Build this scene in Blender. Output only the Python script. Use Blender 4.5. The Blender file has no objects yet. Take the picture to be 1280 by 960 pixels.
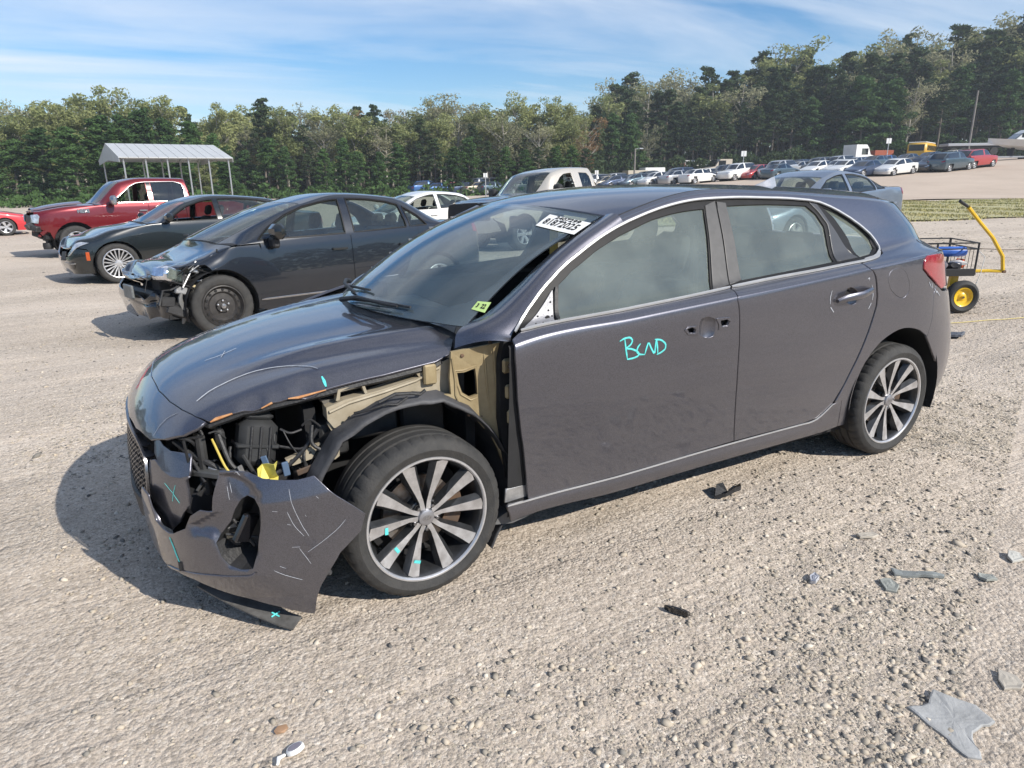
import bpy, bmesh, math, random
import numpy as np
from mathutils import Vector, Matrix
from mathutils.geometry import delaunay_2d_cdt
random.seed(7); rng = np.random.default_rng(7)
sc = bpy.context.scene
COL = sc.collection
# ------------------------------------------------------------------ camera
cam = bpy.data.cameras.new("camera"); camo = bpy.data.objects.new("camera", cam); COL.objects.link(camo)
cam.sensor_width = 36; cam.lens = 861.77 / 1280 * 36; cam.clip_start = .05; cam.clip_end = 3000
CAM = np.array([.7934, 2.9683, 1.4597]); YAW, PIT, ROL = -.500228, .289541, -.012557
_fw = np.array([math.sin(YAW)*math.cos(PIT), -math.cos(YAW)*math.cos(PIT), -math.sin(PIT)])
_r = np.cross(_fw, [0, 0, 1]); _r /= np.linalg.norm(_r); _u = np.cross(_r, _fw)
_r, _u = _r*math.cos(ROL) + _u*math.sin(ROL), -_r*math.sin(ROL) + _u*math.cos(ROL)
camo.matrix_world = Matrix(((_r[0], _u[0], -_fw[0], CAM[0]), (_r[1], _u[1], -_fw[1], CAM[1]), (_r[2], _u[2], -_fw[2], CAM[2]), (0, 0, 0, 1)))
sc.camera = camo
# yard axes: "a" to the right, "b" away from the standpoint
AX = np.array([-math.cos(YAW), -math.sin(YAW)]) ; BX = np.array([math.sin(YAW), -math.cos(YAW)])
def ab(a, b): return CAM[0] + a*AX[0] + b*BX[0], CAM[1] + a*AX[1] + b*BX[1]
def to_ab(x, y):
    dx, dy = x - CAM[0], y - CAM[1]
    return dx*AX[0] + dy*AX[1], dx*BX[0] + dy*BX[1]
# ------------------------------------------------------------------ sun, sky, exposure
SUN = np.array([-.62, 1.28, 1.0]); SUN /= np.linalg.norm(SUN)
el = math.asin(SUN[2]); az = math.atan2(SUN[0], SUN[1])       # azimuth from +y, clockwise
sun = bpy.data.lights.new("sun", 'SUN'); sun.energy = 4.6; sun.angle = math.radians(.55); sun.color = (1, .945, .86)
suno = bpy.data.objects.new("sun", sun); COL.objects.link(suno)
suno.rotation_euler = Vector(SUN).to_track_quat('Z', 'Y').to_euler()
world = bpy.data.worlds.new("World"); sc.world = world; world.use_nodes = True
wn = world.node_tree; wn.nodes.clear()
def N(nt, t, **k):
    n = nt.nodes.new(t)
    for a, b in k.items():
        if a.startswith('i_'): n.inputs[int(a[2:])].default_value = b
        else: setattr(n, a, b)
    return n
sky = N(wn, 'ShaderNodeTexSky', sky_type='NISHITA', sun_disc=False, sun_elevation=el, sun_rotation=az, altitude=100, air_density=1.0, dust_density=.1, ozone_density=4.5)
tc = N(wn, 'ShaderNodeTexCoord'); sep = N(wn, 'ShaderNodeSeparateXYZ'); wn.links.new(tc.outputs['Generated'], sep.inputs[0])
mz = N(wn, 'ShaderNodeMath', operation='MAXIMUM', i_1=.0); wn.links.new(sep.outputs[2], mz.inputs[0])
mz2 = N(wn, 'ShaderNodeMath', operation='ADD', i_1=.12); wn.links.new(mz.outputs[0], mz2.inputs[0])
dx = N(wn, 'ShaderNodeMath', operation='DIVIDE'); dy = N(wn, 'ShaderNodeMath', operation='DIVIDE')
for d, o in ((dx, 0), (dy, 1)): wn.links.new(sep.outputs[o], d.inputs[0]); wn.links.new(mz2.outputs[0], d.inputs[1])
cmb = N(wn, 'ShaderNodeCombineXYZ'); wn.links.new(dx.outputs[0], cmb.inputs[0]); wn.links.new(dy.outputs[0], cmb.inputs[1])
mp = N(wn, 'ShaderNodeMapping'); mp.inputs['Rotation'].default_value = (0, 0, math.radians(52)); mp.inputs['Scale'].default_value = (.33, 1.25, 1); mp.inputs['Location'].default_value = (1.7, .35, 0)
wn.links.new(cmb.outputs[0], mp.inputs[0])
n1 = N(wn, 'ShaderNodeTexNoise'); n1.inputs['Scale'].default_value = .9; n1.inputs['Detail'].default_value = 7; n1.inputs['Roughness'].default_value = .58; n1.inputs['Distortion'].default_value = .5
wn.links.new(mp.outputs[0], n1.inputs['Vector'])
r1 = N(wn, 'ShaderNodeValToRGB'); r1.color_ramp.elements[0].position = .41; r1.color_ramp.elements[1].position = .68; r1.color_ramp.elements[0].color = (.0, .0, .0, 1); r1.color_ramp.elements[1].color = (.82, .82, .82, 1)
wn.links.new(n1.outputs[0], r1.inputs[0])
n2 = N(wn, 'ShaderNodeTexNoise'); n2.inputs['Scale'].default_value = .55; n2.inputs['Detail'].default_value = 3
wn.links.new(cmb.outputs[0], n2.inputs['Vector'])
r2 = N(wn, 'ShaderNodeValToRGB'); r2.color_ramp.elements[0].position = .3; r2.color_ramp.elements[1].position = .62; r2.color_ramp.elements[0].color = (.55, .55, .55, 1)
wn.links.new(n2.outputs[0], r2.inputs[0])
cm = N(wn, 'ShaderNodeMath', operation='MULTIPLY'); wn.links.new(r1.outputs[0], cm.inputs[0]); wn.links.new(r2.outputs[0], cm.inputs[1])
ca = N(wn, 'ShaderNodeMath', operation='ADD', i_1=.03, use_clamp=True); wn.links.new(cm.outputs[0], ca.inputs[0])
mixc = N(wn, 'ShaderNodeMixRGB'); mixc.inputs[2].default_value = (7.3, 7.6, 8.1, 1)
hs_ = N(wn, 'ShaderNodeHueSaturation'); hs_.inputs['Saturation'].default_value = 1.28; wn.links.new(sky.outputs[0], hs_.inputs['Color'])
wn.links.new(ca.outputs[0], mixc.inputs[0]); wn.links.new(hs_.outputs[0], mixc.inputs[1])
bg = N(wn, 'ShaderNodeBackground'); bg.inputs[1].default_value = .105; wn.links.new(mixc.outputs[0], bg.inputs[0])
wo = N(wn, 'ShaderNodeOutputWorld'); wn.links.new(bg.outputs[0], wo.inputs[0])
sc.view_settings.view_transform = 'Standard'; sc.view_settings.look = 'None'; sc.view_settings.gamma = 1; sc.view_settings.exposure = .40
sc.render.engine = 'CYCLES'; sc.cycles.max_bounces = 8; sc.cycles.transparent_max_bounces = 16; sc.cycles.diffuse_bounces = 3; sc.cycles.glossy_bounces = 4
sc.cycles.use_denoising = True; sc.cycles.caustics_reflective = False; sc.cycles.caustics_refractive = False
# ------------------------------------------------------------------ materials
MATS = {}
def mat(name, col, rough=.6, metal=0., coat=0., spec=.5, var=0., scale=8., bump=0., bscale=60., col2=None, rvar=0., coatr=.04, sheen=0, emis=None, trans=0, detail=6, flake=0):
    if name in MATS: return MATS[name]
    m = bpy.data.materials.new(name); m.use_nodes = True; nt = m.node_tree; b = nt.nodes['Principled BSDF']
    b.inputs['Base Color'].default_value = (*col, 1); b.inputs['Roughness'].default_value = rough; b.inputs['Metallic'].default_value = metal
    b.inputs['Coat Weight'].default_value = coat; b.inputs['Coat Roughness'].default_value = coatr; b.inputs['Specular IOR Level'].default_value = spec
    if trans: b.inputs['Transmission Weight'].default_value = trans
    tcn = N(nt, 'ShaderNodeTexCoord')
    if var or col2:
        n = N(nt, 'ShaderNodeTexNoise'); n.inputs['Scale'].default_value = scale; n.inputs['Detail'].default_value = detail; n.inputs['Roughness'].default_value = .62
        nt.links.new(tcn.outputs['Object'], n.inputs['Vector'])
        r = N(nt, 'ShaderNodeValToRGB'); r.color_ramp.elements[0].position = .32; r.color_ramp.elements[1].position = .68
        c2 = col2 or tuple(min(1, c*(1+var)) for c in col); c1 = col if col2 else tuple(c*(1-var) for c in col)
        r.color_ramp.elements[0].color = (*c1, 1); r.color_ramp.elements[1].color = (*c2, 1)
        nt.links.new(n.outputs[0], r.inputs[0]); nt.links.new(r.outputs[0], b.inputs['Base Color'])
        if rvar:
            mr = N(nt, 'ShaderNodeMapRange'); mr.inputs[1].default_value = .3; mr.inputs[2].default_value = .7; mr.inputs[3].default_value = max(0, rough-rvar); mr.inputs[4].default_value = min(1, rough+rvar)
            nt.links.new(n.outputs[0], mr.inputs[0]); nt.links.new(mr.outputs[0], b.inputs['Roughness'])
    if bump:
        n = N(nt, 'ShaderNodeTexNoise'); n.inputs['Scale'].default_value = bscale; n.inputs['Detail'].default_value = 5
        nt.links.new(tcn.outputs['Object'], n.inputs['Vector'])
        bp_ = N(nt, 'ShaderNodeBump'); bp_.inputs['Strength'].default_value = bump; bp_.inputs['Distance'].default_value = .02
        nt.links.new(n.outputs[0], bp_.inputs['Height']); nt.links.new(bp_.outputs[0], b.inputs['Normal'])
    if emis: b.inputs['Emission Color'].default_value = (*emis, 1); b.inputs['Emission Strength'].default_value = 1
    MATS[name] = m; return m
def paint(name, col, metal=.55, rough=.34, dust=.10, dustcol=(.36, .32, .27), dscale=2.2):
    """car paint: flaked base under a clear coat, with patchy road dust that dulls coat and colour"""
    if name in MATS: return MATS[name]
    m = bpy.data.materials.new(name); m.use_nodes = True; nt = m.node_tree; b = nt.nodes['Principled BSDF']
    tcn = N(nt, 'ShaderNodeTexCoord')
    fl = N(nt, 'ShaderNodeTexVoronoi'); fl.inputs['Scale'].default_value = 420; nt.links.new(tcn.outputs['Object'], fl.inputs['Vector'])
    hs = N(nt, 'ShaderNodeMixRGB'); hs.inputs[1].default_value = (*[c*.78 for c in col], 1); hs.inputs[2].default_value = (*[min(1, c*1.3) for c in col], 1)
    nt.links.new(fl.outputs['Color'], hs.inputs[0])
    n = N(nt, 'ShaderNodeTexNoise'); n.inputs['Scale'].default_value = dscale; n.inputs['Detail'].default_value = 8; n.inputs['Roughness'].default_value = .65
    nt.links.new(tcn.outputs['Object'], n.inputs['Vector'])
    sp = N(nt, 'ShaderNodeSeparateXYZ'); nt.links.new(tcn.outputs['Object'], sp.inputs[0])
    hz = N(nt, 'ShaderNodeMapRange'); hz.inputs[1].default_value = .15; hz.inputs[2].default_value = .75; hz.inputs[3].default_value = 1.; hz.inputs[4].default_value = .0; nt.links.new(sp.outputs[2], hz.inputs[0])
    mr = N(nt, 'ShaderNodeMapRange'); mr.inputs[1].default_value = .42; mr.inputs[2].default_value = .72; mr.inputs[3].default_value = dust*.15; mr.inputs[4].default_value = dust; nt.links.new(n.outputs[0], mr.inputs[0])
    ad = N(nt, 'ShaderNodeMath', operation='MULTIPLY_ADD', i_1=dust*1.6); nt.links.new(hz.outputs[0], ad.inputs[0]); nt.links.new(mr.outputs[0], ad.inputs[2])
    mx = N(nt, 'ShaderNodeMixRGB'); mx.inputs[2].default_value = (*dustcol, 1); nt.links.new(ad.outputs[0], mx.inputs[0]); nt.links.new(hs.outputs[0], mx.inputs[1]); nt.links.new(mx.outputs[0], b.inputs['Base Color'])
    mm = N(nt, 'ShaderNodeMath', operation='MULTIPLY_ADD', i_1=-metal*1.4, i_2=metal); nt.links.new(ad.outputs[0], mm.inputs[0]); nt.links.new(mm.outputs[0], b.inputs['Metallic'])
    b.inputs['Roughness'].default_value = rough; b.inputs['Coat Weight'].default_value = 1
    cr = N(nt, 'ShaderNodeMath', operation='MULTIPLY_ADD', i_1=.55, i_2=.02); nt.links.new(ad.outputs[0], cr.inputs[0]); nt.links.new(cr.outputs[0], b.inputs['Coat Roughness'])
    MATS[name] = m; return m
def glass(name, tint, refl=1.0, dust=.03, film_col=(.36, .41, .37)):
    """thin automotive glass: clear tinted sheet with fresnel mirror reflection and a diffuse film: a little dust, on the hatchback also painted reflection"""
    if name in MATS: return MATS[name]
    m = bpy.data.materials.new(name); m.use_nodes = True; nt = m.node_tree; nt.nodes.clear()
    o = N(nt, 'ShaderNodeOutputMaterial'); tr = N(nt, 'ShaderNodeBsdfTransparent'); tr.inputs[0].default_value = (*tint, 1)
    gl = N(nt, 'ShaderNodeBsdfGlossy'); gl.inputs['Roughness'].default_value = .015; gl.inputs[0].default_value = (1, 1, 1, 1)
    df = N(nt, 'ShaderNodeBsdfDiffuse'); df.inputs[0].default_value = (*film_col, 1)
    ge = N(nt, 'ShaderNodeNewGeometry'); dt = N(nt, 'ShaderNodeVectorMath', operation='DOT_PRODUCT'); nt.links.new(ge.outputs['Normal'], dt.inputs[0]); nt.links.new(ge.outputs['Incoming'], dt.inputs[1])
    ab_ = N(nt, 'ShaderNodeMath', operation='ABSOLUTE'); nt.links.new(dt.outputs['Value'], ab_.inputs[0]); om = N(nt, 'ShaderNodeMath', operation='SUBTRACT', i_0=1., use_clamp=True); nt.links.new(ab_.outputs[0], om.inputs[1])
    pw = N(nt, 'ShaderNodeMath', operation='POWER', i_1=4.5); nt.links.new(om.outputs[0], pw.inputs[0]); f0 = .06*refl; fr = N(nt, 'ShaderNodeMath', operation='MULTIPLY_ADD', i_1=1-f0, i_2=f0); nt.links.new(pw.outputs[0], fr.inputs[0])
    tcn = N(nt, 'ShaderNodeTexCoord'); n = N(nt, 'ShaderNodeTexNoise'); n.inputs['Scale'].default_value = 5; n.inputs['Detail'].default_value = 8; nt.links.new(tcn.outputs['Object'], n.inputs['Vector'])
    mp_ = N(nt, 'ShaderNodeMapRange'); mp_.inputs[1].default_value = .35; mp_.inputs[2].default_value = .75; mp_.inputs[3].default_value = dust*.75; mp_.inputs[4].default_value = dust*1.3; nt.links.new(n.outputs[0], mp_.inputs[0])  # dust also weights the reflection tone painted into the hatchback's glass
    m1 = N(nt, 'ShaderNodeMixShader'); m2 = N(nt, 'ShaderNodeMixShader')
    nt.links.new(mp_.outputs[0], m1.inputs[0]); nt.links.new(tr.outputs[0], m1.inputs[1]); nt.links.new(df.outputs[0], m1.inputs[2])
    nt.links.new(fr.outputs[0], m2.inputs[0]); nt.links.new(m1.outputs[0], m2.inputs[1]); nt.links.new(gl.outputs[0], m2.inputs[2]); nt.links.new(m2.outputs[0], o.inputs[0])
    MATS[name] = m; return m
M_black = mat('black_plastic', (.018, .018, .019), .55, var=.35, scale=14, bump=.15, bscale=90)
M_dark = mat('dark_cavity', (.012, .012, .013), .85, var=.3, scale=9)
M_gloss = mat('gloss_black', (.010, .010, .012), .12, coat=.6)
M_rubber = mat('tyre_rubber', (.022, .022, .022), .78, var=.35, scale=18, bump=.15, bscale=120, col2=(.045, .043, .040))
M_chrome = mat('bright_trim', (.50, .50, .51), .28, metal=1, var=.1, scale=20)
M_alloy = mat('machined_alloy', (.62, .62, .63), .36, metal=.85, var=.18, scale=25, rvar=.08)
M_alloyd = mat('dark_alloy', (.045, .047, .05), .42, metal=.5, coat=.3, var=.4, scale=16)
M_steel = mat('rusty_steel', (.10, .085, .075), .65, metal=.55, var=.4, scale=14, col2=(.20, .12, .07))
M_disc = mat('brake_disc', (.32, .24, .18), .42, metal=.8, var=.3, scale=30, col2=(.42, .40, .38))
M_white = mat('white_print', (.78, .78, .76), .6, var=.04)
M_ink = mat('black_print', (.015, .015, .015), .6)
M_teal = mat('teal_marker', (.10, .60, .58), .6, var=.2, scale=60)
M_chalk = mat('pale_scratch', (.40, .42, .46), .7, var=.2, scale=90)
# ------------------------------------------------------------------ object helpers
def link(o, parent=None):
    COL.objects.link(o)
    if parent: o.parent = parent
    return o
def tag(o, label=None, cat=None, group=None, kind=None):
    if label: o['label'] = label
    if cat: o['category'] = cat
    if group: o['group'] = group
    if kind: o['kind'] = kind
    return o
def empty(name, loc=(0, 0, 0), rz=0, parent=None):
    o = bpy.data.objects.new(name, None); o.location = loc; o.rotation_euler = (0, 0, rz); o.empty_display_size = .2
    return link(o, parent)
def mesh_obj(name, V, F, m, parent=None, smooth=False, mats=None, fm=None):
    me = bpy.data.meshes.new(name)
    me.from_pydata([tuple(map(float, v)) for v in V], [], [tuple(int(i) for i in f) for f in F])
    for mm in (mats or [m]): me.materials.append(mm)
    if fm is not None: me.polygons.foreach_set('material_index', np.array(fm, dtype=np.int32))
    if smooth: me.polygons.foreach_set('use_smooth', np.ones(len(me.polygons), dtype=bool))
    me.update()
    return link(bpy.data.objects.new(name, me), parent)
class MB:
    """collects simple solids into one mesh"""
    def __init__(s): s.V = []; s.F = []
    def add(s, V, F):
        k = len(s.V); s.V += [tuple(v) for v in V]; s.F += [tuple(k+i for i in f) for f in F]; return s
    def box(s, lo, hi, M=None, ch=0.):
        x0, y0, z0 = lo; x1, y1, z1 = hi
        if ch:
            c = min(ch, (x1-x0)/2.01, (y1-y0)/2.01, (z1-z0)/2.01); V = []
            for X, sx in ((x0, 1), (x1, -1)):
                for Y, sy in ((y0, 1), (y1, -1)):
                    for Z, sz in ((z0, 1), (z1, -1)):
                        V += [(X, Y+sy*c, Z+sz*c), (X+sx*c, Y, Z+sz*c), (X+sx*c, Y+sy*c, Z)]
            bm = bmesh.new()
            for v in V: bm.verts.new(v)
            bmesh.ops.convex_hull(bm, input=bm.verts[:]); bm.verts.index_update()
            V = [tuple(v.co) for v in bm.verts]; F = [tuple(v.index for v in f.verts) for f in bm.faces]; bm.free()
        else:
            V = [(x0,y0,z0),(x1,y0,z0),(x1,y1,z0),(x0,y1,z0),(x0,y0,z1),(x1,y0,z1),(x1,y1,z1),(x0,y1,z1)]
            F = [(0,3,2,1),(4,5,6,7),(0,1,5,4),(1,2,6,5),(2,3,7,6),(3,0,4,7)]
        if M is not None: V = [tuple(M @ Vector(v)) for v in V]
        return s.add(V, F)
    def tube(s, pts, r, n=8, cap=True):
        P = [Vector(p) for p in pts]; rr = r if isinstance(r, (list, tuple)) else [r]*len(P); V = []; F = []
        up = None
        for i, p in enumerate(P):
            t = (P[min(i+1, len(P)-1)] - P[max(i-1, 0)]).normalized()
            if up is None: up = t.orthogonal().normalized()
            up = (up - t*up.dot(t))
            up = up.normalized() if up.length > 1e-5 else t.orthogonal().normalized()
            b = t.cross(up)
            for k in range(n):
                a = 2*math.pi*k/n; V.append(tuple(p + up*math.cos(a)*rr[i] + b*math.sin(a)*rr[i]))
        for i in range(len(P)-1):
            for k in range(n): F.append((i*n+k, i*n+(k+1) % n, (i+1)*n+(k+1) % n, (i+1)*n+k))
        if cap: F.append(tuple(range(n-1, -1, -1))); F.append(tuple((len(P)-1)*n+k for k in range(n)))
        return s.add(V, F)
    def lathe(s, prof, n=32, axis='y', c=(0, 0, 0), close=False):
        """prof: (radius, along-axis)"""
        V = []; F = []; m = len(prof)
        for k in range(n):
            a = 2*math.pi*k/n; ca, sa = math.cos(a), math.sin(a)
            for r, h in prof:
                v = (r*ca, h, r*sa) if axis == 'y' else ((r*ca, r*sa, h) if axis == 'z' else (h, r*ca, r*sa))
                V.append((v[0]+c[0], v[1]+c[1], v[2]+c[2]))
        for k in range(n):
            for j in range(m-1 + (1 if close else 0)):
                j2 = (j+1) % m
                q = (k*m+j, k*m+j2, ((k+1) % n)*m+j2, ((k+1) % n)*m+j)
                F.append(q if axis != 'y' else q[::-1])
        return s.add(V, F)
    def prism(s, poly, d0, d1, plane='xz'):
        """2-D polygon swept between two depths: 'xz' along y, 'xy' along z, 'yz' along x"""
        f = {'xz': lambda a, b, d: (a, d, b), 'xy': lambda a, b, d: (a, b, d), 'yz': lambda a, b, d: (d, a, b)}[plane]
        n = len(poly); V = [f(a, b, d0) for a, b in poly] + [f(a, b, d1) for a, b in poly]
        F = [tuple(range(n)), tuple(range(2*n-1, n-1, -1))] + [(i, n+i, n+(i+1) % n, (i+1) % n) for i in range(n)]
        return s.add(V, F)
    def obj(s, name, m, parent=None, smooth=False, bevel=0.):
        o = mesh_obj(name, s.V, s.F, m, parent)
        me = o.data; bm = bmesh.new(); bm.from_mesh(me); bmesh.ops.recalc_face_normals(bm, faces=bm.faces)
        if bevel: bmesh.ops.bevel(bm, geom=bm.edges[:], offset=bevel, segments=2, affect='EDGES', profile=.6)
        bm.to_mesh(me); bm.free()
        if smooth:
            me.polygons.foreach_set('use_smooth', np.ones(len(me.polygons), dtype=bool))
            me.set_sharp_from_angle(angle=math.radians(38))
        return o
def resample(poly, step, closed=True):
    P = np.array(poly, float); out = []
    n = len(P)
    for i in range(n if closed else n-1):
        a, b = P[i], P[(i+1) % n]; k = max(1, int(np.linalg.norm(b-a)/step))
        for j in range(k): out.append(a + (b-a)*j/k)
    if not closed: out.append(P[-1])
    return np.array(out)
def roundpoly(poly, it=1, closed=True):
    P = np.array(poly, float)
    for _ in range(it):
        Q = []
        n = len(P)
        for i in range(n if closed else n-1):
            a, b = P[i], P[(i+1) % n]; Q += [a*.8+b*.2, a*.2+b*.8]
        if not closed: Q = [P[0]] + Q[1:-1] + [P[-1]]
        P = np.array(Q)
    return P
def area2(P): x, y = P[:, 0], P[:, 1]; return (x*np.roll(y, -1) - y*np.roll(x, -1)).sum()
def offset_poly(P, d):
    """shift a closed outline inwards by d"""
    s = 1 if area2(P) > 0 else -1
    a = P - np.roll(P, 1, 0); b = np.roll(P, -1, 0) - P
    na = np.stack([-a[:, 1], a[:, 0]], -1); nb = np.stack([-b[:, 1], b[:, 0]], -1)
    na /= np.linalg.norm(na, axis=1)[:, None] + 1e-9; nb /= np.linalg.norm(nb, axis=1)[:, None] + 1e-9
    m = na + nb; l = np.linalg.norm(m, axis=1)[:, None]; m = m/np.maximum(l, .6)
    return P + s*m*d*1.0
def inside(P, q):
    x, y = q[:, 0], q[:, 1]; c = np.zeros(len(q), bool); n = len(P)
    for i in range(n):
        x1, y1 = P[i]; x2, y2 = P[(i+1) % n]
        if y1 == y2: continue
        k = ((y1 > y) != (y2 > y)) & (x < (x2-x1)*(y-y1)/(y2-y1) + x1); c ^= k
    return c
def patch(name, fn, outline, m, parent, holes=(), vs=1., step=.04, gap=.0, off=0., flange=.014, mirror=False, ref=(-1.3, 0, .5), rnd=0, warp=None, nrm_eps=2e-3, label=None, roll=.003):
    """sheet-metal panel: outline (u,v) cut out of the body surface fn, with folded edges"""
    O = np.array(outline, float)*[1, vs]
    if rnd: O = roundpoly(O, rnd)
    O = resample(O, step*.6)
    if gap: O = offset_poly(O, gap)
    H = [resample(np.array(h, float)*[1, vs], step*.5) for h in holes]
    loops = [O] + H
    inn = offset_poly(O, .006)
    lo, hi = O.min(0), O.max(0)
    gx, gy = np.meshgrid(np.arange(lo[0]+step/2, hi[0], step), np.arange(lo[1]+step/2, hi[1], step)); g = np.stack([gx.ravel(), gy.ravel()], -1)
    g = np.concatenate([g, inn]) if len(g) else inn
    k = inside(O, g)
    for h in H: k &= ~inside(h, g)
    g = g[k]
    B = np.concatenate(loops)
    d = np.min(np.linalg.norm(g[:, None]-B[None], axis=2), axis=1) if len(g) else np.zeros(0)
    g = g[d > .0045]
    pts = np.concatenate([B, g]); faces = []; s = 0
    for l in loops: faces.append(list(range(s, s+len(l)))); s += len(l)
    edges = [(f[i], f[(i+1) % len(f)]) for f in faces for i in range(len(f))]
    r = delaunay_2d_cdt([Vector(p) for p in pts], edges, [], 0, 1e-6)
    V2 = np.array([tuple(v) for v in r[0]]); T = np.array([f for f in r[2] if len(f) == 3])
    cen = V2[T].mean(1); k = inside(O, cen)
    for h in H: k &= ~inside(h, cen)
    T = T[k]
    U = V2[:, 0]; W = V2[:, 1]/vs
    def ev(U, W):
        P = fn(U, W)
        if warp is not None: P = warp(P, U, W)
        return P
    P = ev(U, W); e = nrm_eps
    du = ev(U+e, W) - ev(U-e, W); dv = ev(U, W+e/vs) - ev(U, W-e/vs)
    nn = np.cross(du, dv); nn /= np.linalg.norm(nn, axis=1)[:, None] + 1e-12
    sg = np.sign(((P - np.array(ref))*nn).sum(1)); maj = 1 if sg.sum() >= 0 else -1; nn = nn*maj
    P = P + nn*off
    tn = np.cross(P[T[:, 1]]-P[T[:, 0]], P[T[:, 2]]-P[T[:, 0]]); fl = (tn*nn[T[:, 0]]).sum(1) < 0
    T[fl] = T[fl][:, ::-1]
    # rim edges
    from collections import Counter
    cnt = Counter()
    for a, b, c in T.tolist():
        for q in ((a, b), (b, c), (c, a)): cnt[q] += 1
    rim = [q for q in cnt if (q[1], q[0]) not in cnt]
    V = [tuple(v) for v in P]; NN = [tuple(v) for v in nn]; F = T.tolist()
    outd = {}
    for a, b in rim:
        o = np.cross(P[b]-P[a], nn[a]); o /= np.linalg.norm(o)+1e-9
        for q in (a, b): outd[q] = outd.get(q, 0) + o
    m1 = {}; m2 = {}
    if flange:
        for q, o in outd.items():
            o = o/(np.linalg.norm(o)+1e-9)
            n1_ = nn[q]*.45 + o*.9; m1[q] = len(V); V.append(tuple(P[q] - nn[q]*roll + o*roll*.7)); NN.append(tuple(n1_/np.linalg.norm(n1_)))
            m2[q] = len(V); V.append(tuple(P[q] - nn[q]*flange + o*roll*.4)); NN.append(tuple(o))
        for a, b in rim:
            F.append([b, a, m1[a], m1[b]]); F.append([m1[b], m1[a], m2[a], m2[b]])
    V = np.array(V); NN = np.array(NN)
    if mirror: V = V*[1, -1, 1]; NN = NN*[1, -1, 1]; F = [f[::-1] for f in F]
    o = mesh_obj(name, V, F, m, parent, smooth=True)
    o.data.normals_split_custom_set_from_vertices([tuple(v) for v in NN])
    if label: o['label'] = label
    return o
def plate(name, poly, y0, y1, m, parent, holes=(), rnd=0, bend=None):
    """flat pressed part traced in the x-z plane, between two y depths"""
    O = np.array(poly, float)
    if rnd: O = roundpoly(O, rnd)
    B = [O] + [np.array(h, float) for h in holes]; pts = np.concatenate(B); ed = []; s = 0
    for l in B: ed += [(s+i, s+(i+1) % len(l)) for i in range(len(l))]; s += len(l)
    r = delaunay_2d_cdt([Vector(p) for p in pts], ed, [], 0, 1e-6)
    V2 = np.array([tuple(v) for v in r[0]]); T = np.array([f for f in r[2]]); cen = V2[T].mean(1); k = inside(O, cen)
    for h in B[1:]: k &= ~inside(h, cen)
    T = T[k]; n = len(V2)
    V = [(a, y1 + (bend(a, b) if bend else 0), b) for a, b in V2] + [(a, y0 + (bend(a, b) if bend else 0), b) for a, b in V2]
    F = [tuple(t) for t in T] + [tuple(n+i for i in t[::-1]) for t in T]
    es = set()
    for t in T:
        for i in range(3): es.add((t[i], t[(i+1) % 3]))
    for a, b in es:
        if (b, a) not in es: F.append((b, a, n+a, n+b))
    mb = MB(); mb.add(V, F); return mb.obj(name, m, parent)
def ribbon(name, fn, pts, w, m, parent, off=.0012, th=.0006, rnd=1, step=.012, vs=1.):
    """thin painted or trimmed line that follows a body surface"""
    Pq = np.array(pts, float)
    if rnd and len(Pq) > 2: Pq = roundpoly(Pq, rnd, closed=False)
    Q = resample(Pq*[1, vs], step, closed=False)/[1, vs]
    P = fn(Q[:, 0], Q[:, 1]); e = 2e-3
    n = np.cross(fn(Q[:, 0]+e, Q[:, 1]) - fn(Q[:, 0]-e, Q[:, 1]), fn(Q[:, 0], Q[:, 1]+e) - fn(Q[:, 0], Q[:, 1]-e)); n /= np.linalg.norm(n, axis=1)[:, None]+1e-12
    s = np.sign(((P-np.array([-1.3, 0, .5]))*n).sum(1)); n *= (1 if s.sum() >= 0 else -1)
    t = np.gradient(P, axis=0); b = np.cross(t, n); b /= np.linalg.norm(b, axis=1)[:, None]+1e-12
    ws = w*.5*np.ones(len(P))
    if isinstance(w, (int, float)) and len(P) > 3: ws[0] *= .5; ws[-1] *= .5
    V = []; F = []; k = len(P)
    for d, sgn in ((off, 1), (off, -1)):
        pass
    A = P + n*off + b*ws[:, None]; Bq = P + n*(off+th) + b*ws[:, None]*.7; Cq = P + n*(off+th) - b*ws[:, None]*.7; Dq = P + n*off - b*ws[:, None]
    for i in range(k): V += [A[i], Bq[i], Cq[i], Dq[i]]
    for i in range(k-1):
        for j in range(3): F.append((i*4+j, (i+1)*4+j, (i+1)*4+j+1, i*4+j+1))
    return V, F
def ribbons(name, fn, lines, w, m, parent, **k):
    if name in ('scratch', 'marker_line'):
        for l in lines: V, F = ribbon(name, fn, l, w, m, parent, **k); MB().add(V, F).obj(name, m, parent)
        return None
    mb = MB()
    for l in lines:
        V, F = ribbon(name, fn, l, w, m, parent, **k); mb.add(V, F)
    return mb.obj(name, m, parent)
def text_mesh(name, body, size, m, parent=None, place=None, depth=.0, align='CENTER', sx=1., bold=.0):
    """letters as real flat geometry; place maps (x, y) on the lettering plane to 3-D"""
    cu = bpy.data.curves.new(name, 'FONT'); cu.body = body; cu.size = size; cu.align_x = align; cu.align_y = 'CENTER'; cu.resolution_u = 2; cu.offset = bold
    tmp = bpy.data.objects.new(name, cu); COL.objects.link(tmp)
    dg = bpy.context.evaluated_depsgraph_get(); me = bpy.data.meshes.new_from_object(tmp.evaluated_get(dg))
    bpy.data.objects.remove(tmp); bpy.data.curves.remove(cu)
    for v in me.vertices:
        x, y = v.co.x*sx, v.co.y
        v.co = Vector(place(x, y)) if place else Vector((x, y, 0))
    me.materials.clear(); me.materials.append(m); me.name = name
    return link(bpy.data.objects.new(name, me), parent)
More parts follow.
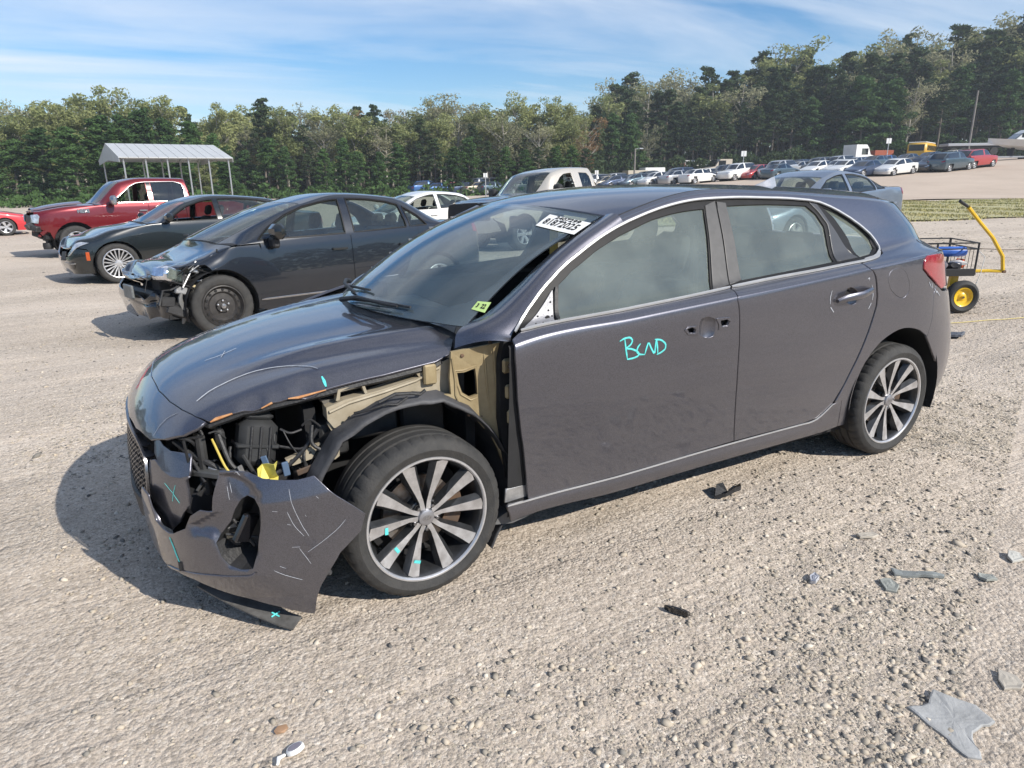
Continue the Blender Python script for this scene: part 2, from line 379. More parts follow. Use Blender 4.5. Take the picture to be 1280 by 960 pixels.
# ---------- body surfaces of the main car (metres, x forward, y left, z up) ----------
def _cr(xk, yk, x):
    xk = np.asarray(xk, float); yk = np.asarray(yk, float); x = np.clip(np.asarray(x, float), xk[0], xk[-1])
    i = np.clip(np.searchsorted(xk, x) - 1, 0, len(xk) - 2)
    d = np.diff(yk) / np.diff(xk); h = np.diff(xk)
    m = np.empty(len(xk)); m[0] = d[0]; m[-1] = d[-1]
    m[1:-1] = (d[:-1] * h[1:] + d[1:] * h[:-1]) / (h[1:] + h[:-1])
    t = (x - xk[i]) / h[i]; t2 = t * t; t3 = t2 * t
    return (2*t3-3*t2+1)*yk[i] + (t3-2*t2+t)*h[i]*m[i] + (-2*t3+3*t2)*yk[i+1] + (t3-t2)*h[i]*m[i+1]
XK = [-3.45, -2.95, -2.4, -1.9, -1.4, -0.9, -0.4, 0.05, 0.5, 0.9]
ROWY = [[.80,.84,.85,.85,.85,.85,.85,.89,.90,.90],
        [.82,.86,.865,.868,.868,.868,.868,.91,.92,.92],
        [.84,.875,.875,.868,.866,.866,.868,.925,.93,.93],
        [.86,.89,.886,.878,.874,.874,.878,.935,.94,.94],
        [.87,.90,.902,.893,.889,.889,.891,.94,.945,.945],
        [.85,.888,.902,.902,.901,.900,.899,.93,.935,.935],
        [.83,.859,.877,.880,.879,.878,.876,.91,.91,.91],
        [.785,.80,.822,.832,.836,.834,.826,.86,.86,.86]]
ROWZ = [[.24,.20,.18,.18,.18,.175,.17,.10,.04,.02],
        [.30,.26,.24,.24,.24,.235,.23,.17,.13,.12],
        [.38,.33,.31,.305,.30,.29,.285,.28,.24,.24],
        [.52,.50,.49,.48,.48,.47,.46,.42,.38,.38],
        [.72,.72,.71,.69,.68,.67,.66,.58,.50,.50],
        [1.00,1.03,1.00,.965,.935,.905,.87,.74,.60,.58],
        [1.04,1.07,1.045,1.01,.98,.95,.92,.80,.66,.64],
        [1.07,1.11,1.09,1.055,1.02,.99,.955,.87,.72,.70]]
ZT = [1.25,1.295,1.33,1.36,1.362,1.255,1.10,1.1,1.1,1.1]
ZR = [1.33,1.375,1.405,1.42,1.415,1.362,1.2,1.2,1.2,1.2]
TAILX = [-3.34,-3.38,-3.42,-3.43,-3.42,-3.37,-3.36,-3.35,-3.28,-3.17,-3.17,-3.20,-3.22,-3.23]
TAILN = [4.6,5.2,5.2,4.8,3.8,2.9,2.9,3.,3.,3.,3.,3.,3.,3.]
NOSEX = [.84,.865,.885,.905,.905,.89,.87,.85,.8,.8,.8,.8,.8,.8]
def glass_y(x, z):
    return .835 - .42*(z-.97) - .25*np.maximum(z-.97, 0)**2 - .03*((x+1.4)/1.4)**2
def _rows(x):
    Y = [_cr(XK, r, x) for r in ROWY]; Z = [_cr(XK, r, x) for r in ROWZ]
    zt = _cr(XK, ZT, x); zr = _cr(XK, ZR, x)
    zb = Z[7]; Y[7] = glass_y(x, zb)
    zm = (zb + zt) / 2; Y.append(glass_y(x, zm)); Z.append(zm)
    yt = glass_y(x, zt); Y.append(yt); Z.append(zt)
    Y.append(yt - .028); Z.append(zt + .021)
    Y.append(yt - .085); Z.append(zt + .035)
    Y.append(yt * .45); Z.append(zt + .035 + (zr - zt - .035) * .80)
    Y.append(yt * 0); Z.append(zr)
    return np.array(Y), np.array(Z)
X0R, X0F, LW = -2.55, .05, 1.35          # where the plan starts to round off, and the arc length of a corner
def _super(s, n):
    s = np.clip(s, 0, 1); th = s * math.pi / 2
    c = np.cos(th); q = np.sin(th)
    r = (np.abs(c)**n + np.abs(q)**n) ** (-1/n)      # polar superellipse: smooth everywhere
    return r * q, r * c                               # along, across
def G(u, v):
    u, v = np.broadcast_arrays(np.asarray(u, float), np.asarray(v, float))
    x = -u
    xs = np.clip(x, -3.45, .9)
    # nominal column: inside a corner the columns slide towards the end
    Y, Z = _rows(xs)
    P = []
    for i in range(14):
        a = -(TAILX[i] - X0R); sx, sy = _super((X0R - x) / LW, TAILN[i])
        fx, fy = _super((x - X0F) / LW, 2.7)
        X = np.where(x < X0R, X0R - a * sx, np.where(x > X0F, X0F + (NOSEX[i] - X0F) * fx, x))
        F = np.where(x < X0R, sy, np.where(x > X0F, fy, 1.0))
        P.append(np.stack([X, Y[i] * F, Z[i]], -1))
    P = np.array(P)
    v = np.clip(v, 0, 12.999); k = np.floor(v).astype(int); t = (v - k)[..., None]
    def at(j):
        j = np.clip(j, 0, 13)
        return np.take_along_axis(P, j[None, ..., None].repeat(3, -1), 0)[0]
    p0, p1, p2, p3 = at(k-1), at(k), at(k+1), at(k+2)
    return .5*((2*p1) + (-p0+p2)*t + (2*p0-5*p1+4*p2-p3)*t*t + (-p0+3*p1-3*p2+p3)*t**3)
def HOOD(x, y):
    x = np.asarray(x, float); y = np.asarray(y, float)
    a = np.abs(y) / .72
    C = .16 * a**2.3
    z = _cr([-.5,-.35,-.15,.1,.4,.6,.72,.78,.84,.88,.905,.92], [.955,.948,.932,.905,.856,.805,.765,.736,.688,.635,.57,.50], x + C)
    D = _cr([-.5,-.15,.4,.78,.92], [.055,.05,.035,.032,.02], x) * a**2.4
    yr = .52 - .16 * np.clip((x + .2) / .9, 0, 1)
    z = z - D - .036*np.clip((np.abs(y) - .55) / .17, 0, 1.2)**2 + .012 * np.exp(-((np.abs(y) - yr) / .05)**2) * np.clip((.62 - x) / .4, 0, 1) - .010*np.exp(-((np.abs(y)-yr-.09)/.05)**2)* np.clip((.62 - x) / .4, 0, 1)
    return np.stack([x, y, z], -1)
def WIND(s, t):      # s -1..1 right to left, t 0 cowl .. 1 header
    s = np.asarray(s, float); t = np.asarray(t, float)
    B = np.stack([-.03 - .235*s*s, .672*s, .945 - .012*s*s], -1); T = np.stack([-.82 - .15*s*s, .568*s, 1.345 - .033*s*s], -1)
    t_ = t[..., None]
    return B*(1-t_) + T*t_ + np.stack([.03*np.sin(t*math.pi), 0*t, .035*np.sin(t*math.pi)], -1)
def NOSE(y, z):      # nearly upright front panel plane, for pieces low in the nose
    y = np.asarray(y, float); z = np.asarray(z, float)
    return np.stack([_cr([0,.1,.28,.45,.6,.7,.8],[.84,.865,.895,.908,.885,.855,.78], z) - .45*(np.abs(y)/.9)**2.6, y, z], -1)
D = {
'front_door': [(0.356,6.06),(0.386,6.31),(0.418,6.46),(0.566,6.35),(0.864,6.51),(1.152,6.56),(1.442,6.66),(1.425,5.15),(1.462,4.31),(1.481,3.5),(1.511,1.95),(1.188,1.88),(0.761,1.84),(0.423,1.85),(0.414,2.45),(0.396,3.18),(0.383,3.53),(0.365,4.17),(0.354,4.89)],
'rear_door': [(1.446,6.65),(1.674,6.65),(1.928,6.53),(2.203,6.43),(2.286,6.41),(2.283,5.42),(2.328,4.96),(2.358,4.59),(2.363,4.44),(2.342,4.17),(2.316,3.85),(2.283,3.45),(2.229,2.87),(2.165,2.38),(2.063,2.0),(1.968,1.93),(1.732,1.94),(1.516,1.94),(1.486,3.5),(1.467,4.3),(1.429,5.15)],
'rocker': [(0.327,1.83),(0.423,1.76),(0.761,1.71),(1.189,1.79),(1.515,1.82),(1.969,1.85),(2.077,1.9),(2.178,2.34),(2.233,2.43),(2.241,0.85),(2.118,0.68),(1.439,0.53),(0.77,0.39),(0.349,0.57)],
'sill_shelf': [(0.33,2.24),(0.422,2.2),(0.423,1.64),(0.327,1.79)],
'chrome_rocker': [(0.324,1.86),(0.423,1.81),(0.761,1.77),(1.189,1.84),(1.515,1.87),(1.968,1.89),(2.02,1.88),(2.069,1.97),(2.17,2.39)],
'quarter_a': [(2.575,6.87),(2.43,6.33),(2.344,6.23),(2.293,6.3),(2.294,5.37),(2.34,4.95),(2.371,4.58),(2.376,4.44),(2.354,4.16),(2.328,3.84),(2.296,3.44),(2.241,2.86),(2.183,2.36)],
'bump_seam': [(2.879,4.54),(2.848,4.43),(2.85,4.21),(2.853,4.0),(2.83,3.66)],
'lamp': [(2.715,5.02),(2.748,5.37),(2.826,5.26)],
'lamp_b': [(2.718,4.88),(2.778,4.72),(2.85,4.59)],
'fuel': [(2.51,5.08),(2.571,4.9),(2.612,4.69),(2.618,4.54),(2.582,4.46),(2.53,4.5),(2.465,4.63),(2.431,4.82),(2.448,5.02)],
'lchrome': [(0.379,6.5),(0.439,7.41),(0.532,8.19),(0.64,8.63),(0.805,8.86),(0.972,9.04),(1.147,9.06),(1.323,9.01),(1.523,8.94),(1.702,8.96),(1.963,8.96),(2.176,8.9),(2.292,8.63),(2.414,8.21),(2.533,7.52),(2.551,6.96),(2.449,6.57),(2.34,6.51),(2.296,6.5),(2.103,6.55),(1.938,6.61),(1.681,6.73),(1.456,6.78),(1.159,6.69),(0.87,6.64),(0.571,6.5),(0.418,6.58)],
'glass_front': [(0.612,8.12),(0.682,8.37),(0.814,8.59),(0.957,8.73),(1.134,8.8),(1.25,8.78),(1.443,8.71),(1.414,8.11),(1.345,6.82),(1.12,6.76),(0.795,6.69),(0.565,6.53)],
'glass_rear': [(1.579,8.73),(1.843,8.77),(2.108,8.74),(2.16,8.46),(2.188,8.09),(2.167,6.86),(1.915,6.91),(1.538,6.96),(1.551,7.93)],
'glass_quarter': [(2.207,8.76),(2.329,8.48),(2.44,8.04),(2.514,7.55),(2.524,7.09),(2.459,6.85),(2.364,6.8),(2.342,7.57),(2.28,8.33)],
'mirror_plate': [(0.423,6.62),(0.575,7.99),(0.546,6.49)],
'pillar_front': [(1.452,8.76),(1.515,8.86),(1.45,6.9),(1.355,6.82)],
'pillar_rear': [(1.526,8.84),(1.576,8.79),(1.531,6.97),(1.459,6.89)],
'pillar_back': [(2.132,8.83),(2.18,8.78),(2.337,6.79),(2.184,6.82),(2.21,8.14),(2.176,8.51)],
'cpillar_top': [(3.011,12.0),(2.761,8.89),(2.818,8.37),(2.847,8.0),(2.864,8.0)],
'tail_glass': [(3.034,12.0),(2.998,11.12),(2.896,9.25),(2.895,8.62)],
'handle_cup_front': [(1.266,4.88),(1.308,4.79),(1.329,4.64),(1.312,4.51),(1.268,4.49),(1.221,4.58),(1.202,4.72),(1.218,4.86)],
'hole_a': [(1.149,4.72),(1.178,4.74),(1.198,4.69),(1.197,4.62),(1.165,4.64)],
'hole_b': [(1.331,4.75),(1.371,4.75),(1.39,4.7),(1.375,4.63),(1.341,4.64)],
'hole_plate': [(1.138,4.71),(1.156,4.75),(1.204,4.74),(1.319,4.8),(1.382,4.77),(1.401,4.71),(1.382,4.6),(1.326,4.6),(1.209,4.59),(1.16,4.62)],
'handle_rear': [(2.058,4.69),(2.2,4.67),(2.298,4.68)],
'handle_cup_rear': [(2.155,4.86),(2.209,4.76),(2.234,4.63),(2.222,4.55),(2.181,4.53),(2.137,4.59),(2.105,4.72),(2.114,4.83)],
'ink0': [(0.811,4.75),(0.832,4.79),(0.861,4.79),(0.874,4.72),(0.865,4.65),(0.841,4.61)],
'ink1': [(0.834,4.79),(0.842,4.62),(0.854,4.43)],
'ink2': [(0.841,4.61),(0.874,4.58),(0.907,4.51),(0.909,4.45),(0.883,4.43),(0.852,4.43)],
'ink3': [(0.914,4.64),(0.901,4.59),(0.897,4.52),(0.911,4.47),(0.939,4.45)],
'ink4': [(0.939,4.45),(0.946,4.55),(0.954,4.64),(0.971,4.52),(0.99,4.42),(0.991,4.55),(0.992,4.66)],
'ink5': [(1.007,4.41),(1.001,4.54),(0.994,4.66)],
'ink6': [(0.984,4.66),(1.018,4.63),(1.044,4.55),(1.044,4.47),(1.024,4.43),(1.001,4.41)],
'chalk0': [(2.022,4.87),(2.015,4.73),(2.021,4.63)],
'chalk1': [(2.026,4.58),(2.054,4.49)],
'chalk2': [(2.307,4.8),(2.327,4.63),(2.325,4.54)],
'chalk3': [(2.321,4.5),(2.307,4.42)],
'chalk4': [(2.271,4.94),(2.285,4.97),(2.284,4.9)],
'scuff0': [(2.792,4.62),(2.817,4.53)],
'scuff1': [(2.82,4.59),(2.832,4.51)],
'scuff2': [(2.849,4.51),(2.885,4.41),(2.872,4.47),(2.916,4.37)],
'bumper': [(-1.03,3.52),(-0.98,3.45),(-0.962,2.74),(-0.917,2.64),(-0.884,2.62),(-0.86,2.67),(-0.794,2.95),(-0.765,3.36),(-0.726,3.62),(-0.684,3.62),(-0.677,4.09),(-0.662,4.74),(-0.654,5.13),(-0.594,4.97),(-0.536,4.66),(-0.485,4.54),(-0.434,4.45),(-0.388,4.45),(-0.322,3.79),(-0.239,3.12),(-0.257,2.73),(-0.327,2.3),(-0.367,1.84),(-0.403,1.35),(-0.422,0.9),(-0.441,0.12),(-0.49,0.43),(-0.548,0.72),(-0.626,1.0),(-0.69,1.17),(-0.744,1.32),(-0.813,1.48),(-0.894,1.49),(-0.966,1.49),(-1.029,1.65),(-1.083,1.91),(-1.114,2.19),(-1.074,2.8)],
'fog_hole': [(-0.602,4.02),(-0.584,4.13),(-0.561,4.02),(-0.545,3.81),(-0.548,3.21),(-0.562,2.66),(-0.583,2.2),(-0.621,2.17),(-0.657,2.24),(-0.676,2.44),(-0.688,2.75),(-0.671,2.99),(-0.64,3.31),(-0.623,3.69)],
'recess': [(-0.663,4.97),(-0.618,4.95),(-0.565,4.53),(-0.539,4.15),(-0.536,3.62),(-0.543,3.09),(-0.558,2.55),(-0.596,2.17),(-0.658,2.21),(-0.684,2.6),(-0.7,2.9),(-0.775,2.83),(-0.781,3.1),(-0.686,3.62),(-0.676,4.09)],
'crease': [(-0.957,1.51),(-0.83,1.7),(-0.724,1.88),(-0.64,1.95),(-0.59,2.0),(-0.576,2.11)],
'mid': [(0.423,0.542),(0.459,0.551),(0.5,0.528),(0.545,0.52),(0.579,0.523),(0.619,0.53),(0.608,0.518),(0.614,0.484),(0.618,0.431),(0.581,0.388),(0.553,0.347),(0.496,0.3),(0.45,0.3),(0.412,0.317),(0.414,0.382),(0.419,0.446),(0.422,0.513)],
'ledge': [(0.459,0.611),(0.509,0.584),(0.548,0.577),(0.631,0.582),(0.622,0.533),(0.583,0.522),(0.543,0.519),(0.497,0.528),(0.46,0.559)],
'upper_left': [(0.653,0.623),(0.682,0.622),(0.726,0.601),(0.78,0.539),(0.821,0.465),(0.837,0.398),(0.854,0.307),(0.866,0.199),(0.873,0.08)],
'seam': [(0.783,-0.06),(0.783,0.066),(0.768,0.229),(0.741,0.381),(0.711,0.485),(0.676,0.573),(0.651,0.614)],
'hood_left': [(0.651,0.614),(0.64,0.631),(0.621,0.633),(0.572,0.646),(0.534,0.651),(0.483,0.669),(0.448,0.675),(0.398,0.686),(0.366,0.692),(0.274,0.703),(0.129,0.712),(0.072,0.716),(-0.048,0.716),(-0.125,0.716),(-0.19,0.697),(-0.234,0.624),(-0.26,0.581),(-0.281,0.556),(-0.282,0.546)],
'hood_back': [(-0.282,0.546),(-0.224,0.45),(-0.16,0.26),(-0.114,0.085),(-0.095,-0.084),(-0.101,-0.232)],
'hoodmark0': [(0.663,0.495),(0.609,0.467),(0.539,0.454),(0.471,0.458),(0.405,0.479),(0.342,0.512),(0.297,0.564),(0.273,0.606)],
'hoodmark1': [(0.272,0.651),(0.271,0.676),(0.272,0.698)],
'hoodmark2': [(0.808,0.474),(0.785,0.467),(0.757,0.472),(0.726,0.491)],
'hoodmark3': [(0.596,0.156),(0.542,0.169),(0.478,0.15)],
'hoodmark4': [(0.517,0.13),(0.542,0.199)],
'hoodmark5': [(0.597,0.321),(0.597,0.334)],
'hoodmarkb': [(-0.128,0.348),(-0.188,0.457),(-0.235,0.544),(-0.275,0.559)],
'bumpmark0': [(-0.884,2.53),(-0.875,2.32),(-0.87,2.1),(-0.862,1.93)],
'bumpmark1': [(-0.635,4.54),(-0.628,4.2)],
'bumpmark2': [(-0.642,4.43),(-0.635,3.98)],
'bumpmark3': [(-0.458,4.27),(-0.447,3.75),(-0.427,3.19),(-0.411,2.89)],
'bumpmark4': [(-0.465,3.65),(-0.45,3.23),(-0.425,2.91)],
'bumpmark5': [(-0.421,2.49),(-0.37,2.71),(-0.324,2.94),(-0.3,3.13)],
'bumpmark6': [(-0.443,2.61),(-0.429,2.38),(-0.417,2.17)],
'bumpmark7': [(-0.524,2.13),(-0.492,1.94),(-0.451,1.71)],
'bumpmark8': [(-0.618,4.91),(-0.611,5.03),(-0.601,4.84)],
'midmark0': [(0.517,0.485),(0.536,0.472),(0.554,0.459)],
'midmark1': [(0.568,0.491),(0.557,0.459),(0.548,0.427)],
'midmark2': [(0.554,0.459),(0.58,0.429)],
'sticker': [(0.714,0.79),(0.66,0.92),(1.021,0.884),(1.038,0.748)],
'green': [(0.958,0.108),(0.954,0.162),(1.026,0.165),(1.039,0.096)],
'fritline': [(0.034,0.091),(0.432,0.093),(0.686,0.091),(0.88,0.093),(1.019,0.088),(1.077,0.124),(1.085,0.237),(1.077,0.371),(1.061,0.538),(1.034,0.738),(0.919,0.933)],
'arch': [(2.309,2.12),(2.308,2.42),(2.314,2.67),(2.325,2.9),(2.341,3.12),(2.361,3.32),(2.387,3.5),(2.418,3.64),(2.454,3.76),(2.494,3.84),(2.538,3.9),(2.582,3.94),(2.628,3.95),(2.674,3.93),(2.719,3.89),(2.763,3.83),(2.804,3.73),(2.843,3.61),(2.879,3.46),(2.912,3.28),(2.94,3.07),(2.964,2.83),(2.985,2.57),(3.005,2.25),(3.03,1.77)],
}
PL = {
'hinge_pillar': (0.8,[(-0.361,0.893),(-0.401,0.903),(-0.417,0.813),(-0.425,0.655),(-0.442,0.506),(-0.465,0.239),(-0.407,0.267),(-0.372,0.337),(-0.353,0.474),(-0.338,0.591),(-0.343,0.823)]),
'apron_rear': (0.745,[(-0.173,0.864),(-0.403,0.884),(-0.394,0.843),(-0.388,0.765),(-0.378,0.688),(-0.371,0.568),(-0.388,0.482),(-0.412,0.324),(-0.416,0.262),(-0.394,0.311),(-0.347,0.457),(-0.302,0.564),(-0.241,0.639),(-0.174,0.683),(-0.108,0.714),(-0.167,0.704),(-0.164,0.767)]),
'apron_hole': (0.745,[(-0.194,0.782),(-0.222,0.78),(-0.267,0.79),(-0.271,0.744),(-0.273,0.689),(-0.243,0.682),(-0.211,0.705),(-0.2,0.739)]),
'apron_mid': (0.7,[(-0.052,0.794),(-0.115,0.811),(-0.188,0.826),(-0.189,0.753),(-0.193,0.668),(-0.125,0.689),(-0.048,0.709),(0.036,0.715),(0.088,0.705),(0.148,0.693),(0.193,0.664),(0.213,0.638),(0.258,0.639),(0.278,0.672),(0.278,0.716),(0.215,0.734),(0.071,0.751),(-0.063,0.775)]),
'bracket': (0.69,[(0.428,0.553),(0.419,0.534),(0.406,0.527),(0.376,0.532),(0.334,0.54),(0.285,0.543),(0.278,0.528),(0.262,0.519),(0.245,0.529),(0.243,0.558),(0.21,0.608),(0.206,0.641),(0.253,0.668),(0.277,0.654),(0.257,0.606),(0.281,0.589),(0.337,0.584),(0.386,0.564)]),
'rail_top': (0.66,[(0.285,0.735),(0.27,0.703),(0.205,0.721),(0.058,0.738),(-0.078,0.763),(-0.056,0.784),(0.116,0.748),(0.24,0.731)]),
'handle_bracket': (0.7,[(0.243,0.735),(0.233,0.774),(0.141,0.782),(0.131,0.746),(0.14,0.744),(0.149,0.773),(0.225,0.765),(0.23,0.737)]),
'liner_out': (0.8,[(0.344,0.532),(0.317,0.576),(0.281,0.604),(0.247,0.655),(0.213,0.691),(0.142,0.721),(0.049,0.727),(-0.07,0.72),(-0.161,0.682),(-0.239,0.62),(-0.295,0.547),(-0.353,0.425),(-0.377,0.311)]),
'lower_flap': (0.82,[(-0.295,0.174),(-0.373,0.16),(-0.476,0.178),(-0.505,0.192),(-0.446,0.211),(-0.352,0.214),(-0.31,0.197)]),
'tag': (0.78,[(0.533,0.577),(0.512,0.577),(0.499,0.585),(0.483,0.587),(0.468,0.586),(0.468,0.574),(0.481,0.565),(0.475,0.546),(0.468,0.53),(0.479,0.517),(0.498,0.53),(0.526,0.536),(0.537,0.549)]),
'headlamp_back': (0.55,[(0.796,0.644),(0.757,0.647),(0.649,0.676),(0.552,0.691),(0.361,0.72),(0.247,0.728),(0.239,0.572),(0.308,0.531),(0.404,0.504),(0.416,0.452),(0.562,0.496),(0.612,0.511),(0.697,0.545),(0.766,0.581),(0.786,0.607)]),
}
L = {
'slab': [(-0.954,2.088),(-1.013,2.111),(-1.077,2.086),(-1.105,2.147),(-1.121,2.183),(-1.103,2.246),(-1.014,2.23),(-0.976,2.262),(-0.944,2.294),(-0.919,2.274),(-0.937,2.186)],
'slab2': [(-1.337,2.128),(-1.352,2.174),(-1.337,2.202),(-1.309,2.208),(-1.267,2.184),(-1.292,2.155)],
'strip': [(-1.582,1.622),(-1.608,1.653),(-1.654,1.695),(-1.716,1.747),(-1.698,1.759),(-1.611,1.698),(-1.553,1.653)],
'chip': [(-1.475,1.647),(-1.515,1.666),(-1.498,1.712),(-1.458,1.727),(-1.438,1.7)],
'chip2': [(-1.839,1.801),(-1.866,1.84),(-1.851,1.866),(-1.811,1.848),(-1.814,1.82)],
'chip3': [(-2.098,1.775),(-2.129,1.804),(-2.1,1.834),(-2.041,1.825),(-2.057,1.796)],
'black1': [(-1.45,0.833),(-1.5,0.789),(-1.531,0.802),(-1.566,0.77),(-1.537,0.811),(-1.536,0.833),(-1.596,0.825),(-1.668,0.788),(-1.588,0.864),(-1.537,0.875),(-1.488,0.866)],
'black2': [(-0.671,1.386),(-0.692,1.402),(-0.712,1.432),(-0.724,1.458),(-0.703,1.464),(-0.687,1.443),(-0.67,1.416)],
'clothes': [(-56.171,-33.918)],
'cap': [(0.598,1.386)],
'amber': [(0.617,1.288)],
'chip4': [(-1.273,1.504),(-1.302,1.503),(-1.285,1.536),(-1.255,1.545),(-1.249,1.528)],
'wood': [(-1.706,1.387),(-1.788,1.405),(-1.788,1.435),(-1.742,1.437),(-1.699,1.412)],
'blk3': [(-5.403,-0.689),(-5.619,-0.633),(-5.49,-0.483),(-5.109,-0.432)],
'blk4': [(-5.657,-0.53),(-5.763,-0.426),(-5.576,-0.356),(-5.512,-0.432)],
'crk': [(0.425,0.921),(0.386,0.948),(0.328,0.981),(0.365,0.969)],
'string1': [(-6.357,-0.904),(-6.626,-0.711),(-6.996,-0.455)],
'string2': [(-11.457,-3.149),(-11.848,-2.753)],
'leaf': [(0.918,0.511),(0.883,0.51),(0.846,0.541),(0.884,0.541)],
'sunspot': [(0.851,0.3)],
}
TOPS = [(-0.7533, 0.1086), (-0.6896, 0.1046), (-0.6548, 0.1165), (-0.6108, 0.1225), (-0.5797, 0.1165), (-0.5471, 0.1185), (-0.5039, 0.1205), (-0.4633, 0.1046), (-0.4215, 0.0945), (-0.3994, 0.0986), (-0.3672, 0.0965), (-0.3332, 0.1126), (-0.3017, 0.1046), (-0.2705, 0.0905), (-0.226, 0.1086), (-0.1833, 0.1026), (-0.151, 0.1006), (-0.1077, 0.1046), (-0.0861, 0.1086), (-0.0431, 0.1046), (0.0, 0.1006), (0.027, 0.0965), (0.0647, 0.1006), (0.0973, 0.0925), (0.1135, 0.0945), (0.1284, 0.1264), (0.1711, 0.1284), (0.2243, 0.1323), (0.2565, 0.1304), (0.2876, 0.1421), (0.3294, 0.1499), (0.3698, 0.1674), (0.3917, 0.1616), (0.4348, 0.1558), (0.4658, 0.1616), (0.4942, 0.1827), (0.5363, 0.1827), (0.5706, 0.1674), (0.5987, 0.1865), (0.6279, 0.1979), (0.6694, 0.1997), (0.7522, 0.2035)]
# ================================================================== the damaged hatchback
VS = .17
PG = paint('graphite_paint', (.113, .113, .134), metal=.84, rough=.36, dust=.03)
CAR = empty('damaged_hatchback', (0, 0, 0))
tag(CAR, 'graphite grey hatchback in front with its left fender and headlight torn away', 'car')
def gp(name, key_or_pts, m=PG, **k):
    pts = D[key_or_pts] if isinstance(key_or_pts, str) else key_or_pts
    return patch(name, G, pts, m, k.pop('parent', CAR), vs=VS, **k)
M_seam = M_dark
# doors
for k_ in ('handle_cup_front', 'handle_cup_rear'): D[k_] = [tuple(q) for q in roundpoly(D[k_], 2)]
cup_f = D['handle_cup_front']; ha, hb = D['hole_a'], D['hole_b']
door_f = gp('front_door', 'front_door', holes=[ha, hb, cup_f], gap=.002, step=.035)
door_r = gp('rear_door', 'rear_door', holes=[D['handle_cup_rear']], gap=.002, step=.035)
def bowl(name, key, depth, parent, m=PG):
    pts = np.array(D[key], float); c = pts.mean(0)
    r0 = np.linalg.norm((pts-c)*[1, VS], axis=1).mean()
    def warp(P, U, W):
        d = np.hypot(U-c[0], (W-c[1])*VS)/r0
        P = P.copy(); P[:, 1] -= depth*np.clip(1-d**2, 0, 1)**.8 + .001; return P
    return patch(name, G, roundpoly(pts, 1), m, parent, vs=VS, step=.009, flange=0, warp=warp, ref=(-1.3, 0, .5))
bowl('handle_recess', 'handle_cup_front', .022, door_f)
bowl('handle_recess', 'handle_cup_rear', .026, door_r)
# bezel left where the front handle was pulled off
gp('handle_base', 'hole_plate', parent=door_f, holes=[ha, hb, (np.array(cup_f)-np.mean(cup_f, 0))*1.06+np.mean(cup_f, 0)], off=.004, step=.02, flange=.004, roll=.002)
# rear door handle: a grip bar that stands off the recess
hl = np.array([(2.058, 4.66), (2.10, 4.70), (2.20, 4.70), (2.27, 4.73), (2.306, 4.72)]); P = G(hl[:, 0], hl[:, 1]) + np.array([0, 1, 0])*np.array([.010, .030, .036, .030, .010])[:, None]
mb = MB()
V = []; F = []
for i, p_ in enumerate(P):
    hh = [.009, .017, .018, .017, .009][i]
    for k in range(10):
        a = 2*math.pi*k/10; V.append((p_[0], p_[1]+math.cos(a)*.009, p_[2]+math.sin(a)*hh))
for i in range(4):
    for k in range(10): F.append((i*10+k, i*10+(k+1) % 10, (i+1)*10+(k+1) % 10, (i+1)*10+k))
F += [tuple(range(10)), tuple(range(40, 50))]
mb.add(V, F); mb.obj('door_handle', PG, door_r, smooth=True)
# rear quarter with cant rail and pillar
arch = D['arch']
rearline = [(2.96, 5.25), (2.975, 6.2), (2.97, 7.1), (2.95, 7.6), (2.93, 8.3), (2.86, 8.9), (2.80, 10.0), (2.77, 10.75)]
ditch = [(2.5, 10.75), (2.1, 10.75), (1.7, 10.75), (1.3, 10.75), (1.08, 10.75), (.955, 10.75)]
lout = [(.955, 9.02), (1.147, 9.06), (1.323, 9.03), (1.523, 8.98), (1.702, 8.98), (1.963, 8.98), (2.176, 8.94), (2.294, 8.66), (2.417, 8.24), (2.539, 7.54), (2.562, 6.95), (2.535, 6.7), (2.46, 6.5), (2.36, 6.35), (2.30, 6.32)]
qrear = D['quarter_a'][2:]
quarter = [*lout, *qrear[1:-1], (2.186, 2.37), (2.236, 2.42), (2.245, 1.7), (2.246, .85), (2.30, .85), *arch[:-4], (2.83, 3.66), (2.851, 4.0), (2.851, 4.42), (2.87, 4.54), (2.856, 4.57), (2.785, 4.70), (2.722, 4.86), (2.721, 5.02), (2.757, 5.36), (2.85, 5.30), (2.96, 5.22), *rearline[1:], *ditch]
fuel = np.array(D['fuel'])
fuel_r = roundpoly(fuel, 1)
gp('quarter_panel', quarter, holes=[(fuel_r-fuel_r.mean(0))*1.035+fuel_r.mean(0)], step=.04, gap=.0015)
gp('fuel_door', 'fuel', rnd=1, step=.03, gap=.001)
gp('rocker_panel', 'rocker', step=.03)
# dark body structure behind the panel gaps
for mir in (False, True):
    gp('inner_body', [(.34, 5.9), (.34, .6), (2.235, .6), (2.30, 2.5), (2.40, 4.1), (2.66, 4.3), (2.90, 4.0), (3.0, 4.5), (3.0, 6.1)], m=M_dark, off=-.022, step=.12, flange=0, mirror=mir)
# far side (same pressings mirrored)
for nm, key in (('front_door', 'front_door'), ('rear_door', 'rear_door'), ('rocker_panel', 'rocker')):
    gp(nm, key, mirror=True, gap=.002, step=.09)
gp('quarter_panel', quarter, mirror=True, step=.09, gap=.0015)
gp('front_fender', [(.33, 4.9), (.33, 2.1), (-.0, 2.1)] + [(-.0-.36*math.cos(a)*1.0+.0, 2.2+2.1*math.sin(a)) for a in np.linspace(math.pi, 0, 9)] + [(-.42, 2.3), (-.62, 4.6), (-.30, 6.0), (.0, 6.2), (.25, 6.4), (.33, 6.3)], mirror=True, step=.08)
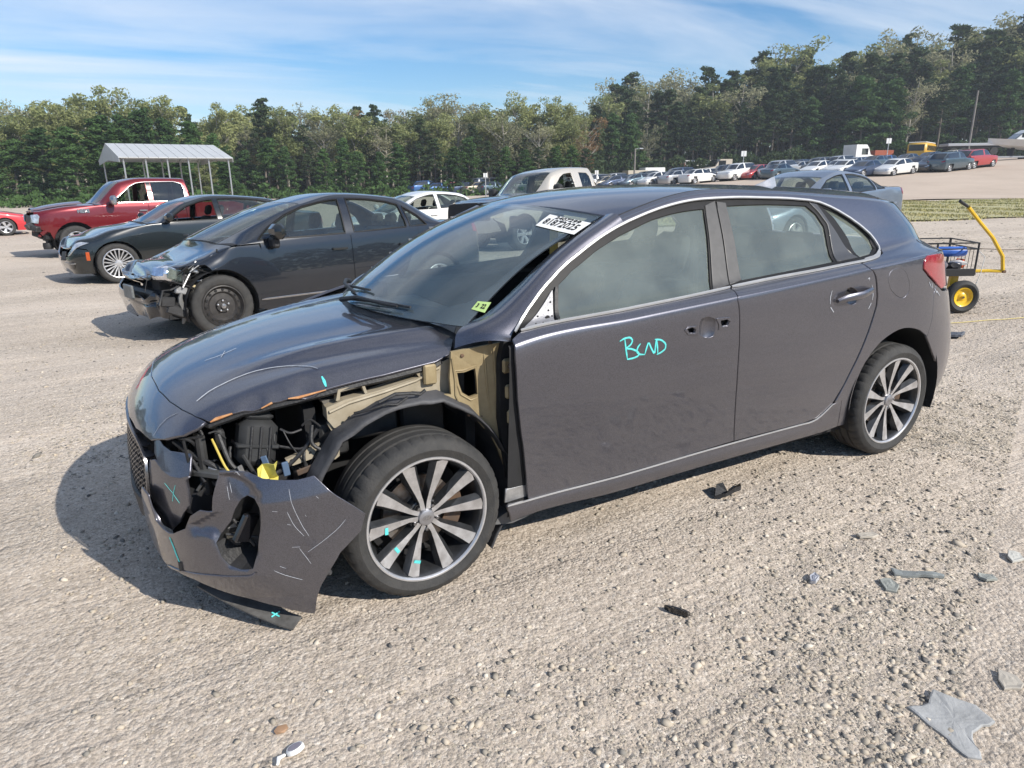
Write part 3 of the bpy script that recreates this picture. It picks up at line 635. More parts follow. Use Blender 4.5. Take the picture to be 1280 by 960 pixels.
# bright mouldings
M_satin = mat('satin_trim', (.48, .48, .48), .42, metal=.55, var=.08, scale=20)
def trimline(name, pts, w, m=M_satin, h=.006, parent=CAR, off=.002, fn=G, vs=VS, rnd=1):
    V, F = ribbon(name, fn, pts, w, m, parent, off=off, th=h, step=.03, vs=vs, rnd=rnd)
    return MB().add(V, F).obj(name, m, parent, smooth=True)
lch = [(.375, 6.45)] + D['lchrome'][1:-1]
trimline('window_moulding', lch[:18], .012)
trimline('belt_moulding', [(2.52, 6.78), (2.45, 6.5), (2.35, 6.40), (2.2, 6.46), (2.0, 6.53), (1.7, 6.68), (1.45, 6.70)], .016)
trimline('belt_moulding', [(1.44, 6.70), (1.15, 6.60), (.87, 6.54), (.6, 6.40), (.40, 6.44)], .013)
trimline('sill_moulding', D['chrome_rocker'], .007, h=.004)
# window surround, pillars and glazing
gf, gr, gq, mpz = D['glass_front'], D['glass_rear'], D['glass_quarter'], D['mirror_plate']
dlo = [(.40, 6.52), (.439, 7.35), (.532, 8.13), (.64, 8.57), (.805, 8.80), (.972, 8.98), *[(u, v-.05) for u, v in lout[1:11]], (2.50, 6.72), (2.42, 6.50), (2.3, 6.40), (2.2, 6.42), (2.0, 6.5), (1.7, 6.62), (1.45, 6.66), (1.15, 6.55), (.87, 6.5), (.6, 6.36)]
M_seal = mat('window_seal', (.012, .012, .013), .5, var=.2, scale=20, spec=.2)
G_side = glass('side_glass', (.74, .82, .78), 1.7, .22, (.47, .53, .45))  # pale film colour stands in for reflected ground and sky, besides dust
G_ws = glass('windscreen_glass', (.80, .89, .89), 1.3, .20, (.26, .35, .40))  # bluish film paints the sky's reflection into the screen, besides dust
for mir in (False, True):
    gp('window_surround', dlo, m=M_seal, holes=[gf, gr, gq], off=-.006, step=.05, flange=.03, mirror=mir)
    for nm, k_ in (('front_window', gf), ('rear_window', gr), ('quarter_window', gq)):
        c_ = np.mean(k_, 0)
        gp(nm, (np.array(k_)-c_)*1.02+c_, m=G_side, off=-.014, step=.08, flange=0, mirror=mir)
M_pil = mat('satin_pillar', (.062, .060, .058), .42, metal=.1, var=.15, scale=30)
gp('pillar_trim', 'pillar_front', m=M_pil, off=.0, step=.05); gp('pillar_trim', 'pillar_rear', m=M_pil, off=.0, step=.05)
gp('pillar_trim', 'pillar_back', m=mat('satin_pillar_dark', (.045, .045, .047), .4, coat=.2), off=.0, step=.05)
# bare bracket where the door mirror was
plate_m = mat('bare_mirror_mount', (.26, .26, .275), .5, metal=.4, var=.15, scale=40, bump=.2)
mpo = gp('mirror_mount', 'mirror_plate', m=plate_m, off=.004, step=.03, flange=.01)
for (u_, v_, r_) in ((.527, 6.95, .010), (.47, 6.72, .004), (.50, 6.68, .004), (.535, 6.62, .004), (.54, 7.3, .004), (.555, 7.6, .004), (.548, 7.0, .004), (.49, 7.15, .004)):
    c_ = G(u_, v_) + np.array([0, .006, 0]); mb = MB(); mb.lathe([(0, .0), (r_, .0), (r_*.8, .0015), (0, .0015)], n=10 if r_ > .006 else 6, c=tuple(c_)); mb.obj('mount_hole', M_dark, mpo)
trimline('mirror_bar', [(.563, 6.45), (.570, 7.2), (.590, 8.05)], .022, m=M_black, h=.01)
# windscreen pillar: ruled between the glass edge and the window frame
Lp = np.array([(-.365, .842, .897), (-.374, .838, .925), (-.439, .811, .993), (-.533, .78, 1.069), (-.642, .747, 1.141), (-.807, .709, 1.219), (-.985, .676, 1.281)])
Up = np.array([(-.20, .715, .868), (-.235, .685, .928), (-.371, .655, .975), (-.50, .64, 1.055), (-.61, .622, 1.13), (-.75, .598, 1.21), (-.965, .572, 1.311)])
def APIL(s, w):
    s = np.asarray(s, float); w = np.asarray(w, float); k = np.arange(7)
    a = np.stack([_cr(k, Up[:, i], s) for i in range(3)], -1); b = np.stack([_cr(k, Lp[:, i], s) for i in range(3)], -1)
    w_ = w[..., None]; c = a*(1-w_) + b*w_
    bl = (.034*np.sin(np.clip(w, 0, 1)*math.pi))[..., None]
    return c + bl*np.array([.25, .75, .6])
for mir in (False, True):
    patch('windscreen_pillar', APIL, [(0, 0), (1, 0), (2, 0), (3, 0), (4, 0), (5, 0), (6, 0), (6, 1), (5, 1), (4, 1), (3, 1), (2, 1), (1, 1), (0, 1)], PG, CAR, step=.16, flange=0, mirror=mir, nrm_eps=5e-3)
# roof
def ROOF(x, t):
    """x along, t -1..1 across between the roof ditches"""
    x = np.asarray(x, float); t = np.asarray(t, float); v = 10.8 + (13-10.8)*(1-np.abs(t)); P_ = G(-x, np.clip(v, 10.8, 12.999)); P_ = P_.copy()
    P_[..., 1] *= np.sign(t)+(t == 0)
    ye = G(-x, np.full_like(x, 10.8)); zc = G(-x, np.full_like(x, 12.999))
    y = t*ye[..., 1]; z = ye[..., 2] + (zc[..., 2]-ye[..., 2])*(1-np.abs(t)**2.3)
    P_[..., 1] = y; P_[..., 2] = z; P_[..., 0] = x
    return P_
header = [(-.82-.15*s*s-.004, s) for s in np.linspace(-1, 1, 15)]
patch('roof', ROOF, header + [(-1.5, 1), (-2.2, 1), (-2.75, 1), (-2.95, .6), (-3.02, 0), (-2.95, -.6), (-2.75, -1), (-2.2, -1), (-1.5, -1)], PG, CAR, step=.05, flange=.012, gap=.002, nrm_eps=4e-3)
for s in (1, -1):
    mb = MB(); mb.tube([(x_, s*(G(-x_, 10.78)[1]+.002), G(-x_, 10.78)[2]-.004) for x_ in np.linspace(-.98, -2.75, 26)], .006, 6); mb.obj('roof_ditch_strip', M_black, CAR, smooth=True)
# shark-fin aerial
V = []; F = []
fin = [(-2.42, .0, .030), (-2.47, .016, .032), (-2.53, .034, .028), (-2.585, .054, .016), (-2.605, .058, .007), (-2.625, .0, .022)]
zr_ = float(G(2.5, 12.99)[2])
for x_, h_, w_ in fin: V += [(x_, -w_, zr_-.012), (x_, w_, zr_-.012), (x_-.004, w_*.15, zr_-.006+h_), (x_-.004, -w_*.15, zr_-.006+h_)]
for i in range(len(fin)-1):
    for k in range(4): F.append((i*4+k, i*4+(k+1) % 4, (i+1)*4+(k+1) % 4, (i+1)*4+k))
F += [(0, 1, 2, 3), tuple((len(fin)-1)*4+k for k in range(4))]
MB().add(V, F).obj('shark_fin_aerial', paint('fin_paint', (.42, .42, .43), metal=.4), CAR, smooth=True)
# rear end: dark tailgate glass, lamp, bumper, tailgate
tg = [(2.975, 7.12), (2.955, 7.6), (2.935, 8.3), (2.865, 8.92), (2.80, 10.0), (2.775, 10.8), (3.05, 11.2), (3.3, 10.2), (3.3, 7.12)]
M_tg = mat('dark_tail_trim', (.012, .016, .028), .10, coat=1)
M_red = mat('red_lamp_lens', (.20, .006, .012), .14, coat=1, var=.35, scale=9, col2=(.32, .02, .035))
for mir in (False, True):
    gp('tailgate_trim', tg, m=M_tg, mirror=mir, off=-.002, gap=.002, flange=.01)
    la = gp('tail_lamp', [(2.727, 4.88), (2.726, 5.01), (2.762, 5.33), (2.85, 5.28), (2.93, 5.2), (2.99, 5.1), (2.99, 4.5), (2.93, 4.47), (2.875, 4.56), (2.857, 4.60), (2.787, 4.73)], m=M_red, mirror=mir, off=.006, step=.03, gap=.001)
    gp('rear_bumper', [(2.832, 3.66), (2.853, 4.0), (2.853, 4.42), (2.878, 4.54), (2.95, 4.43), (3.05, 4.4), (3.9, 4.3), (3.9, .2), (3.1, .4), (3.02, 1.5), *[q for q in arch[-4:]][::-1]], mirror=mir, gap=.0015, step=.06)
    gp('tailgate', [(2.985, 5.15), (3.06, 5.1), (3.06, 4.46), (3.9, 4.36), (3.9, 7.1), (2.985, 7.1)], mirror=mir, gap=.003, step=.08)
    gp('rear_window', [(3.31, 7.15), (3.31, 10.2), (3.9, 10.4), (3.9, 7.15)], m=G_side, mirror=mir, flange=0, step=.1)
    gp('tailgate_trim', [(2.79, 10.9), (3.06, 11.3), (3.32, 10.3), (3.9, 10.5), (3.9, 12.9), (2.95, 12.9)], m=PG, mirror=mir, step=.1)
# windscreen
W2 = lambda s, t: WIND(s, t)
wo_ = [(-1, 0), (-.5, .0), (0, 0), (.5, 0), (1, 0), (1, .25), (1, .5), (1, .75), (1, 1), (.5, 1), (0, 1), (-.5, 1), (-1, 1), (-1, .75), (-1, .5), (-1, .25)]
fr_ = D['fritline']; right_ = [(-.96, .12), (-.97, .5), (-.96, .93)]
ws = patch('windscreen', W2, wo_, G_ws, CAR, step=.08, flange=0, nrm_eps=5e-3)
hole_ = [(-.95, .14), (-.7, .10), (0, .09), (.5, .09), (.80, .10), (.90, .16), (.945, .30), (.955, .55), (.955, .80), (.93, .945), (.5, .965), (0, .955), (-.5, .965), (-.93, .945), (-.965, .8), (-.965, .4)]
patch('windscreen_border', W2, wo_, M_gloss, CAR, holes=[hole_], step=.07, flange=0, off=-.006, nrm_eps=5e-3)
def edge_clips():
    mb = MB(); pp = [WIND(-1.0, t) + np.array([0, -.004, .004]) for t in np.linspace(.02, .98, 16)]; mb.tube(pp, .008, 6); return mb.obj('windscreen_seal', M_black, CAR, smooth=True)
edge_clips()
for t in (.14, .30, .46, .62, .78):
    c_ = WIND(-1.0, t); mb = MB(); mb.box((-.012, -.006, -.004), (.012, .006, .006), Matrix.Translation(Vector(c_)+Vector((0, 0, .008)))); mb.obj('edge_clip', M_chrome, CAR)
# stickers on the screen
def quadfn(q, fn, off):
    q = np.array(q, float)
    def f(x, y):   # x,y in -1..1
        a, b = (x+1)/2, (y+1)/2
        s = (q[0]*(1-a)+q[3]*a)*(1-b) + (q[1]*(1-a)+q[2]*a)*b
        P_ = fn(s[0], s[1]); n_ = np.cross(fn(s[0]+.01, s[1])-P_, fn(s[0], s[1]+.01)-P_); n_ /= np.linalg.norm(n_); n_ *= 1 if n_[2] > 0 else -1
        return P_ + n_*off
    return f
sq = D['sticker']; sq = [sq[0], sq[1], sq[2], sq[3]]
sf = quadfn(sq, WIND, .003); V = []; F = []
for i in range(7):
    for j in range(4): V.append(sf(-1+i/3, -1+j/1.5))
for i in range(6):
    for j in range(3): F.append((i*4+j, (i+1)*4+j, (i+1)*4+j+1, i*4+j+1))
stk = mesh_obj('lot_number_sticker', V, F, M_white, ws); stk['label'] = 'white sticker printed with black lot number 81872025'
sf2 = quadfn(sq, WIND, .0045)
text_mesh('lot_number', '81872025', 1.25, M_ink, ws, place=lambda x, y: sf2(x*.335, y*1.02-.12), bold=.03)
text_mesh('lot_code', '2407299', .62, M_ink, ws, place=lambda x, y: sf2(x*.55+.06, y*1.0+.70), bold=.02)
gq_ = D['green']; gfn = quadfn([gq_[0], gq_[1], gq_[2], gq_[3]], WIND, .003)
M_green = mat('green_decal', (.45, .62, .22), .5, var=.1, scale=60)
V = [gfn(-1, -1), gfn(1, -1), gfn(1, 1), gfn(-1, 1)]; mesh_obj('inspection_decal', V, [(0, 1, 2, 3)], M_green, ws)
gfn2 = quadfn([gq_[0], gq_[1], gq_[2], gq_[3]], WIND, .0045)
text_mesh('decal_number', '3  22', 1.1, M_ink, ws, place=lambda x, y: gfn2(x*.6, y*1.1), bold=.04)
# wipers and scuttle
mb = MB(); w0 = WIND(-.72, .03)
def wp(s, t, h): q = WIND(s, t); return (q[0]+h*.6, q[1], q[2]+h)
mb.tube([wp(-.80, .02, .02), wp(-.66, .035, .03), wp(-.40, .045, .03), wp(-.02, .05, .02)], [.012, .009, .007, .005], 8)
mb.tube([wp(-.55, .02, .012), wp(-.25, .07, .014), wp(.12, .10, .012)], [.005, .007, .005], 6)
mb.obj('wiper', M_black, CAR, smooth=True)
mb = MB(); mb.tube([wp(-.10, -.02, .02), wp(.15, .02, .03), wp(.45, .03, .022), wp(.55, .035, .02)], [.012, .009, .007, .005], 8); mb.tube([wp(-.08, .0, .012), wp(.3, .045, .012), wp(.62, .055, .01)], [.005, .007, .005], 6); mb.obj('wiper', M_black, CAR, smooth=True)
V = []; F = []
ys_ = np.linspace(-.70, .70, 21)
for y_ in ys_:
    s_ = y_/.672; b_ = WIND(np.clip(s_, -1, 1), -.0); xh = -.105 - .19*(abs(y_)/.55)**2.2*.75 if abs(y_) < .6 else -.30
    zh = float(HOOD(b_[0]+.05, y_)[2])-.03; zq = min(b_[2]+.008, float(HOOD(b_[0]-.02, y_)[2])+.012) if abs(y_) > .45 else b_[2]+.012
    V += [(b_[0]-.03, y_, zq), (b_[0]+.045, y_, min(b_[2]-.045, zh)), (b_[0]+.10, y_, min(b_[2]-.06, zh-.02))]
for i in range(20):
    for j in range(2): F.append((i*3+j, i*3+j+1, (i+1)*3+j+1, (i+1)*3+j))
mesh_obj('scuttle_panel', V, F, M_black, CAR)
# ---------------- bonnet with bent and rusty edge
hl_ = D['hood_left']; hb_ = D['hood_back']; hseam = D['seam']
mirr = lambda pts: [(a, -b) for a, b in pts]
left = hl_[1:-1]
hood_out = [(.783, 0), *hseam[2:-1], hl_[0], *left, *hb_[:-2]]
right_back = [(-.13, -.10), (-.15, -.25), (-.20, -.42), (-.262, -.56), (-.235, -.66)]
right_edge = [(-.20, -.70), (-.05, -.725), (.13, -.728), (.28, -.722), (.37, -.708), (.45, -.69), (.55, -.655), (.65, -.61)]
hood_out += [(-.118, 0.0)] + right_back + right_edge + mirr(hseam[2:-1])[::-1]
def HW(x, y): return HOOD(x, y)
def hwarp(P, U, W):
    P = P.copy(); e = np.clip((W-.60)/.10, 0, 1)*np.clip((U-.25)/.1, 0, 1)*np.clip((.66-U)/.05, 0, 1)
    P[:, 2] += e*(.010*np.sin(U*34) - .006 + .006*np.sin(U*71)); return P
hood = patch('bonnet', HW, hood_out, PG, CAR, step=.035, flange=.012, roll=.004, warp=hwarp, gap=.001)
M_rust = mat('rust_edge', (.42, .17, .06), .75, var=.35, scale=60, col2=(.55, .30, .14))
def rustedge(pts, w):
    q = np.array(pts); P_ = hwarp(HOOD(q[:, 0], q[:, 1]), q[:, 0], q[:, 1]); P_[:, 2] -= .004; P_[:, 1] += .001
    mb = MB(); mb.tube([tuple(v) for v in P_], w, 6); return mb.obj('rusty_hem', M_rust, hood, smooth=True)
rustedge(left[0:3], [.002, .006, .003]); rustedge(left[4:6], [.002, .004]); rustedge(left[6:8]+[left[8]], [.002, .005, .002])
mb = MB(); q = np.array([hl_[0]]+left[:16]); P_ = HOOD(q[:, 0], q[:, 1]); mb.tube([(v[0], v[1]-.018, v[2]-.022) for v in P_], .012, 6); mb.obj('bonnet_frame', M_black, hood, smooth=True)
# inner bonnet skin keeps the bay dark
patch('bonnet_liner', HW, [(a*.94+.01, b*.93) for a, b in hood_out], M_dark, CAR, step=.12, flange=0, off=-.035)
# markings drawn on the paint
ribbons('marker_line', HOOD, [D['hoodmark1']], .010, M_teal, hood, off=.002)
ribbons('scratch', HOOD, [D['hoodmark0'], D['hoodmark2'], D['hoodmark3'], D['hoodmark4']], .0028, M_chalk, hood, off=.002)
ribbons('marker_word', G, [D['ink%d' % i] for i in range(7)], .0075, M_teal, door_f, vs=VS)['label'] = 'teal handwritten letters BCND on the front door'
ribbons('scratch', G, [D['chalk%d' % i] for i in range(5)], .0045, M_chalk, door_r, vs=VS)
ribbons('scratch', G, [D['scuff%d' % i] for i in range(3)], .004, M_chalk, CAR, vs=VS)
# ---------------- front panel between bonnet and grille
ul = D['upper_left']
up_out = [(.787, 0), *[(a+.004, b) for a, b in hseam[2:-1]], (.655, .620), *ul[1:5], (.835, .415), (.862, .30), (.880, .15), (.884, 0)]
up_out = up_out + [(a, -b) for a, b in up_out[::-1][1:-1]]
PGB = PG
patch('nose_panel', HOOD, up_out, PG, CAR, step=.03, flange=.014, gap=.001)
ribbons('scratch', HOOD, [D['hoodmark2']], .0028, M_chalk, CAR, off=.002)
ribbons('scratch', HOOD, [D['hoodmark0']], .0022, M_chalk, CAR, off=.003)
nose_parts = True
midp = patch('bumper_insert', NOSE, D['mid'], PG, CAR, step=.03, flange=.012, label='scratched grey bumper section beside the grille')
patch('lamp_ledge', NOSE, D['ledge'], PG, CAR, step=.02, flange=.01, warp=lambda P, U, W: P-np.stack([0*W, .9*np.clip(W-.525, -.01, .2)-.004, -.25*np.clip(W-.525, 0, .2)], -1))
ribbons('marker_line', NOSE, [D['midmark0'], D['midmark1'], D['midmark2']], .0020, M_teal, midp)
# grille: black mesh in a dark chrome frame, with the badge
gro = [(.0, .615), (.2, .608), (.33, .588), (.405, .545), (.418, .46), (.405, .36), (.36, .30), (.2, .275), (0, .27)]
gr_full = gro + [(-a, b) for a, b in gro[::-1][1:-1]]
patch('grille_back', NOSE, gr_full, M_dark, CAR, step=.06, off=-.05, flange=0)
mb = MB()
for z_ in np.arange(.285, .61, .026):
    for y0 in np.arange(-.40, .40, .032):
        y1 = y0+.016*((int(round(z_/.026)) % 2))
        if not inside(np.array(gr_full), np.array([[y1, z_]]))[0]: continue
        c = [NOSE(y1+dy_, z_+dz_) for dy_, dz_ in ((0, .013), (.016, 0), (0, -.013), (-.016, 0))]; ci = [NOSE(y1+dy_*.62, z_+dz_*.62) for dy_, dz_ in ((0, .013), (.016, 0), (0, -.013), (-.016, 0))]
        cb = [q_-np.array([.03, 0, 0]) for q_ in ci]
        mb.add(c+ci+cb, [(i, (i+1) % 4, 4+(i+1) % 4, 4+i) for i in range(4)] + [(4+i, 4+(i+1) % 4, 8+(i+1) % 4, 8+i) for i in range(4)])
gm = mb.obj('grille_mesh', mat('grille_black', (.03, .03, .032), .3, coat=.4), CAR); gm['kind'] = 'stuff'
V, F = ribbon('x', NOSE, gro, .011, None, None, off=.002, th=.008, step=.03); V2, F2 = ribbon('x', NOSE, [(-a, b) for a, b in gro], .011, None, None, off=.002, th=.008, step=.03)
MB().add(V, F).add(V2, F2).obj('grille_frame', mat('dark_chrome', (.22, .22, .23), .25, metal=1), CAR, smooth=True)
# oval badge with a slanted H
bd = empty('badge', parent=CAR); c_ = NOSE(0., .555) + np.array([-.012, 0, 0])
mb = MB(); V = []; F = []
for k in range(28):
    a = 2*math.pi*k/28
    for rr, xx in ((1, 0), (1.0, .006), (.84, .006), (.84, .0)): V.append((c_[0]+xx, c_[1]+.085*rr*math.cos(a), c_[2]+.043*rr*math.sin(a)))
for k in range(28):
    for j in range(3): F.append((k*4+j, k*4+j+1, ((k+1) % 28)*4+j+1, ((k+1) % 28)*4+j))
mb.add(V, F); mb.obj('badge_ring', M_chrome, bd, smooth=True)
mb = MB()
for pl_ in ([(-.045, -.03), (-.028, -.03), (-.010, .03), (-.030, .03)], [(.012, -.03), (.030, -.03), (.045, .03), (.028, .03)], [(-.035, -.008), (.03, .0), (.034, .01), (-.03, .004)]):
    mb.add([(c_[0]+.001, c_[1]-a, c_[2]+b) for a, b in pl_] + [(c_[0]+.006, c_[1]-a, c_[2]+b) for a, b in pl_], [(0, 1, 2, 3), (7, 6, 5, 4), (0, 4, 5, 1), (1, 5, 6, 2), (2, 6, 7, 3), (3, 7, 4, 0)])
mb.obj('badge_letter', M_chrome, bd)
# lower number-plate black section
patch('grille_base', NOSE, [(-.36, .30), (-.2, .262), (0, .255), (.2, .262), (.36, .30), (.40, .37), (.33, .37), (0, .345), (-.33, .37), (-.40, .37)], M_black, CAR, step=.05, off=.012, flange=.02)
# ---------------- torn front bumper
def seg_dist(P, L):
    """signed distance to a closed outline, positive inside"""
    L = np.asarray(L, float); d = np.full(len(P), 9.)
    for i in range(len(L)):
        p, q = L[i], L[(i+1) % len(L)]; e = q-p; t = np.clip(((P-p)@e)/(e@e+1e-12), 0, 1); d = np.minimum(d, np.linalg.norm(P-p-t[:, None]*e, axis=1))
    return np.where(inside(L, P), d, -d)
_rec = np.array(D['recess'])*[1, VS]; _cre = np.array(D['crease'])
def bwarp(P, U, W):
    P = np.array(P, float); U = np.atleast_1d(np.asarray(U, float)); W = np.atleast_1d(np.asarray(W, float)); sh = P.shape; P = P.reshape(-1, 3)
    t = np.clip(seg_dist(np.stack([U, W*VS], -1), _rec)/.030, -.3, 1)+.3; t = np.clip(t/1.3, 0, 1); rec = -.024*t*t*(3-2*t)
    vc = np.interp(U, _cre[:-1, 0], _cre[:-1, 1]); am = np.clip((-.44-U)/.16, 0, 1)*.75+.25
    band = np.where(W > vc, np.clip(1-(W-vc)/1.3, 0, 1), np.clip(1-(vc-W)/.9, 0, 1))*.026*am
    top = -.030*np.clip((W-3.95)/.9, 0, 1)*np.clip((U+.66)/.08, 0, 1)
    dn = rec+band+top+.004; P[:, 1] += dn*.85+.012*np.clip((U+.62)/.35, 0, 1); P[:, 0] += dn*.5; return P.reshape(sh)
bo = D['bumper']
bmp = gp('front_bumper', bo, holes=[D['fog_hole']], step=.018, flange=.006, roll=.002, warp=bwarp, label='torn front bumper with scratches and an open fog lamp hole')
# right-hand half of the bumper, round the far corner
gp('front_bumper', [(-1.40, 1.2), (-1.0, .9), (-.6, .8), (-.42, .9), (-.38, 2.5), (-.30, 3.6), (-.36, 4.6), (-.7, 5.2), (-1.0, 3.4), (-1.05, 3.3), (-1.15, 2.1), (-1.4, 1.8)], mirror=True, step=.06)
gp('front_lip', [(-1.40, 1.9), (-1.15, 2.2), (-1.02, 3.0), (-.97, 2.74), (-.95, 1.5), (-1.1, 1.0), (-1.4, .9)], step=.05)
V, F = ribbon('x', lambda u, v: bwarp(G(u, v), u, v), D['crease'], .012, None, None, off=.0, th=.003, step=.02, vs=VS)
MB().add(V, F).obj('bumper_crease', PG, bmp, smooth=True)
bfn = lambda u, v: bwarp(G(u, v), np.asarray(u), v) if np.ndim(u) else G(u, v)
ribbons('marker_line', bfn, [D['bumpmark0']], .010, M_teal, bmp, vs=VS)
ribbons('scratch', bfn, [D['bumpmark%d' % i] for i in (1, 2, 3, 4, 5, 6, 7, 8)], .0015, M_chalk, bmp, vs=VS)
rs = random.Random(3); sl = []
for i in range(6):
    u0 = rs.uniform(-.52, -.3); v0 = rs.uniform(2.2, 4.2); L_ = rs.uniform(.006, .022); a = rs.gauss(1.1, .5)
    sl.append([(u0, v0), (u0+L_*math.cos(a), v0-L_*math.sin(a)/VS)])
ribbons('scuff_marks', bfn, sl, .0010, M_chalk, bmp, vs=VS)['kind'] = 'stuff'
# fog lamp pocket
mb = MB(); fh = np.array(D['fog_hole']); P0 = bwarp(G(fh[:, 0], fh[:, 1]), fh[:, 0], fh[:, 1]); c_ = P0.mean(0); P1 = (P0-c_)*.8+c_-np.array([.07, .07, 0]); n_ = len(P0)
V = [*P0, *P1, P1.mean(0)]; F = [(i, (i+1) % n_, n_+(i+1) % n_, n_+i) for i in range(n_)] + [(n_+i, n_+(i+1) % n_, 2*n_) for i in range(n_)]
mb.add(V, F); pk = mb.obj('fog_lamp_pocket', M_black, CAR)
def bar(name, a, b, r, m=M_black, parent=CAR, n=8): return MB().tube([a, b], r, n).obj(name, m, parent, smooth=True)
q_ = c_ - np.array([.02, .02, 0])
bar('pocket_rib', q_+np.array([.05, -.03, .06]), q_+np.array([-.02, .0, -.07]), .006, parent=pk); bar('pocket_rib', q_+np.array([.06, -.03, -.02]), q_+np.array([-.05, .0, -.05]), .005, parent=pk)
mb = MB(); mb.box((-.03, -.012, -.05), (.03, .012, .05), Matrix.Translation(Vector(q_)) @ Matrix.Rotation(-.5, 4, 'Y') @ Matrix.Rotation(.5, 4, 'Z'), ch=.006); mb.obj('fog_lamp', M_gloss, pk)
# strip hanging from the bumper to the ground
st = [((.735, .60, .125), .02), ((.69, .655, .105), .026), ((.63, .71, .075), .032), ((.57, .765, .050), .038), ((.515, .81, .028), .042), ((.475, .84, .014), .040)]
V = []; F = []
for (a, b, c), w in st: V += [(a-.02, b-w*.5, c+.012), (a+.02, b+w*.5, c), (a+.02, b+w*.5, c-.006), (a-.02, b-w*.5, c+.006)]
for i in range(len(st)-1):
    for k in range(4): F.append((i*4+k, i*4+(k+1) % 4, (i+1)*4+(k+1) % 4, (i+1)*4+k))
F += [(0, 1, 2, 3), tuple(len(st)*4-4+k for k in range(4))]
lip = MB().add(V, F).obj('hanging_lip', mat('scuffed_lip', (.085, .082, .078), .5, var=.4, scale=20), CAR); lip['label'] = 'black lower lip strip hanging down to the ground'
mb = MB()
for (a, b) in (((.545, .785, .051), (.525, .805, .040)), ((.550, .80, .044), (.52, .785, .046))):
    mb.tube([a, b], .003, 5)
mb.obj('marker_line', M_teal, lip)
# ---------------- engine bay seen where the fender and headlight are missing
M_beige = mat('primer_beige', (.25, .19, .10), .5, metal=.2, var=.22, scale=7, col2=(.40, .325, .19), bump=.12, bscale=30, detail=8)
M_beige2 = mat('dusty_beige', (.27, .225, .15), .6, metal=.1, var=.25, scale=9, col2=(.42, .37, .28))
y_, pts = PL['hinge_pillar']; plate('hinge_pillar', pts, y_-.03, y_, M_dark, CAR)
for (a, b, r_) in ((-.375, .80, .017), (-.385, .70, .016), (-.392, .60, .014), (-.40, .53, .012)):
    hb = MB(); hb.box((a-.03, .80, b-.028), (a+.028, .818, b+.028), ch=.008); hb_o = hb.obj('hinge_bracket', M_beige, CAR); hb = MB(); hb.lathe([(0, .018), (r_*.7, .018), (r_*.7, .030), (r_*.4, .034), (0, .034)], 8, c=(a, .80, b)); hb.obj('bolt', M_steel, hb_o)
y_, pts = PL['apron_rear']; hole = PL['apron_hole'][1]
bend = lambda a, b: .03*max(0, (-.26-a)/.14)
ar = plate('fender_apron', pts, y_-.012, y_, M_beige, CAR, holes=[hole], bend=bend)
plate('apron_cavity', [(-.17, .66), (-.30, .66), (-.30, .81), (-.17, .81)], .62, .63, M_dark, CAR)
# raised pressings and seams of the apron
def bead(path, y, r, m=M_beige, parent=ar): return MB().tube([(a, y, b) for a, b in path], r, 6).obj('pressed_bead', m, parent, smooth=True)
hc = np.array(hole); hh = (hc-hc.mean(0))*1.22+hc.mean(0); bead([*map(tuple, hh), tuple(hh[0])], .745, .004)
bead([(-.176, .84), (-.185, .76), (-.185, .70), (-.20, .66), (-.24, .63), (-.30, .55)], .746, .005)
bead([(-.30, .855), (-.305, .78), (-.31, .70), (-.325, .60), (-.36, .50), (-.395, .40)], .755, .005)
bead([(-.335, .86), (-.34, .75), (-.345, .66), (-.355, .56), (-.385, .46)], .765, .004)
for a, b in ((-.215, .845), (-.262, .85), (-.235, .615), (-.29, .60), (-.33, .88)):
    MB().lathe([(0, 0), (.008, 0), (.007, .004), (0, .005)], 8, c=(a, .747, b)).obj('bolt', M_steel, ar)
y_, pts = PL['apron_mid']; am = plate('fender_rail', pts, y_-.06, y_, M_beige2, CAR)
bead([(.27, .70), (.2, .722), (.07, .742), (-.05, .765), (-.14, .80)], .703, .006, M_beige2, am)
bead([(.20, .67), (.12, .70), (.03, .72), (-.06, .712), (-.15, .69)], .712, .009, M_beige2, am)
mb = MB(); mb.box((-.125, .70, .745), (-.075, .722, .82), ch=.006); mb.obj('rail_bracket', M_beige, am)
y_, pts = PL['rail_top']; plate('rail_ledge', pts, y_-.10, y_, mat('rail_grey', (.11, .10, .085), .6, var=.4, scale=8), CAR)
y_, pts = PL['handle_bracket']; plate('fender_bracket', pts, y_-.03, y_, M_beige2, CAR)
y_, pts = PL['bracket']
bk = plate('lamp_bracket', pts, y_-.02, y_, M_beige2, CAR)
for a, b in ((.408, .543), (.345, .562), (.315, .570), (.285, .585), (.266, .535)):
    MB().lathe([(0, 0), (.009 if a > .4 else .005, 0), (.008 if a > .4 else .004, .002), (0, .002)], 8, c=(a, y_, b)).obj('bracket_hole', M_dark, bk)
bk.data.materials.append(M_beige)
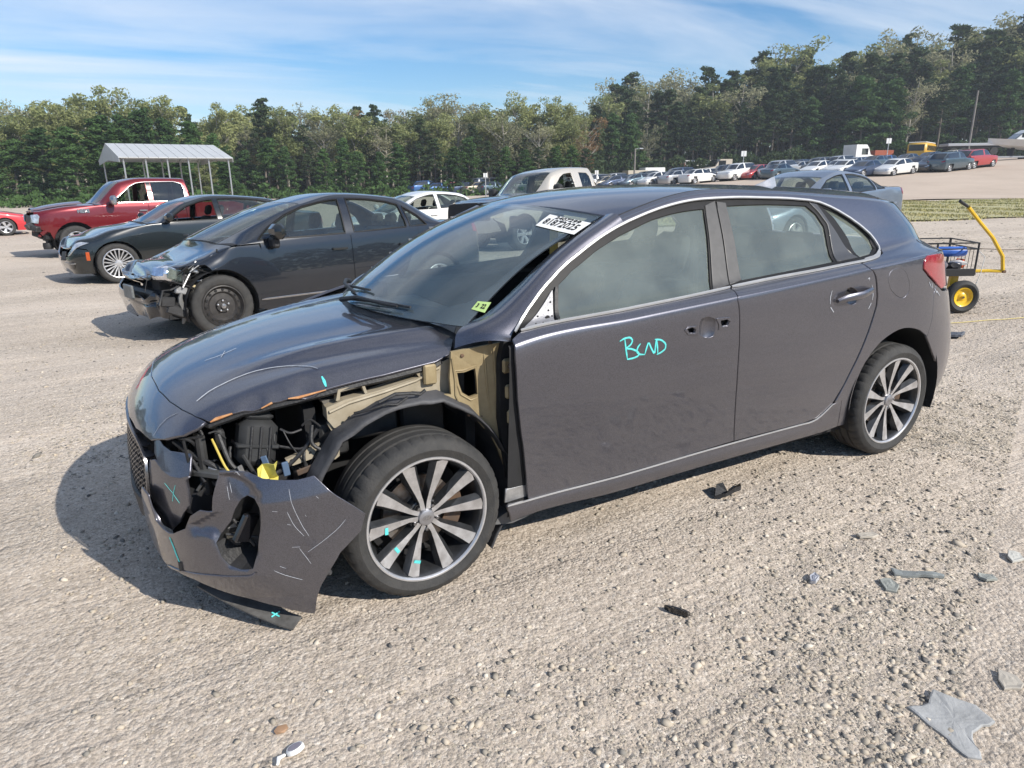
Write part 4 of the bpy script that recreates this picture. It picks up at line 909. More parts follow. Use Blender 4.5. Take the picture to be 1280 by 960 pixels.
# wheel liner: a half drum round the wheel with a wide ragged front skirt
M_liner = mat('liner_plastic', (.022, .023, .026), .62, var=.5, scale=6, col2=(.075, .075, .08), bump=.2, bscale=25)
V = []; F = []; A = np.linspace(math.radians(-42), math.radians(208), 40)   # measured from the rear, upwards
cx, cz = -.0, .325
for i, a in enumerate(A):
    R_ = .372 + (.012 if i % 9 == 0 else 0)
    ca, sa = -math.cos(a), math.sin(a)
    fr = 1/(1+math.exp(-(a-math.radians(158))/.16))      # towards the front the skirt gets wide
    fr = 0; lip = .024 + .003*math.sin(i*2.3)
    if math.degrees(a) < 50: lip *= .6
    y0_ = .42+.25*min(1, max(0, (math.degrees(a)-100)/25)); V += [(cx+ca*R_, y0_, cz+sa*R_), (cx+ca*R_, max(.70, y0_+.02), cz+sa*R_), (cx+ca*(R_+.004), .795, cz+sa*(R_+.004)), (cx+ca*(R_+lip*.5), .808, cz+sa*(R_+lip*.5)), (cx+ca*(R_+lip), .79-.05*fr, cz+sa*(R_+lip)), (cx+ca*(R_+lip+.01), .72-.10*fr, cz+sa*(R_+lip+.01))]
for i in range(len(A)-1):
    for j in range(5): F.append((i*6+j, i*6+j+1, (i+1)*6+j+1, (i+1)*6+j))
mesh_obj('wheel_liner', V, F, M_liner, CAR, smooth=True)
bead([(.12, .735), (.06, .755), (.0, .748), (-.03, .74), (-.05, .752)], .79, .006, M_black, CAR)
mb = MB(); mb.tube([(.20, .76, .70), (.15, .79, .715), (.10, .80, .728), (.06, .80, .72), (.02, .80, .74)], .005, 6); mb.obj('brake_hose', M_black, CAR, smooth=True)
# inner wheel house and rear one
def house(cx, cz, y0, y1, R):
    V = []; F = []; n = 24
    for i in range(n+1):
        a = math.radians(-20+220*i/n); V += [(cx+R*math.cos(a), y0, cz+R*math.sin(a)), (cx+R*math.cos(a), y1, cz+R*math.sin(a))]
    for i in range(n): F.append((2*i, 2*i+1, 2*i+3, 2*i+2))
    V.append((cx, y0, cz)); k = len(V)-1
    for i in range(n): F.append((2*i, 2*i+2, k))
    return MB().add(V, F)
house(0, .33, .40, .70, .40).obj('wheel_house', M_dark, CAR, smooth=True)
house(-2.66, .33, .45, .885, .372).obj('wheel_house', M_dark, CAR, smooth=True)
for s_ in (0, -2.66): MB().add([(x, -y, z) for x, y, z in house(s_, .33, .45, .86, .372).V], house(s_, .33, .45, .86, .372).F).obj('wheel_house', M_dark, CAR, smooth=True)
# dark backing bulkheads so that daylight does not pass through the bay
mb = MB(); mb.box((-.30, -.72, .22), (-.26, .66, .86)); mb.box((-.26, .30, .25), (.30, .33, .74)); mb.box((.30, -.60, .14), (.72, -.56, .70)); mb.box((-.26, -.72, .20), (.80, .62, .23)); mb.obj('bay_bulkhead', M_dark, CAR)
mb = MB(); mb.box((.30, .0, .25), (.34, .62, .70)); mb.obj('radiator_side', M_dark, CAR)
M_engine = mat('engine_grey', (.045, .045, .045), .5, var=.5, scale=10, metal=.2)
# air box, hoses and harness behind the missing headlight
mb = MB(); mb.box((-.062, -.06, -.11), (.062, .06, .05), ch=.022); mb.box((-.045, -.05, .045), (.05, .05, .08), ch=.015); mb.box((-.070, -.064, -.045), (.070, .064, -.030), ch=.004); o = mb.obj('air_box', mat('airbox_grey', (.022, .023, .024), .75, var=.4, scale=9), CAR, smooth=True); o.location = (.50, .60, .635); o.rotation_euler = (.18, -.22, 0)
mb = MB()
for k in range(3): mb.box((-.04+k*.03, .058, -.10), (-.03+k*.03, .066, .03), ch=.003)
mb.obj('air_box_rib', M_black, o, smooth=True)
rs = random.Random(5)
def hose(pts, r, m=M_black, name='hose'): 
    P_ = roundpoly(np.array(pts), 2, closed=False); return MB().tube([tuple(v) for v in P_], r, 7).obj(name, m, CAR, smooth=True)
hose([(.62, .62, .66), (.60, .66, .56), (.555, .68, .515), (.49, .69, .50), (.42, .69, .53), (.36, .69, .58), (.31, .68, .64)], .008)
hose([(.64, .60, .64), (.615, .68, .55), (.58, .69, .52)], .004, mat('yellow_wire', (.55, .42, .08), .5), 'wire')
hose([(.33, .69, .66), (.345, .71, .60), (.30, .72, .565), (.24, .72, .58)], .007)
hose([(.36, .68, .58), (.37, .70, .55), (.365, .70, .50)], .005)
hose([(.56, .70, .545), (.52, .70, .49), (.47, .71, .47), (.42, .71, .46)], .006)
hose([(.75, .50, .62), (.70, .57, .58), (.64, .62, .55), (.60, .64, .48)], .010)
hose([(.70, .45, .66), (.66, .5, .60), (.67, .54, .52), (.65, .56, .44)], .006)
for (x0, y0, z0, x1, y1, z1, m_) in ((.66, .42, .44, .69, .60, .66, M_engine), (.60, .50, .60, .63, .62, .67, M_engine), (.40, .52, .40, .60, .62, .49, M_black), (.70, .36, .48, .74, .44, .64, M_black), (.35, .55, .44, .40, .67, .50, M_black), (.20, .50, .52, .30, .66, .64, M_engine), (.0, .48, .55, .18, .62, .76, M_engine), (-.2, .40, .5, -.02, .60, .74, M_black)):
    MB().box((x0, y0, z0), (x1, y1, z1), ch=.01).obj('engine_part', m_, CAR)
for i in range(20):
    x0 = rs.uniform(.34, .74); z0 = rs.uniform(.47, .66); y0 = .70-.35*max(0, x0-.45); dx_, dz_ = rs.gauss(0, .06), rs.gauss(0, .05)
    hose([(x0, y0-.03, z0), (x0+dx_*.5+rs.gauss(0, .02), y0-rs.uniform(0, .03), z0+dz_*.3+rs.gauss(0, .02)), (x0+dx_, y0-rs.uniform(0, .04), z0+dz_)], rs.uniform(.002, .006), [M_black, M_engine, M_black, M_dark][i % 4], 'wiring')
M_al = mat('bare_aluminium', (.40, .40, .40), .4, metal=.7, var=.3, scale=20)
# bits of headlamp mount left behind
def plank(name, a, b, w, t, m, parent=CAR):
    a = Vector(a); b = Vector(b); d = (b-a); L_ = d.length; q = d.to_track_quat('X', 'Z').to_matrix().to_4x4()
    return MB().box((0, -w/2, -t/2), (L_, w/2, t/2), Matrix.Translation(a) @ q, ch=min(w, t)*.2).obj(name, m, parent)
plank('lamp_stay', (.66, .60, .545), (.575, .70, .515), .018, .010, M_al); plank('lamp_stay', (.72, .55, .60), (.68, .62, .50), .012, .012, M_black); plank('lamp_stay', (.40, .71, .505), (.33, .71, .52), .010, .02, M_steel); plank('lamp_stay', (.56, .69, .60), (.53, .70, .52), .014, .01, M_engine); plank('lamp_stay', (.60, .66, .535), (.545, .71, .50), .012, .008, M_steel)
plank('lamp_stay', (.575, .68, .56), (.555, .70, .48), .020, .006, M_al); plank('lamp_stay', (.47, .70, .47), (.42, .71, .462), .022, .012, M_al)
plank('lamp_stay', (.50, .70, .585), (.49, .705, .54), .008, .02, mat('blue_clip', (.09, .14, .22), .5)); plank('lamp_stay', (.435, .70, .55), (.43, .70, .50), .01, .022, mat('blue_clip', (.09, .14, .22), .5))
# crash beam end and bumper support with slots
plank('bumper_support', (.70, .56, .525), (.60, .69, .535), .05, .022, mat('support_grey', (.07, .072, .072), .55, var=.3, scale=12))
sup = MB().box((.60, .66, .30), (.655, .74, .52), ch=.008).obj('bumper_bracket', M_black, CAR)
for k, z_ in enumerate((.49, .455, .42, .385, .35)): MB().box((.606, .740, z_-.010), (.648, .7435, z_+.008), ch=.001).obj('bracket_slot', M_al if k % 2 else M_beige2, sup)
MB().box((.42, .35, .25), (.66, .55, .46), ch=.02).obj('foam_absorber', M_dark, CAR)
MB().tube([(.80, -.5, .42), (.82, 0, .42), (.78, .45, .42), (.70, .60, .42)], .045, 8).obj('crash_beam', M_dark, CAR, smooth=True)
# crumpled yellow tag
y_, pts = PL['tag']; M_yel = mat('yellow_tag', (.62, .55, .12), .6, var=.15, scale=30)
tgm = plate('inspection_tag', pts, .775, .779, M_yel, CAR, bend=lambda a, b: .018*math.sin(a*120)+.012*math.sin(b*150)); tgm['label'] = 'crumpled yellow tag tied under the missing headlight'
y_, pts = PL['lower_flap']; plate('splash_guard', pts, .60, .82, mat('guard_grey', (.10, .10, .10), .6, var=.3, scale=10), CAR)
gp('sill_end', [(.335, 2.30), (.425, 2.26), (.425, 1.9), (.330, 1.9)], m=M_al, off=-.02, flange=.01, step=.03)
MB().box((-3.2, -.75, .16), (-.30, .78, .20)).obj('underbody', M_dark, CAR)
# ---------------- wheels
M_lip = mat('rim_lip', (.66, .66, .67), .38, metal=.8, var=.08, scale=30)
M_lug = mat('lug_nut', (.30, .30, .31), .3, metal=1)
def tyre_mesh(name, R, w, rr, m=M_rubber, n=200, grooves=True):
    """tyre from bead to bead with shoulder blocks and grooves; outer face at y=+w/2"""
    h = w/2
    gk = 5 if grooves else 1
    prof = [(rr-.004, h-.030), (rr+.006, h-.012), (rr+.022, h-.004), (rr+(R-rr)*.52, h+.003), (R-.022, h-.004), (R-.010, h-.014), (R-.004, h-.024)]
    if grooves:
        prof += [(R-.001, h-.036), (R, h-.056), (R-.008, h-.060), (R-.008, h-.068), (R, h-.070), (R+.001, .008), (R-.008, .006), (R-.008, -.006), (R+.001, -.008), (R, -h+.070), (R-.008, -h+.068), (R-.008, -h+.060), (R, -h+.058), (R-.001, -h+.036)]
    else: prof += [(R, h-.05), (R, -h+.05)]
    prof += [(R-.006, -h+.02), (R-.02, -h+.004), (rr+.02, -h), (rr, -h+.02)]
    V = []; F = []; m_ = len(prof)
    for k in range(n):
        a = 2*math.pi*k/n
        for j, (r, y) in enumerate(prof):
            if grooves and k % 5 == 0 and 5 <= j <= 9: r -= .004
            V.append((r*math.cos(a), y, r*math.sin(a)))
    for k in range(n):
        for j in range(m_-1): F.append((k*m_+j, ((k+1) % n)*m_+j, ((k+1) % n)*m_+j+1, k*m_+j+1))
    me = bpy.data.meshes.new(name); me.from_pydata(V, [], F); me.materials.append(m)
    me.polygons.foreach_set('use_smooth', np.ones(len(me.polygons), dtype=bool)); me.set_sharp_from_angle(angle=math.radians(35)); me.update(); return me
def alloy_wheel(parent, loc, steer=0., rot=0., marks=False, disc=True):
    """17-inch ten-spoke wheel with machined faces; outer side is +y"""
    W_ = bpy.data.objects.new('wheel', bpy.data.meshes.new('wheel')); link(W_, parent); W_.location = loc; W_.rotation_euler = (0, rot, steer)
    # barrel (the wheel's own mesh)
    mb = MB(); mb.lathe([(.229, .100), (.222, .094), (.214, .080), (.205, .030), (.200, -.05), (.212, -.09), (.218, -.10)], 64)
    o = mb.obj('tmp', M_alloyd, None, smooth=True); W_.data = o.data; W_.data.name = 'wheel'; bpy.data.objects.remove(o)
    t = bpy.data.objects.new('tyre', tyre_mesh('tyre', .3035, .215, .2225)); link(t, W_)
    MB().lathe([(.2225, .088), (.2235, .097), (.2285, .1025), (.2345, .1025), (.2360, .099), (.2345, .094)], 72).obj('rim_lip', M_lip, W_, smooth=True)
    # spokes
    for k in range(10):
        a = math.radians(18+72*(k//2)); sgn = 1 if k % 2 else -1
        sec = []
        for r, w, y, off in ((.030, .0150, .073, .010), (.060, .0135, .073, .0145), (.095, .0180, .076, .0265), (.14, .0260, .082, .0430), (.18, .0330, .088, .0570), (.2125, .0400, .094, .0675)):
            t0 = sgn*off
            sec.append([(r, t0-w*.62, y), (r, t0+w*.62, y)])
        def P3(r, t, y): return (r*math.cos(a)-t*math.sin(a), y, r*math.sin(a)+t*math.cos(a))
        V = []; Fm = []; mi = []
        for s_ in sec:
            (r, t0, y), (_, t1, _) = s_
            V += [P3(r, t0, y), P3(r, t1, y), P3(r, t1+.004+(.012 if r > .1 else .004), y-.024-.012*(r < .1)), P3(r, t0-.004-(.012 if r > .1 else .004), y-.024-.012*(r < .1)), P3(r, (t0+t1)/2, y-.045)]
        for i in range(len(sec)-1):
            b = 5*i
            Fm += [(b, b+5, b+6, b+1), (b+1, b+6, b+7, b+2), (b+2, b+7, b+9, b+4), (b+3, b+4, b+9, b+8), (b, b+3, b+8, b+5)]; mi += [0, 1, 1, 1, 1]
        mesh_obj('spoke', V, Fm, None, W_, mats=[M_alloy, M_alloyd], fm=mi)
    MB().lathe([(.0, .068), (.036, .069), (.044, .060), (.062, .052), (.066, .030), (.070, .01)], 40).obj('hub', M_alloyd, W_, smooth=True)
    cap = MB().lathe([(0, .084), (.020, .0835), (.029, .080), (.032, .072), (.034, .060)], 32).obj('hub_cap', mat('cap_silver', (.38, .38, .40), .35, metal=.8), W_, smooth=True)
    mb = MB(); V = []; F = []
    for k in range(24):
        an = 2*math.pi*k/24
        for rr in (1, .8): V.append((.017*rr*math.cos(an), .0855, .010*rr*math.sin(an)))
    F = [(2*k, 2*k+1, 2*((k+1) % 24)+1, 2*((k+1) % 24)) for k in range(24)]
    mb.add(V, F); mb.add([(x, .0857, z) for x, z in ((.009, -.007), (.006, -.007), (.003, .007), (.006, .007))], [(0, 1, 2, 3)]); mb.add([(x, .0857, z) for x, z in ((-.003, -.007), (-.006, -.007), (-.009, .007), (-.006, .007))], [(0, 1, 2, 3)]); mb.add([(x, .0858, z) for x, z in ((.006, -.002), (-.006, .0), (-.006, .003), (.006, .001))], [(0, 1, 2, 3)])
    o = mb.obj('cap_emblem', M_chrome, cap); o.rotation_euler = (0, math.pi, 0); o.scale = (1, 1, 1); o.rotation_euler = (0, 0, 0)
    for k in range(5):
        a = math.radians(54+72*k); x, z = .0465*math.cos(a), .0465*math.sin(a)
        MB().lathe([(0, .078), (.0065, .077), (.0085, .070), (.0085, .055)], 6, c=(x, 0, z)).obj('lug_nut', M_lug, W_)
        MB().lathe([(.0145, .0672), (.011, .0672), (.011, .05)], 12, c=(x, 0, z)).obj('lug_seat', M_dark, W_)
    if disc:
        MB().lathe([(.0, .020), (.07, .020), (.075, .008), (.138, .008), (.138, -.012), (.07, -.012)], 48).obj('brake_disc', M_disc, W_, smooth=True)
        V = []; F = []
        for i in range(9):
            an = math.radians(165+60*i/8) ; c, s = math.cos(an), math.sin(an)
            V += [(.095*c, .035, .095*s), (.165*c, .035, .165*s), (.165*c, -.03, .165*s), (.095*c, -.03, .095*s)]
        for i in range(8):
            for j in range(4): F.append((i*4+j, i*4+(j+1) % 4, (i+1)*4+(j+1) % 4, (i+1)*4+j))
        F += [(0, 1, 2, 3), (35, 34, 33, 32)]
        MB().add(V, F).obj('brake_caliper', M_steel, W_)
        MB().lathe([(0, -.03), (.19, -.03), (.19, -.02)], 32).obj('dust_shield', M_dark, W_)
    if marks:
        for an, r in ((-178, .155), (-144, .150), (-107, .165)):
            a = math.radians(an); c, s = math.cos(a), math.sin(a)
            for dr in ((-.008, .008),):
                q_ = [(r+dr[0]*.7, -.013), (r+dr[1]*.7, -.014), (r+dr[1]*.8+.002, .012), (r+dr[0]*.7+.002, .013)]; yy = .070+.018*(r/.2)+.0025
                MB().add([(-(rr*c-tt*s), yy, rr*s+tt*c) for rr, tt in q_], [(0, 1, 2, 3)]).obj('marker_line', M_teal, W_)
    return W_
wf = alloy_wheel(CAR, (0.002, .785, .301), steer=.06, rot=0, marks=True)
wr = alloy_wheel(CAR, (-2.652, .785, .301), rot=.28)
def copy_tree(o, parent=None):
    c = o.copy(); COL.objects.link(c); c.parent = parent
    for ch in list(o.children): copy_tree(ch, c)
    return c
for w_, x_ in ((wr, 0.0), (wr, -2.652)):
    c = copy_tree(w_, CAR); c.location = (x_, -.785, .301); c.rotation_euler = (0, .4, math.pi)
# ---------------- interior
M_seat = mat('seat_fabric', (.045, .045, .048), .85, var=.25, scale=12, bump=.2, bscale=200)
M_trim = mat('cabin_trim', (.022, .022, .024), .7, var=.2, scale=10)
def seat(x, y, w, rear=False, par=CAR):
    s = empty('seat', parent=par)
    MB().box((x-.26, y-w/2, .30), (x+.26, y+w/2, .46), ch=.05).obj('cushion', M_seat, s, smooth=True)
    Mx = Matrix.Translation((x-.24, y, .44)) @ Matrix.Rotation(math.radians(-18), 4, 'Y')
    MB().box((-.06, -w/2, 0), (.06, w/2, .58), Mx, ch=.045).obj('backrest', M_seat, s, smooth=True)
    for yy in ([y] if not rear else [y-w*.3, y, y+w*.3]):
        MB().box((-.045, -.12, .60), (.045, .12, .80 if not rear else .76), Mx @ Matrix.Translation((0, yy-y, 0)), ch=.04).obj('headrest', M_seat, s, smooth=True)
    return s
seat(-1.05, .37, .50); seat(-1.05, -.37, .50); seat(-1.95, 0, 1.22, True)
MB().box((-.62, -.66, .56), (-.18, .66, .86), ch=.08).obj('dashboard', M_trim, CAR, smooth=True)
MB().box((-2.95, -.66, .22), (-.3, .66, .28), ch=.02).obj('cabin_floor', M_trim, CAR)
MB().box((-2.95, -.62, .28), (-2.25, .62, .86), ch=.04).obj('luggage_cover', M_trim, CAR)
for s_ in (1, -1): 
    MB().box((-2.4, s_*.74-.02, .25), (-.42, s_*.74+.02, .93), ch=.02).obj('door_card', M_trim, CAR)
o = MB().lathe([(.175, -.012), (.187, 0), (.175, .012), (.163, 0)], 32, axis='x', close=True).obj('steering_wheel', M_trim, CAR, smooth=True); o.location = (-.70, .37, .86); o.rotation_euler = (0, -.42, 0)
MB().box((-.02, -.06, -.05), (.01, .06, .05), ch=.02).obj('wheel_hub', M_trim, o); MB().box((-.008, -.17, -.015), (.004, .17, .015)).obj('wheel_spoke', M_trim, o)
patch('headliner', lambda x, t: ROOF(x, t) - np.array([0, 0, .03]), [(-.95, -1), (-.86, 0), (-.95, 1), (-2.8, 1), (-2.8, -1)], mat('headliner_grey', (.22, .22, .21), .9), CAR, step=.2, flange=0)
MB().box((-.90, -.10, 1.225), (-.875, .10, 1.285), ch=.01).obj('interior_mirror', M_trim, CAR)
mb = MB(); mb.tube([(-1.42, .62, 1.25), (-1.40, .66, 1.0), (-1.36, .66, .75)], .02, 6); mb.obj('seat_belt', M_trim, CAR)
# orange-brown card hanging behind the screen
MB().box((-.93, .205, 1.10), (-.925, .27, 1.235)).obj('hanging_card', mat('ochre_card', (.50, .33, .07), .7, var=.1), CAR)
# ================================================================== yard
def sm(e0, e1, x): t = np.clip((x-e0)/(e1-e0), 0, 1); return t*t*(3-2*t)
def hsh(a, b, s): return np.sin(a*12.9898*s + b*78.233*s)
def fbm(x, y, f=1., o=4, seed=0):
    r = np.random.default_rng(seed); s = 0; amp = 1
    for i in range(o):
        for _ in range(3):
            th = r.uniform(0, 2*math.pi); ph = r.uniform(0, 6.28); k = f*r.uniform(.7, 1.35)
            s = s + amp*np.sin(k*(x*math.cos(th)+y*math.sin(th)) + ph + 1.3*np.sin(k*.6*(x*math.sin(th)-y*math.cos(th))+ph*2))/3
        f *= 2.03; amp *= .5
    return s
def ground_z(x, y, fine=True):
    x = np.asarray(x, float); y = np.asarray(y, float)
    a, b = to_ab(x, y); r = np.hypot(x+1.3, y)
    g = np.where(a < 0, .012*np.clip(a, -12, 0), .030*np.clip(a, 0, 6)) - (.015 - .011*sm(0, 6, a))*np.clip(b-3, 0, 18)
    near = sm(2.3, 6.5, r); g = g*near
    # the far yard climbs to the right
    hill = np.maximum(.06*np.clip(a, 0, 75) - .35 - .012*np.clip(b-60, -30, 80), -.1)*sm(38, 80, b)*sm(0, 15, a)
    g = g + hill
    back = sm(-3, -12, b); g = g*(1-back)
    if fine:
        amp = .006 + .020*sm(2.2, 5, r)
        g = g + amp*fbm(x, y, 1.6, 4, 3)*.8 + .0035*fbm(x, y, 14., 3, 5)
    return g
def gz(x, y): return float(ground_z(np.array(x), np.array(y), False))
def grid_mesh(name, xs, ys, m, parent=None):
    X, Y = np.meshgrid(xs, ys, indexing='ij'); Z = ground_z(X, Y)
    n, k = X.shape; V = np.stack([X, Y, Z], -1).reshape(-1, 3)
    i = np.arange(n-1)[:, None]*k + np.arange(k-1)[None]; F = np.stack([i, i+k, i+k+1, i+1], -1).reshape(-1, 4)
    me = bpy.data.meshes.new(name); me.vertices.add(len(V)); me.vertices.foreach_set('co', V.ravel().astype(np.float32))
    me.loops.add(F.size); me.loops.foreach_set('vertex_index', F.ravel().astype(np.int32)); me.polygons.add(len(F)); me.polygons.foreach_set('loop_start', np.arange(0, F.size, 4, dtype=np.int32)); me.polygons.foreach_set('loop_total', np.full(len(F), 4, dtype=np.int32))
    me.update(calc_edges=True); me.validate(); me.polygons.foreach_set('use_smooth', np.ones(len(F), dtype=bool)); me.materials.append(m)
    return link(bpy.data.objects.new(name, me), parent)
# dirt: pale tan with gravel, greyer stony patches, packed wheel tracks
mg = bpy.data.materials.new('gravel_dirt'); mg.use_nodes = True; nt = mg.node_tree; b = nt.nodes['Principled BSDF']; b.inputs['Roughness'].default_value = .95; b.inputs['Specular IOR Level'].default_value = .15
geo = N(nt, 'ShaderNodeNewGeometry')
def noise(scale, detail=5, rough=.6, dist=0, vec=None):
    n = N(nt, 'ShaderNodeTexNoise'); n.inputs['Scale'].default_value = scale; n.inputs['Detail'].default_value = detail; n.inputs['Roughness'].default_value = rough; n.inputs['Distortion'].default_value = dist
    nt.links.new(vec or geo.outputs['Position'], n.inputs['Vector']); return n
def ramp(src, stops):
    r = N(nt, 'ShaderNodeValToRGB'); r.color_ramp.elements[0].position = stops[0][0]; r.color_ramp.elements[0].color = (*stops[0][1], 1); r.color_ramp.elements[1].position = stops[-1][0]; r.color_ramp.elements[1].color = (*stops[-1][1], 1)
    for p_, c_ in stops[1:-1]: e = r.color_ramp.elements.new(p_); e.color = (*c_, 1)
    nt.links.new(src, r.inputs[0]); return r
def mixn(f, a, b_, mode='MIX'):
    m = N(nt, 'ShaderNodeMixRGB', blend_type=mode)
    if isinstance(f, float): m.inputs[0].default_value = f
    else: nt.links.new(f, m.inputs[0])
    for s_, i in ((a, 1), (b_, 2)):
        if isinstance(s_, tuple): m.inputs[i].default_value = (*s_, 1)
        else: nt.links.new(s_, m.inputs[i])
    return m
base = ramp(noise(.55, 6).outputs[0], [(.30, (.475, .40, .325)), (.5, (.54, .465, .38)), (.7, (.60, .525, .44))])
mapg = N(nt, 'ShaderNodeMapping'); mapg.inputs['Rotation'].default_value = (0, 0, .12); mapg.inputs['Scale'].default_value = (.12, 1.0, 1); nt.links.new(geo.outputs['Position'], mapg.inputs[0])
trk = ramp(noise(1.5, 5, .6, .3, mapg.outputs[0]).outputs[0], [(.36, (0, 0, 0)), (.66, (.8, .8, .8))])
c1 = mixn(trk.outputs[0], base.outputs[0], (.60, .53, .450))
grey = ramp(noise(.9, 7, .65).outputs[0], [(.50, (0, 0, 0)), (.75, (.60, .60, .60))])
c2 = mixn(grey.outputs[0], c1.outputs[0], (.33, .285, .225))
# pebbles by voronoi
vo = N(nt, 'ShaderNodeTexVoronoi'); vo.inputs['Scale'].default_value = 85; nt.links.new(geo.outputs['Position'], vo.inputs['Vector'])
vo2 = N(nt, 'ShaderNodeTexVoronoi'); vo2.inputs['Scale'].default_value = 32; nt.links.new(geo.outputs['Position'], vo2.inputs['Vector'])
pc = N(nt, 'ShaderNodeSeparateColor'); nt.links.new(vo.outputs['Color'], pc.inputs[0])
pcol = ramp(pc.outputs[0], [(0, (.24, .215, .185)), (.25, (.45, .39, .33)), (.7, (.57, .50, .425)), (1, (.74, .68, .60))])
pat = ramp(noise(.23, 6, .6, .6).outputs[0], [(.38, (.90, .865, .825)), (.62, (1.10, 1.065, 1.03))]); c2 = mixn(1., c2.outputs[0], pat.outputs[0], 'MULTIPLY')
c3 = mixn(.48, c2.outputs[0], pcol.outputs[0])
fine = ramp(noise(240, 3, .7).outputs[0], [(.3, (.66, .65, .64)), (.7, (1.28, 1.28, 1.28))])
c4 = mixn(1., c3.outputs[0], fine.outputs[0], 'MULTIPLY')
spot = ramp(noise(6, 6, .75).outputs[0], [(.60, (1, 1, 1)), (.72, (.72, .70, .68))]); c5 = mixn(1., c4.outputs[0], spot.outputs[0], 'MULTIPLY')
nt.links.new(c5.outputs[0], b.inputs['Base Color'])
ad = N(nt, 'ShaderNodeMath', operation='MULTIPLY_ADD', i_1=-.5); nt.links.new(vo.outputs['Distance'], ad.inputs[0]); nt.links.new(noise(40, 6, .75).outputs[0], ad.inputs[2])
ad2 = N(nt, 'ShaderNodeMath', operation='MULTIPLY_ADD', i_1=-.6); nt.links.new(vo2.outputs['Distance'], ad2.inputs[0]); nt.links.new(ad.outputs[0], ad2.inputs[2])
bpn = N(nt, 'ShaderNodeBump'); bpn.inputs['Strength'].default_value = .8; bpn.inputs['Distance'].default_value = .016; msk = ramp(noise(.8, 5, .6, .5, mapg.outputs[0]).outputs[0], [(.38, (.22, .22, .22)), (.60, (1, 1, 1))]); hm_ = N(nt, 'ShaderNodeMath', operation='MULTIPLY'); nt.links.new(ad2.outputs[0], hm_.inputs[0]); nt.links.new(msk.outputs[0], hm_.inputs[1]); nt.links.new(hm_.outputs[0], bpn.inputs['Height'])
big = N(nt, 'ShaderNodeBump'); big.inputs['Strength'].default_value = .5; big.inputs['Distance'].default_value = .10; nt.links.new(noise(2.6, 5, .6, .4, mapg.outputs[0]).outputs[0], big.inputs['Height']); nt.links.new(big.outputs[0], bpn.inputs['Normal'])
nt.links.new(bpn.outputs[0], b.inputs['Normal'])
def spaced(lo, hi, near, far, c):   # grid lines that get coarser away from c
    out = [c]; s = near; x = c
    while x < hi: x += s; out.append(x); s = min(far, s*1.045)
    s = near; x = c
    while x > lo: x -= s; out.append(x); s = min(far, s*1.045)
    return np.array(sorted(out))
gr_o = grid_mesh('ground', spaced(-400, 400, .045, 12, -.4), spaced(-420, 300, .045, 12, 1.2), mg); gr_o['kind'] = 'structure'
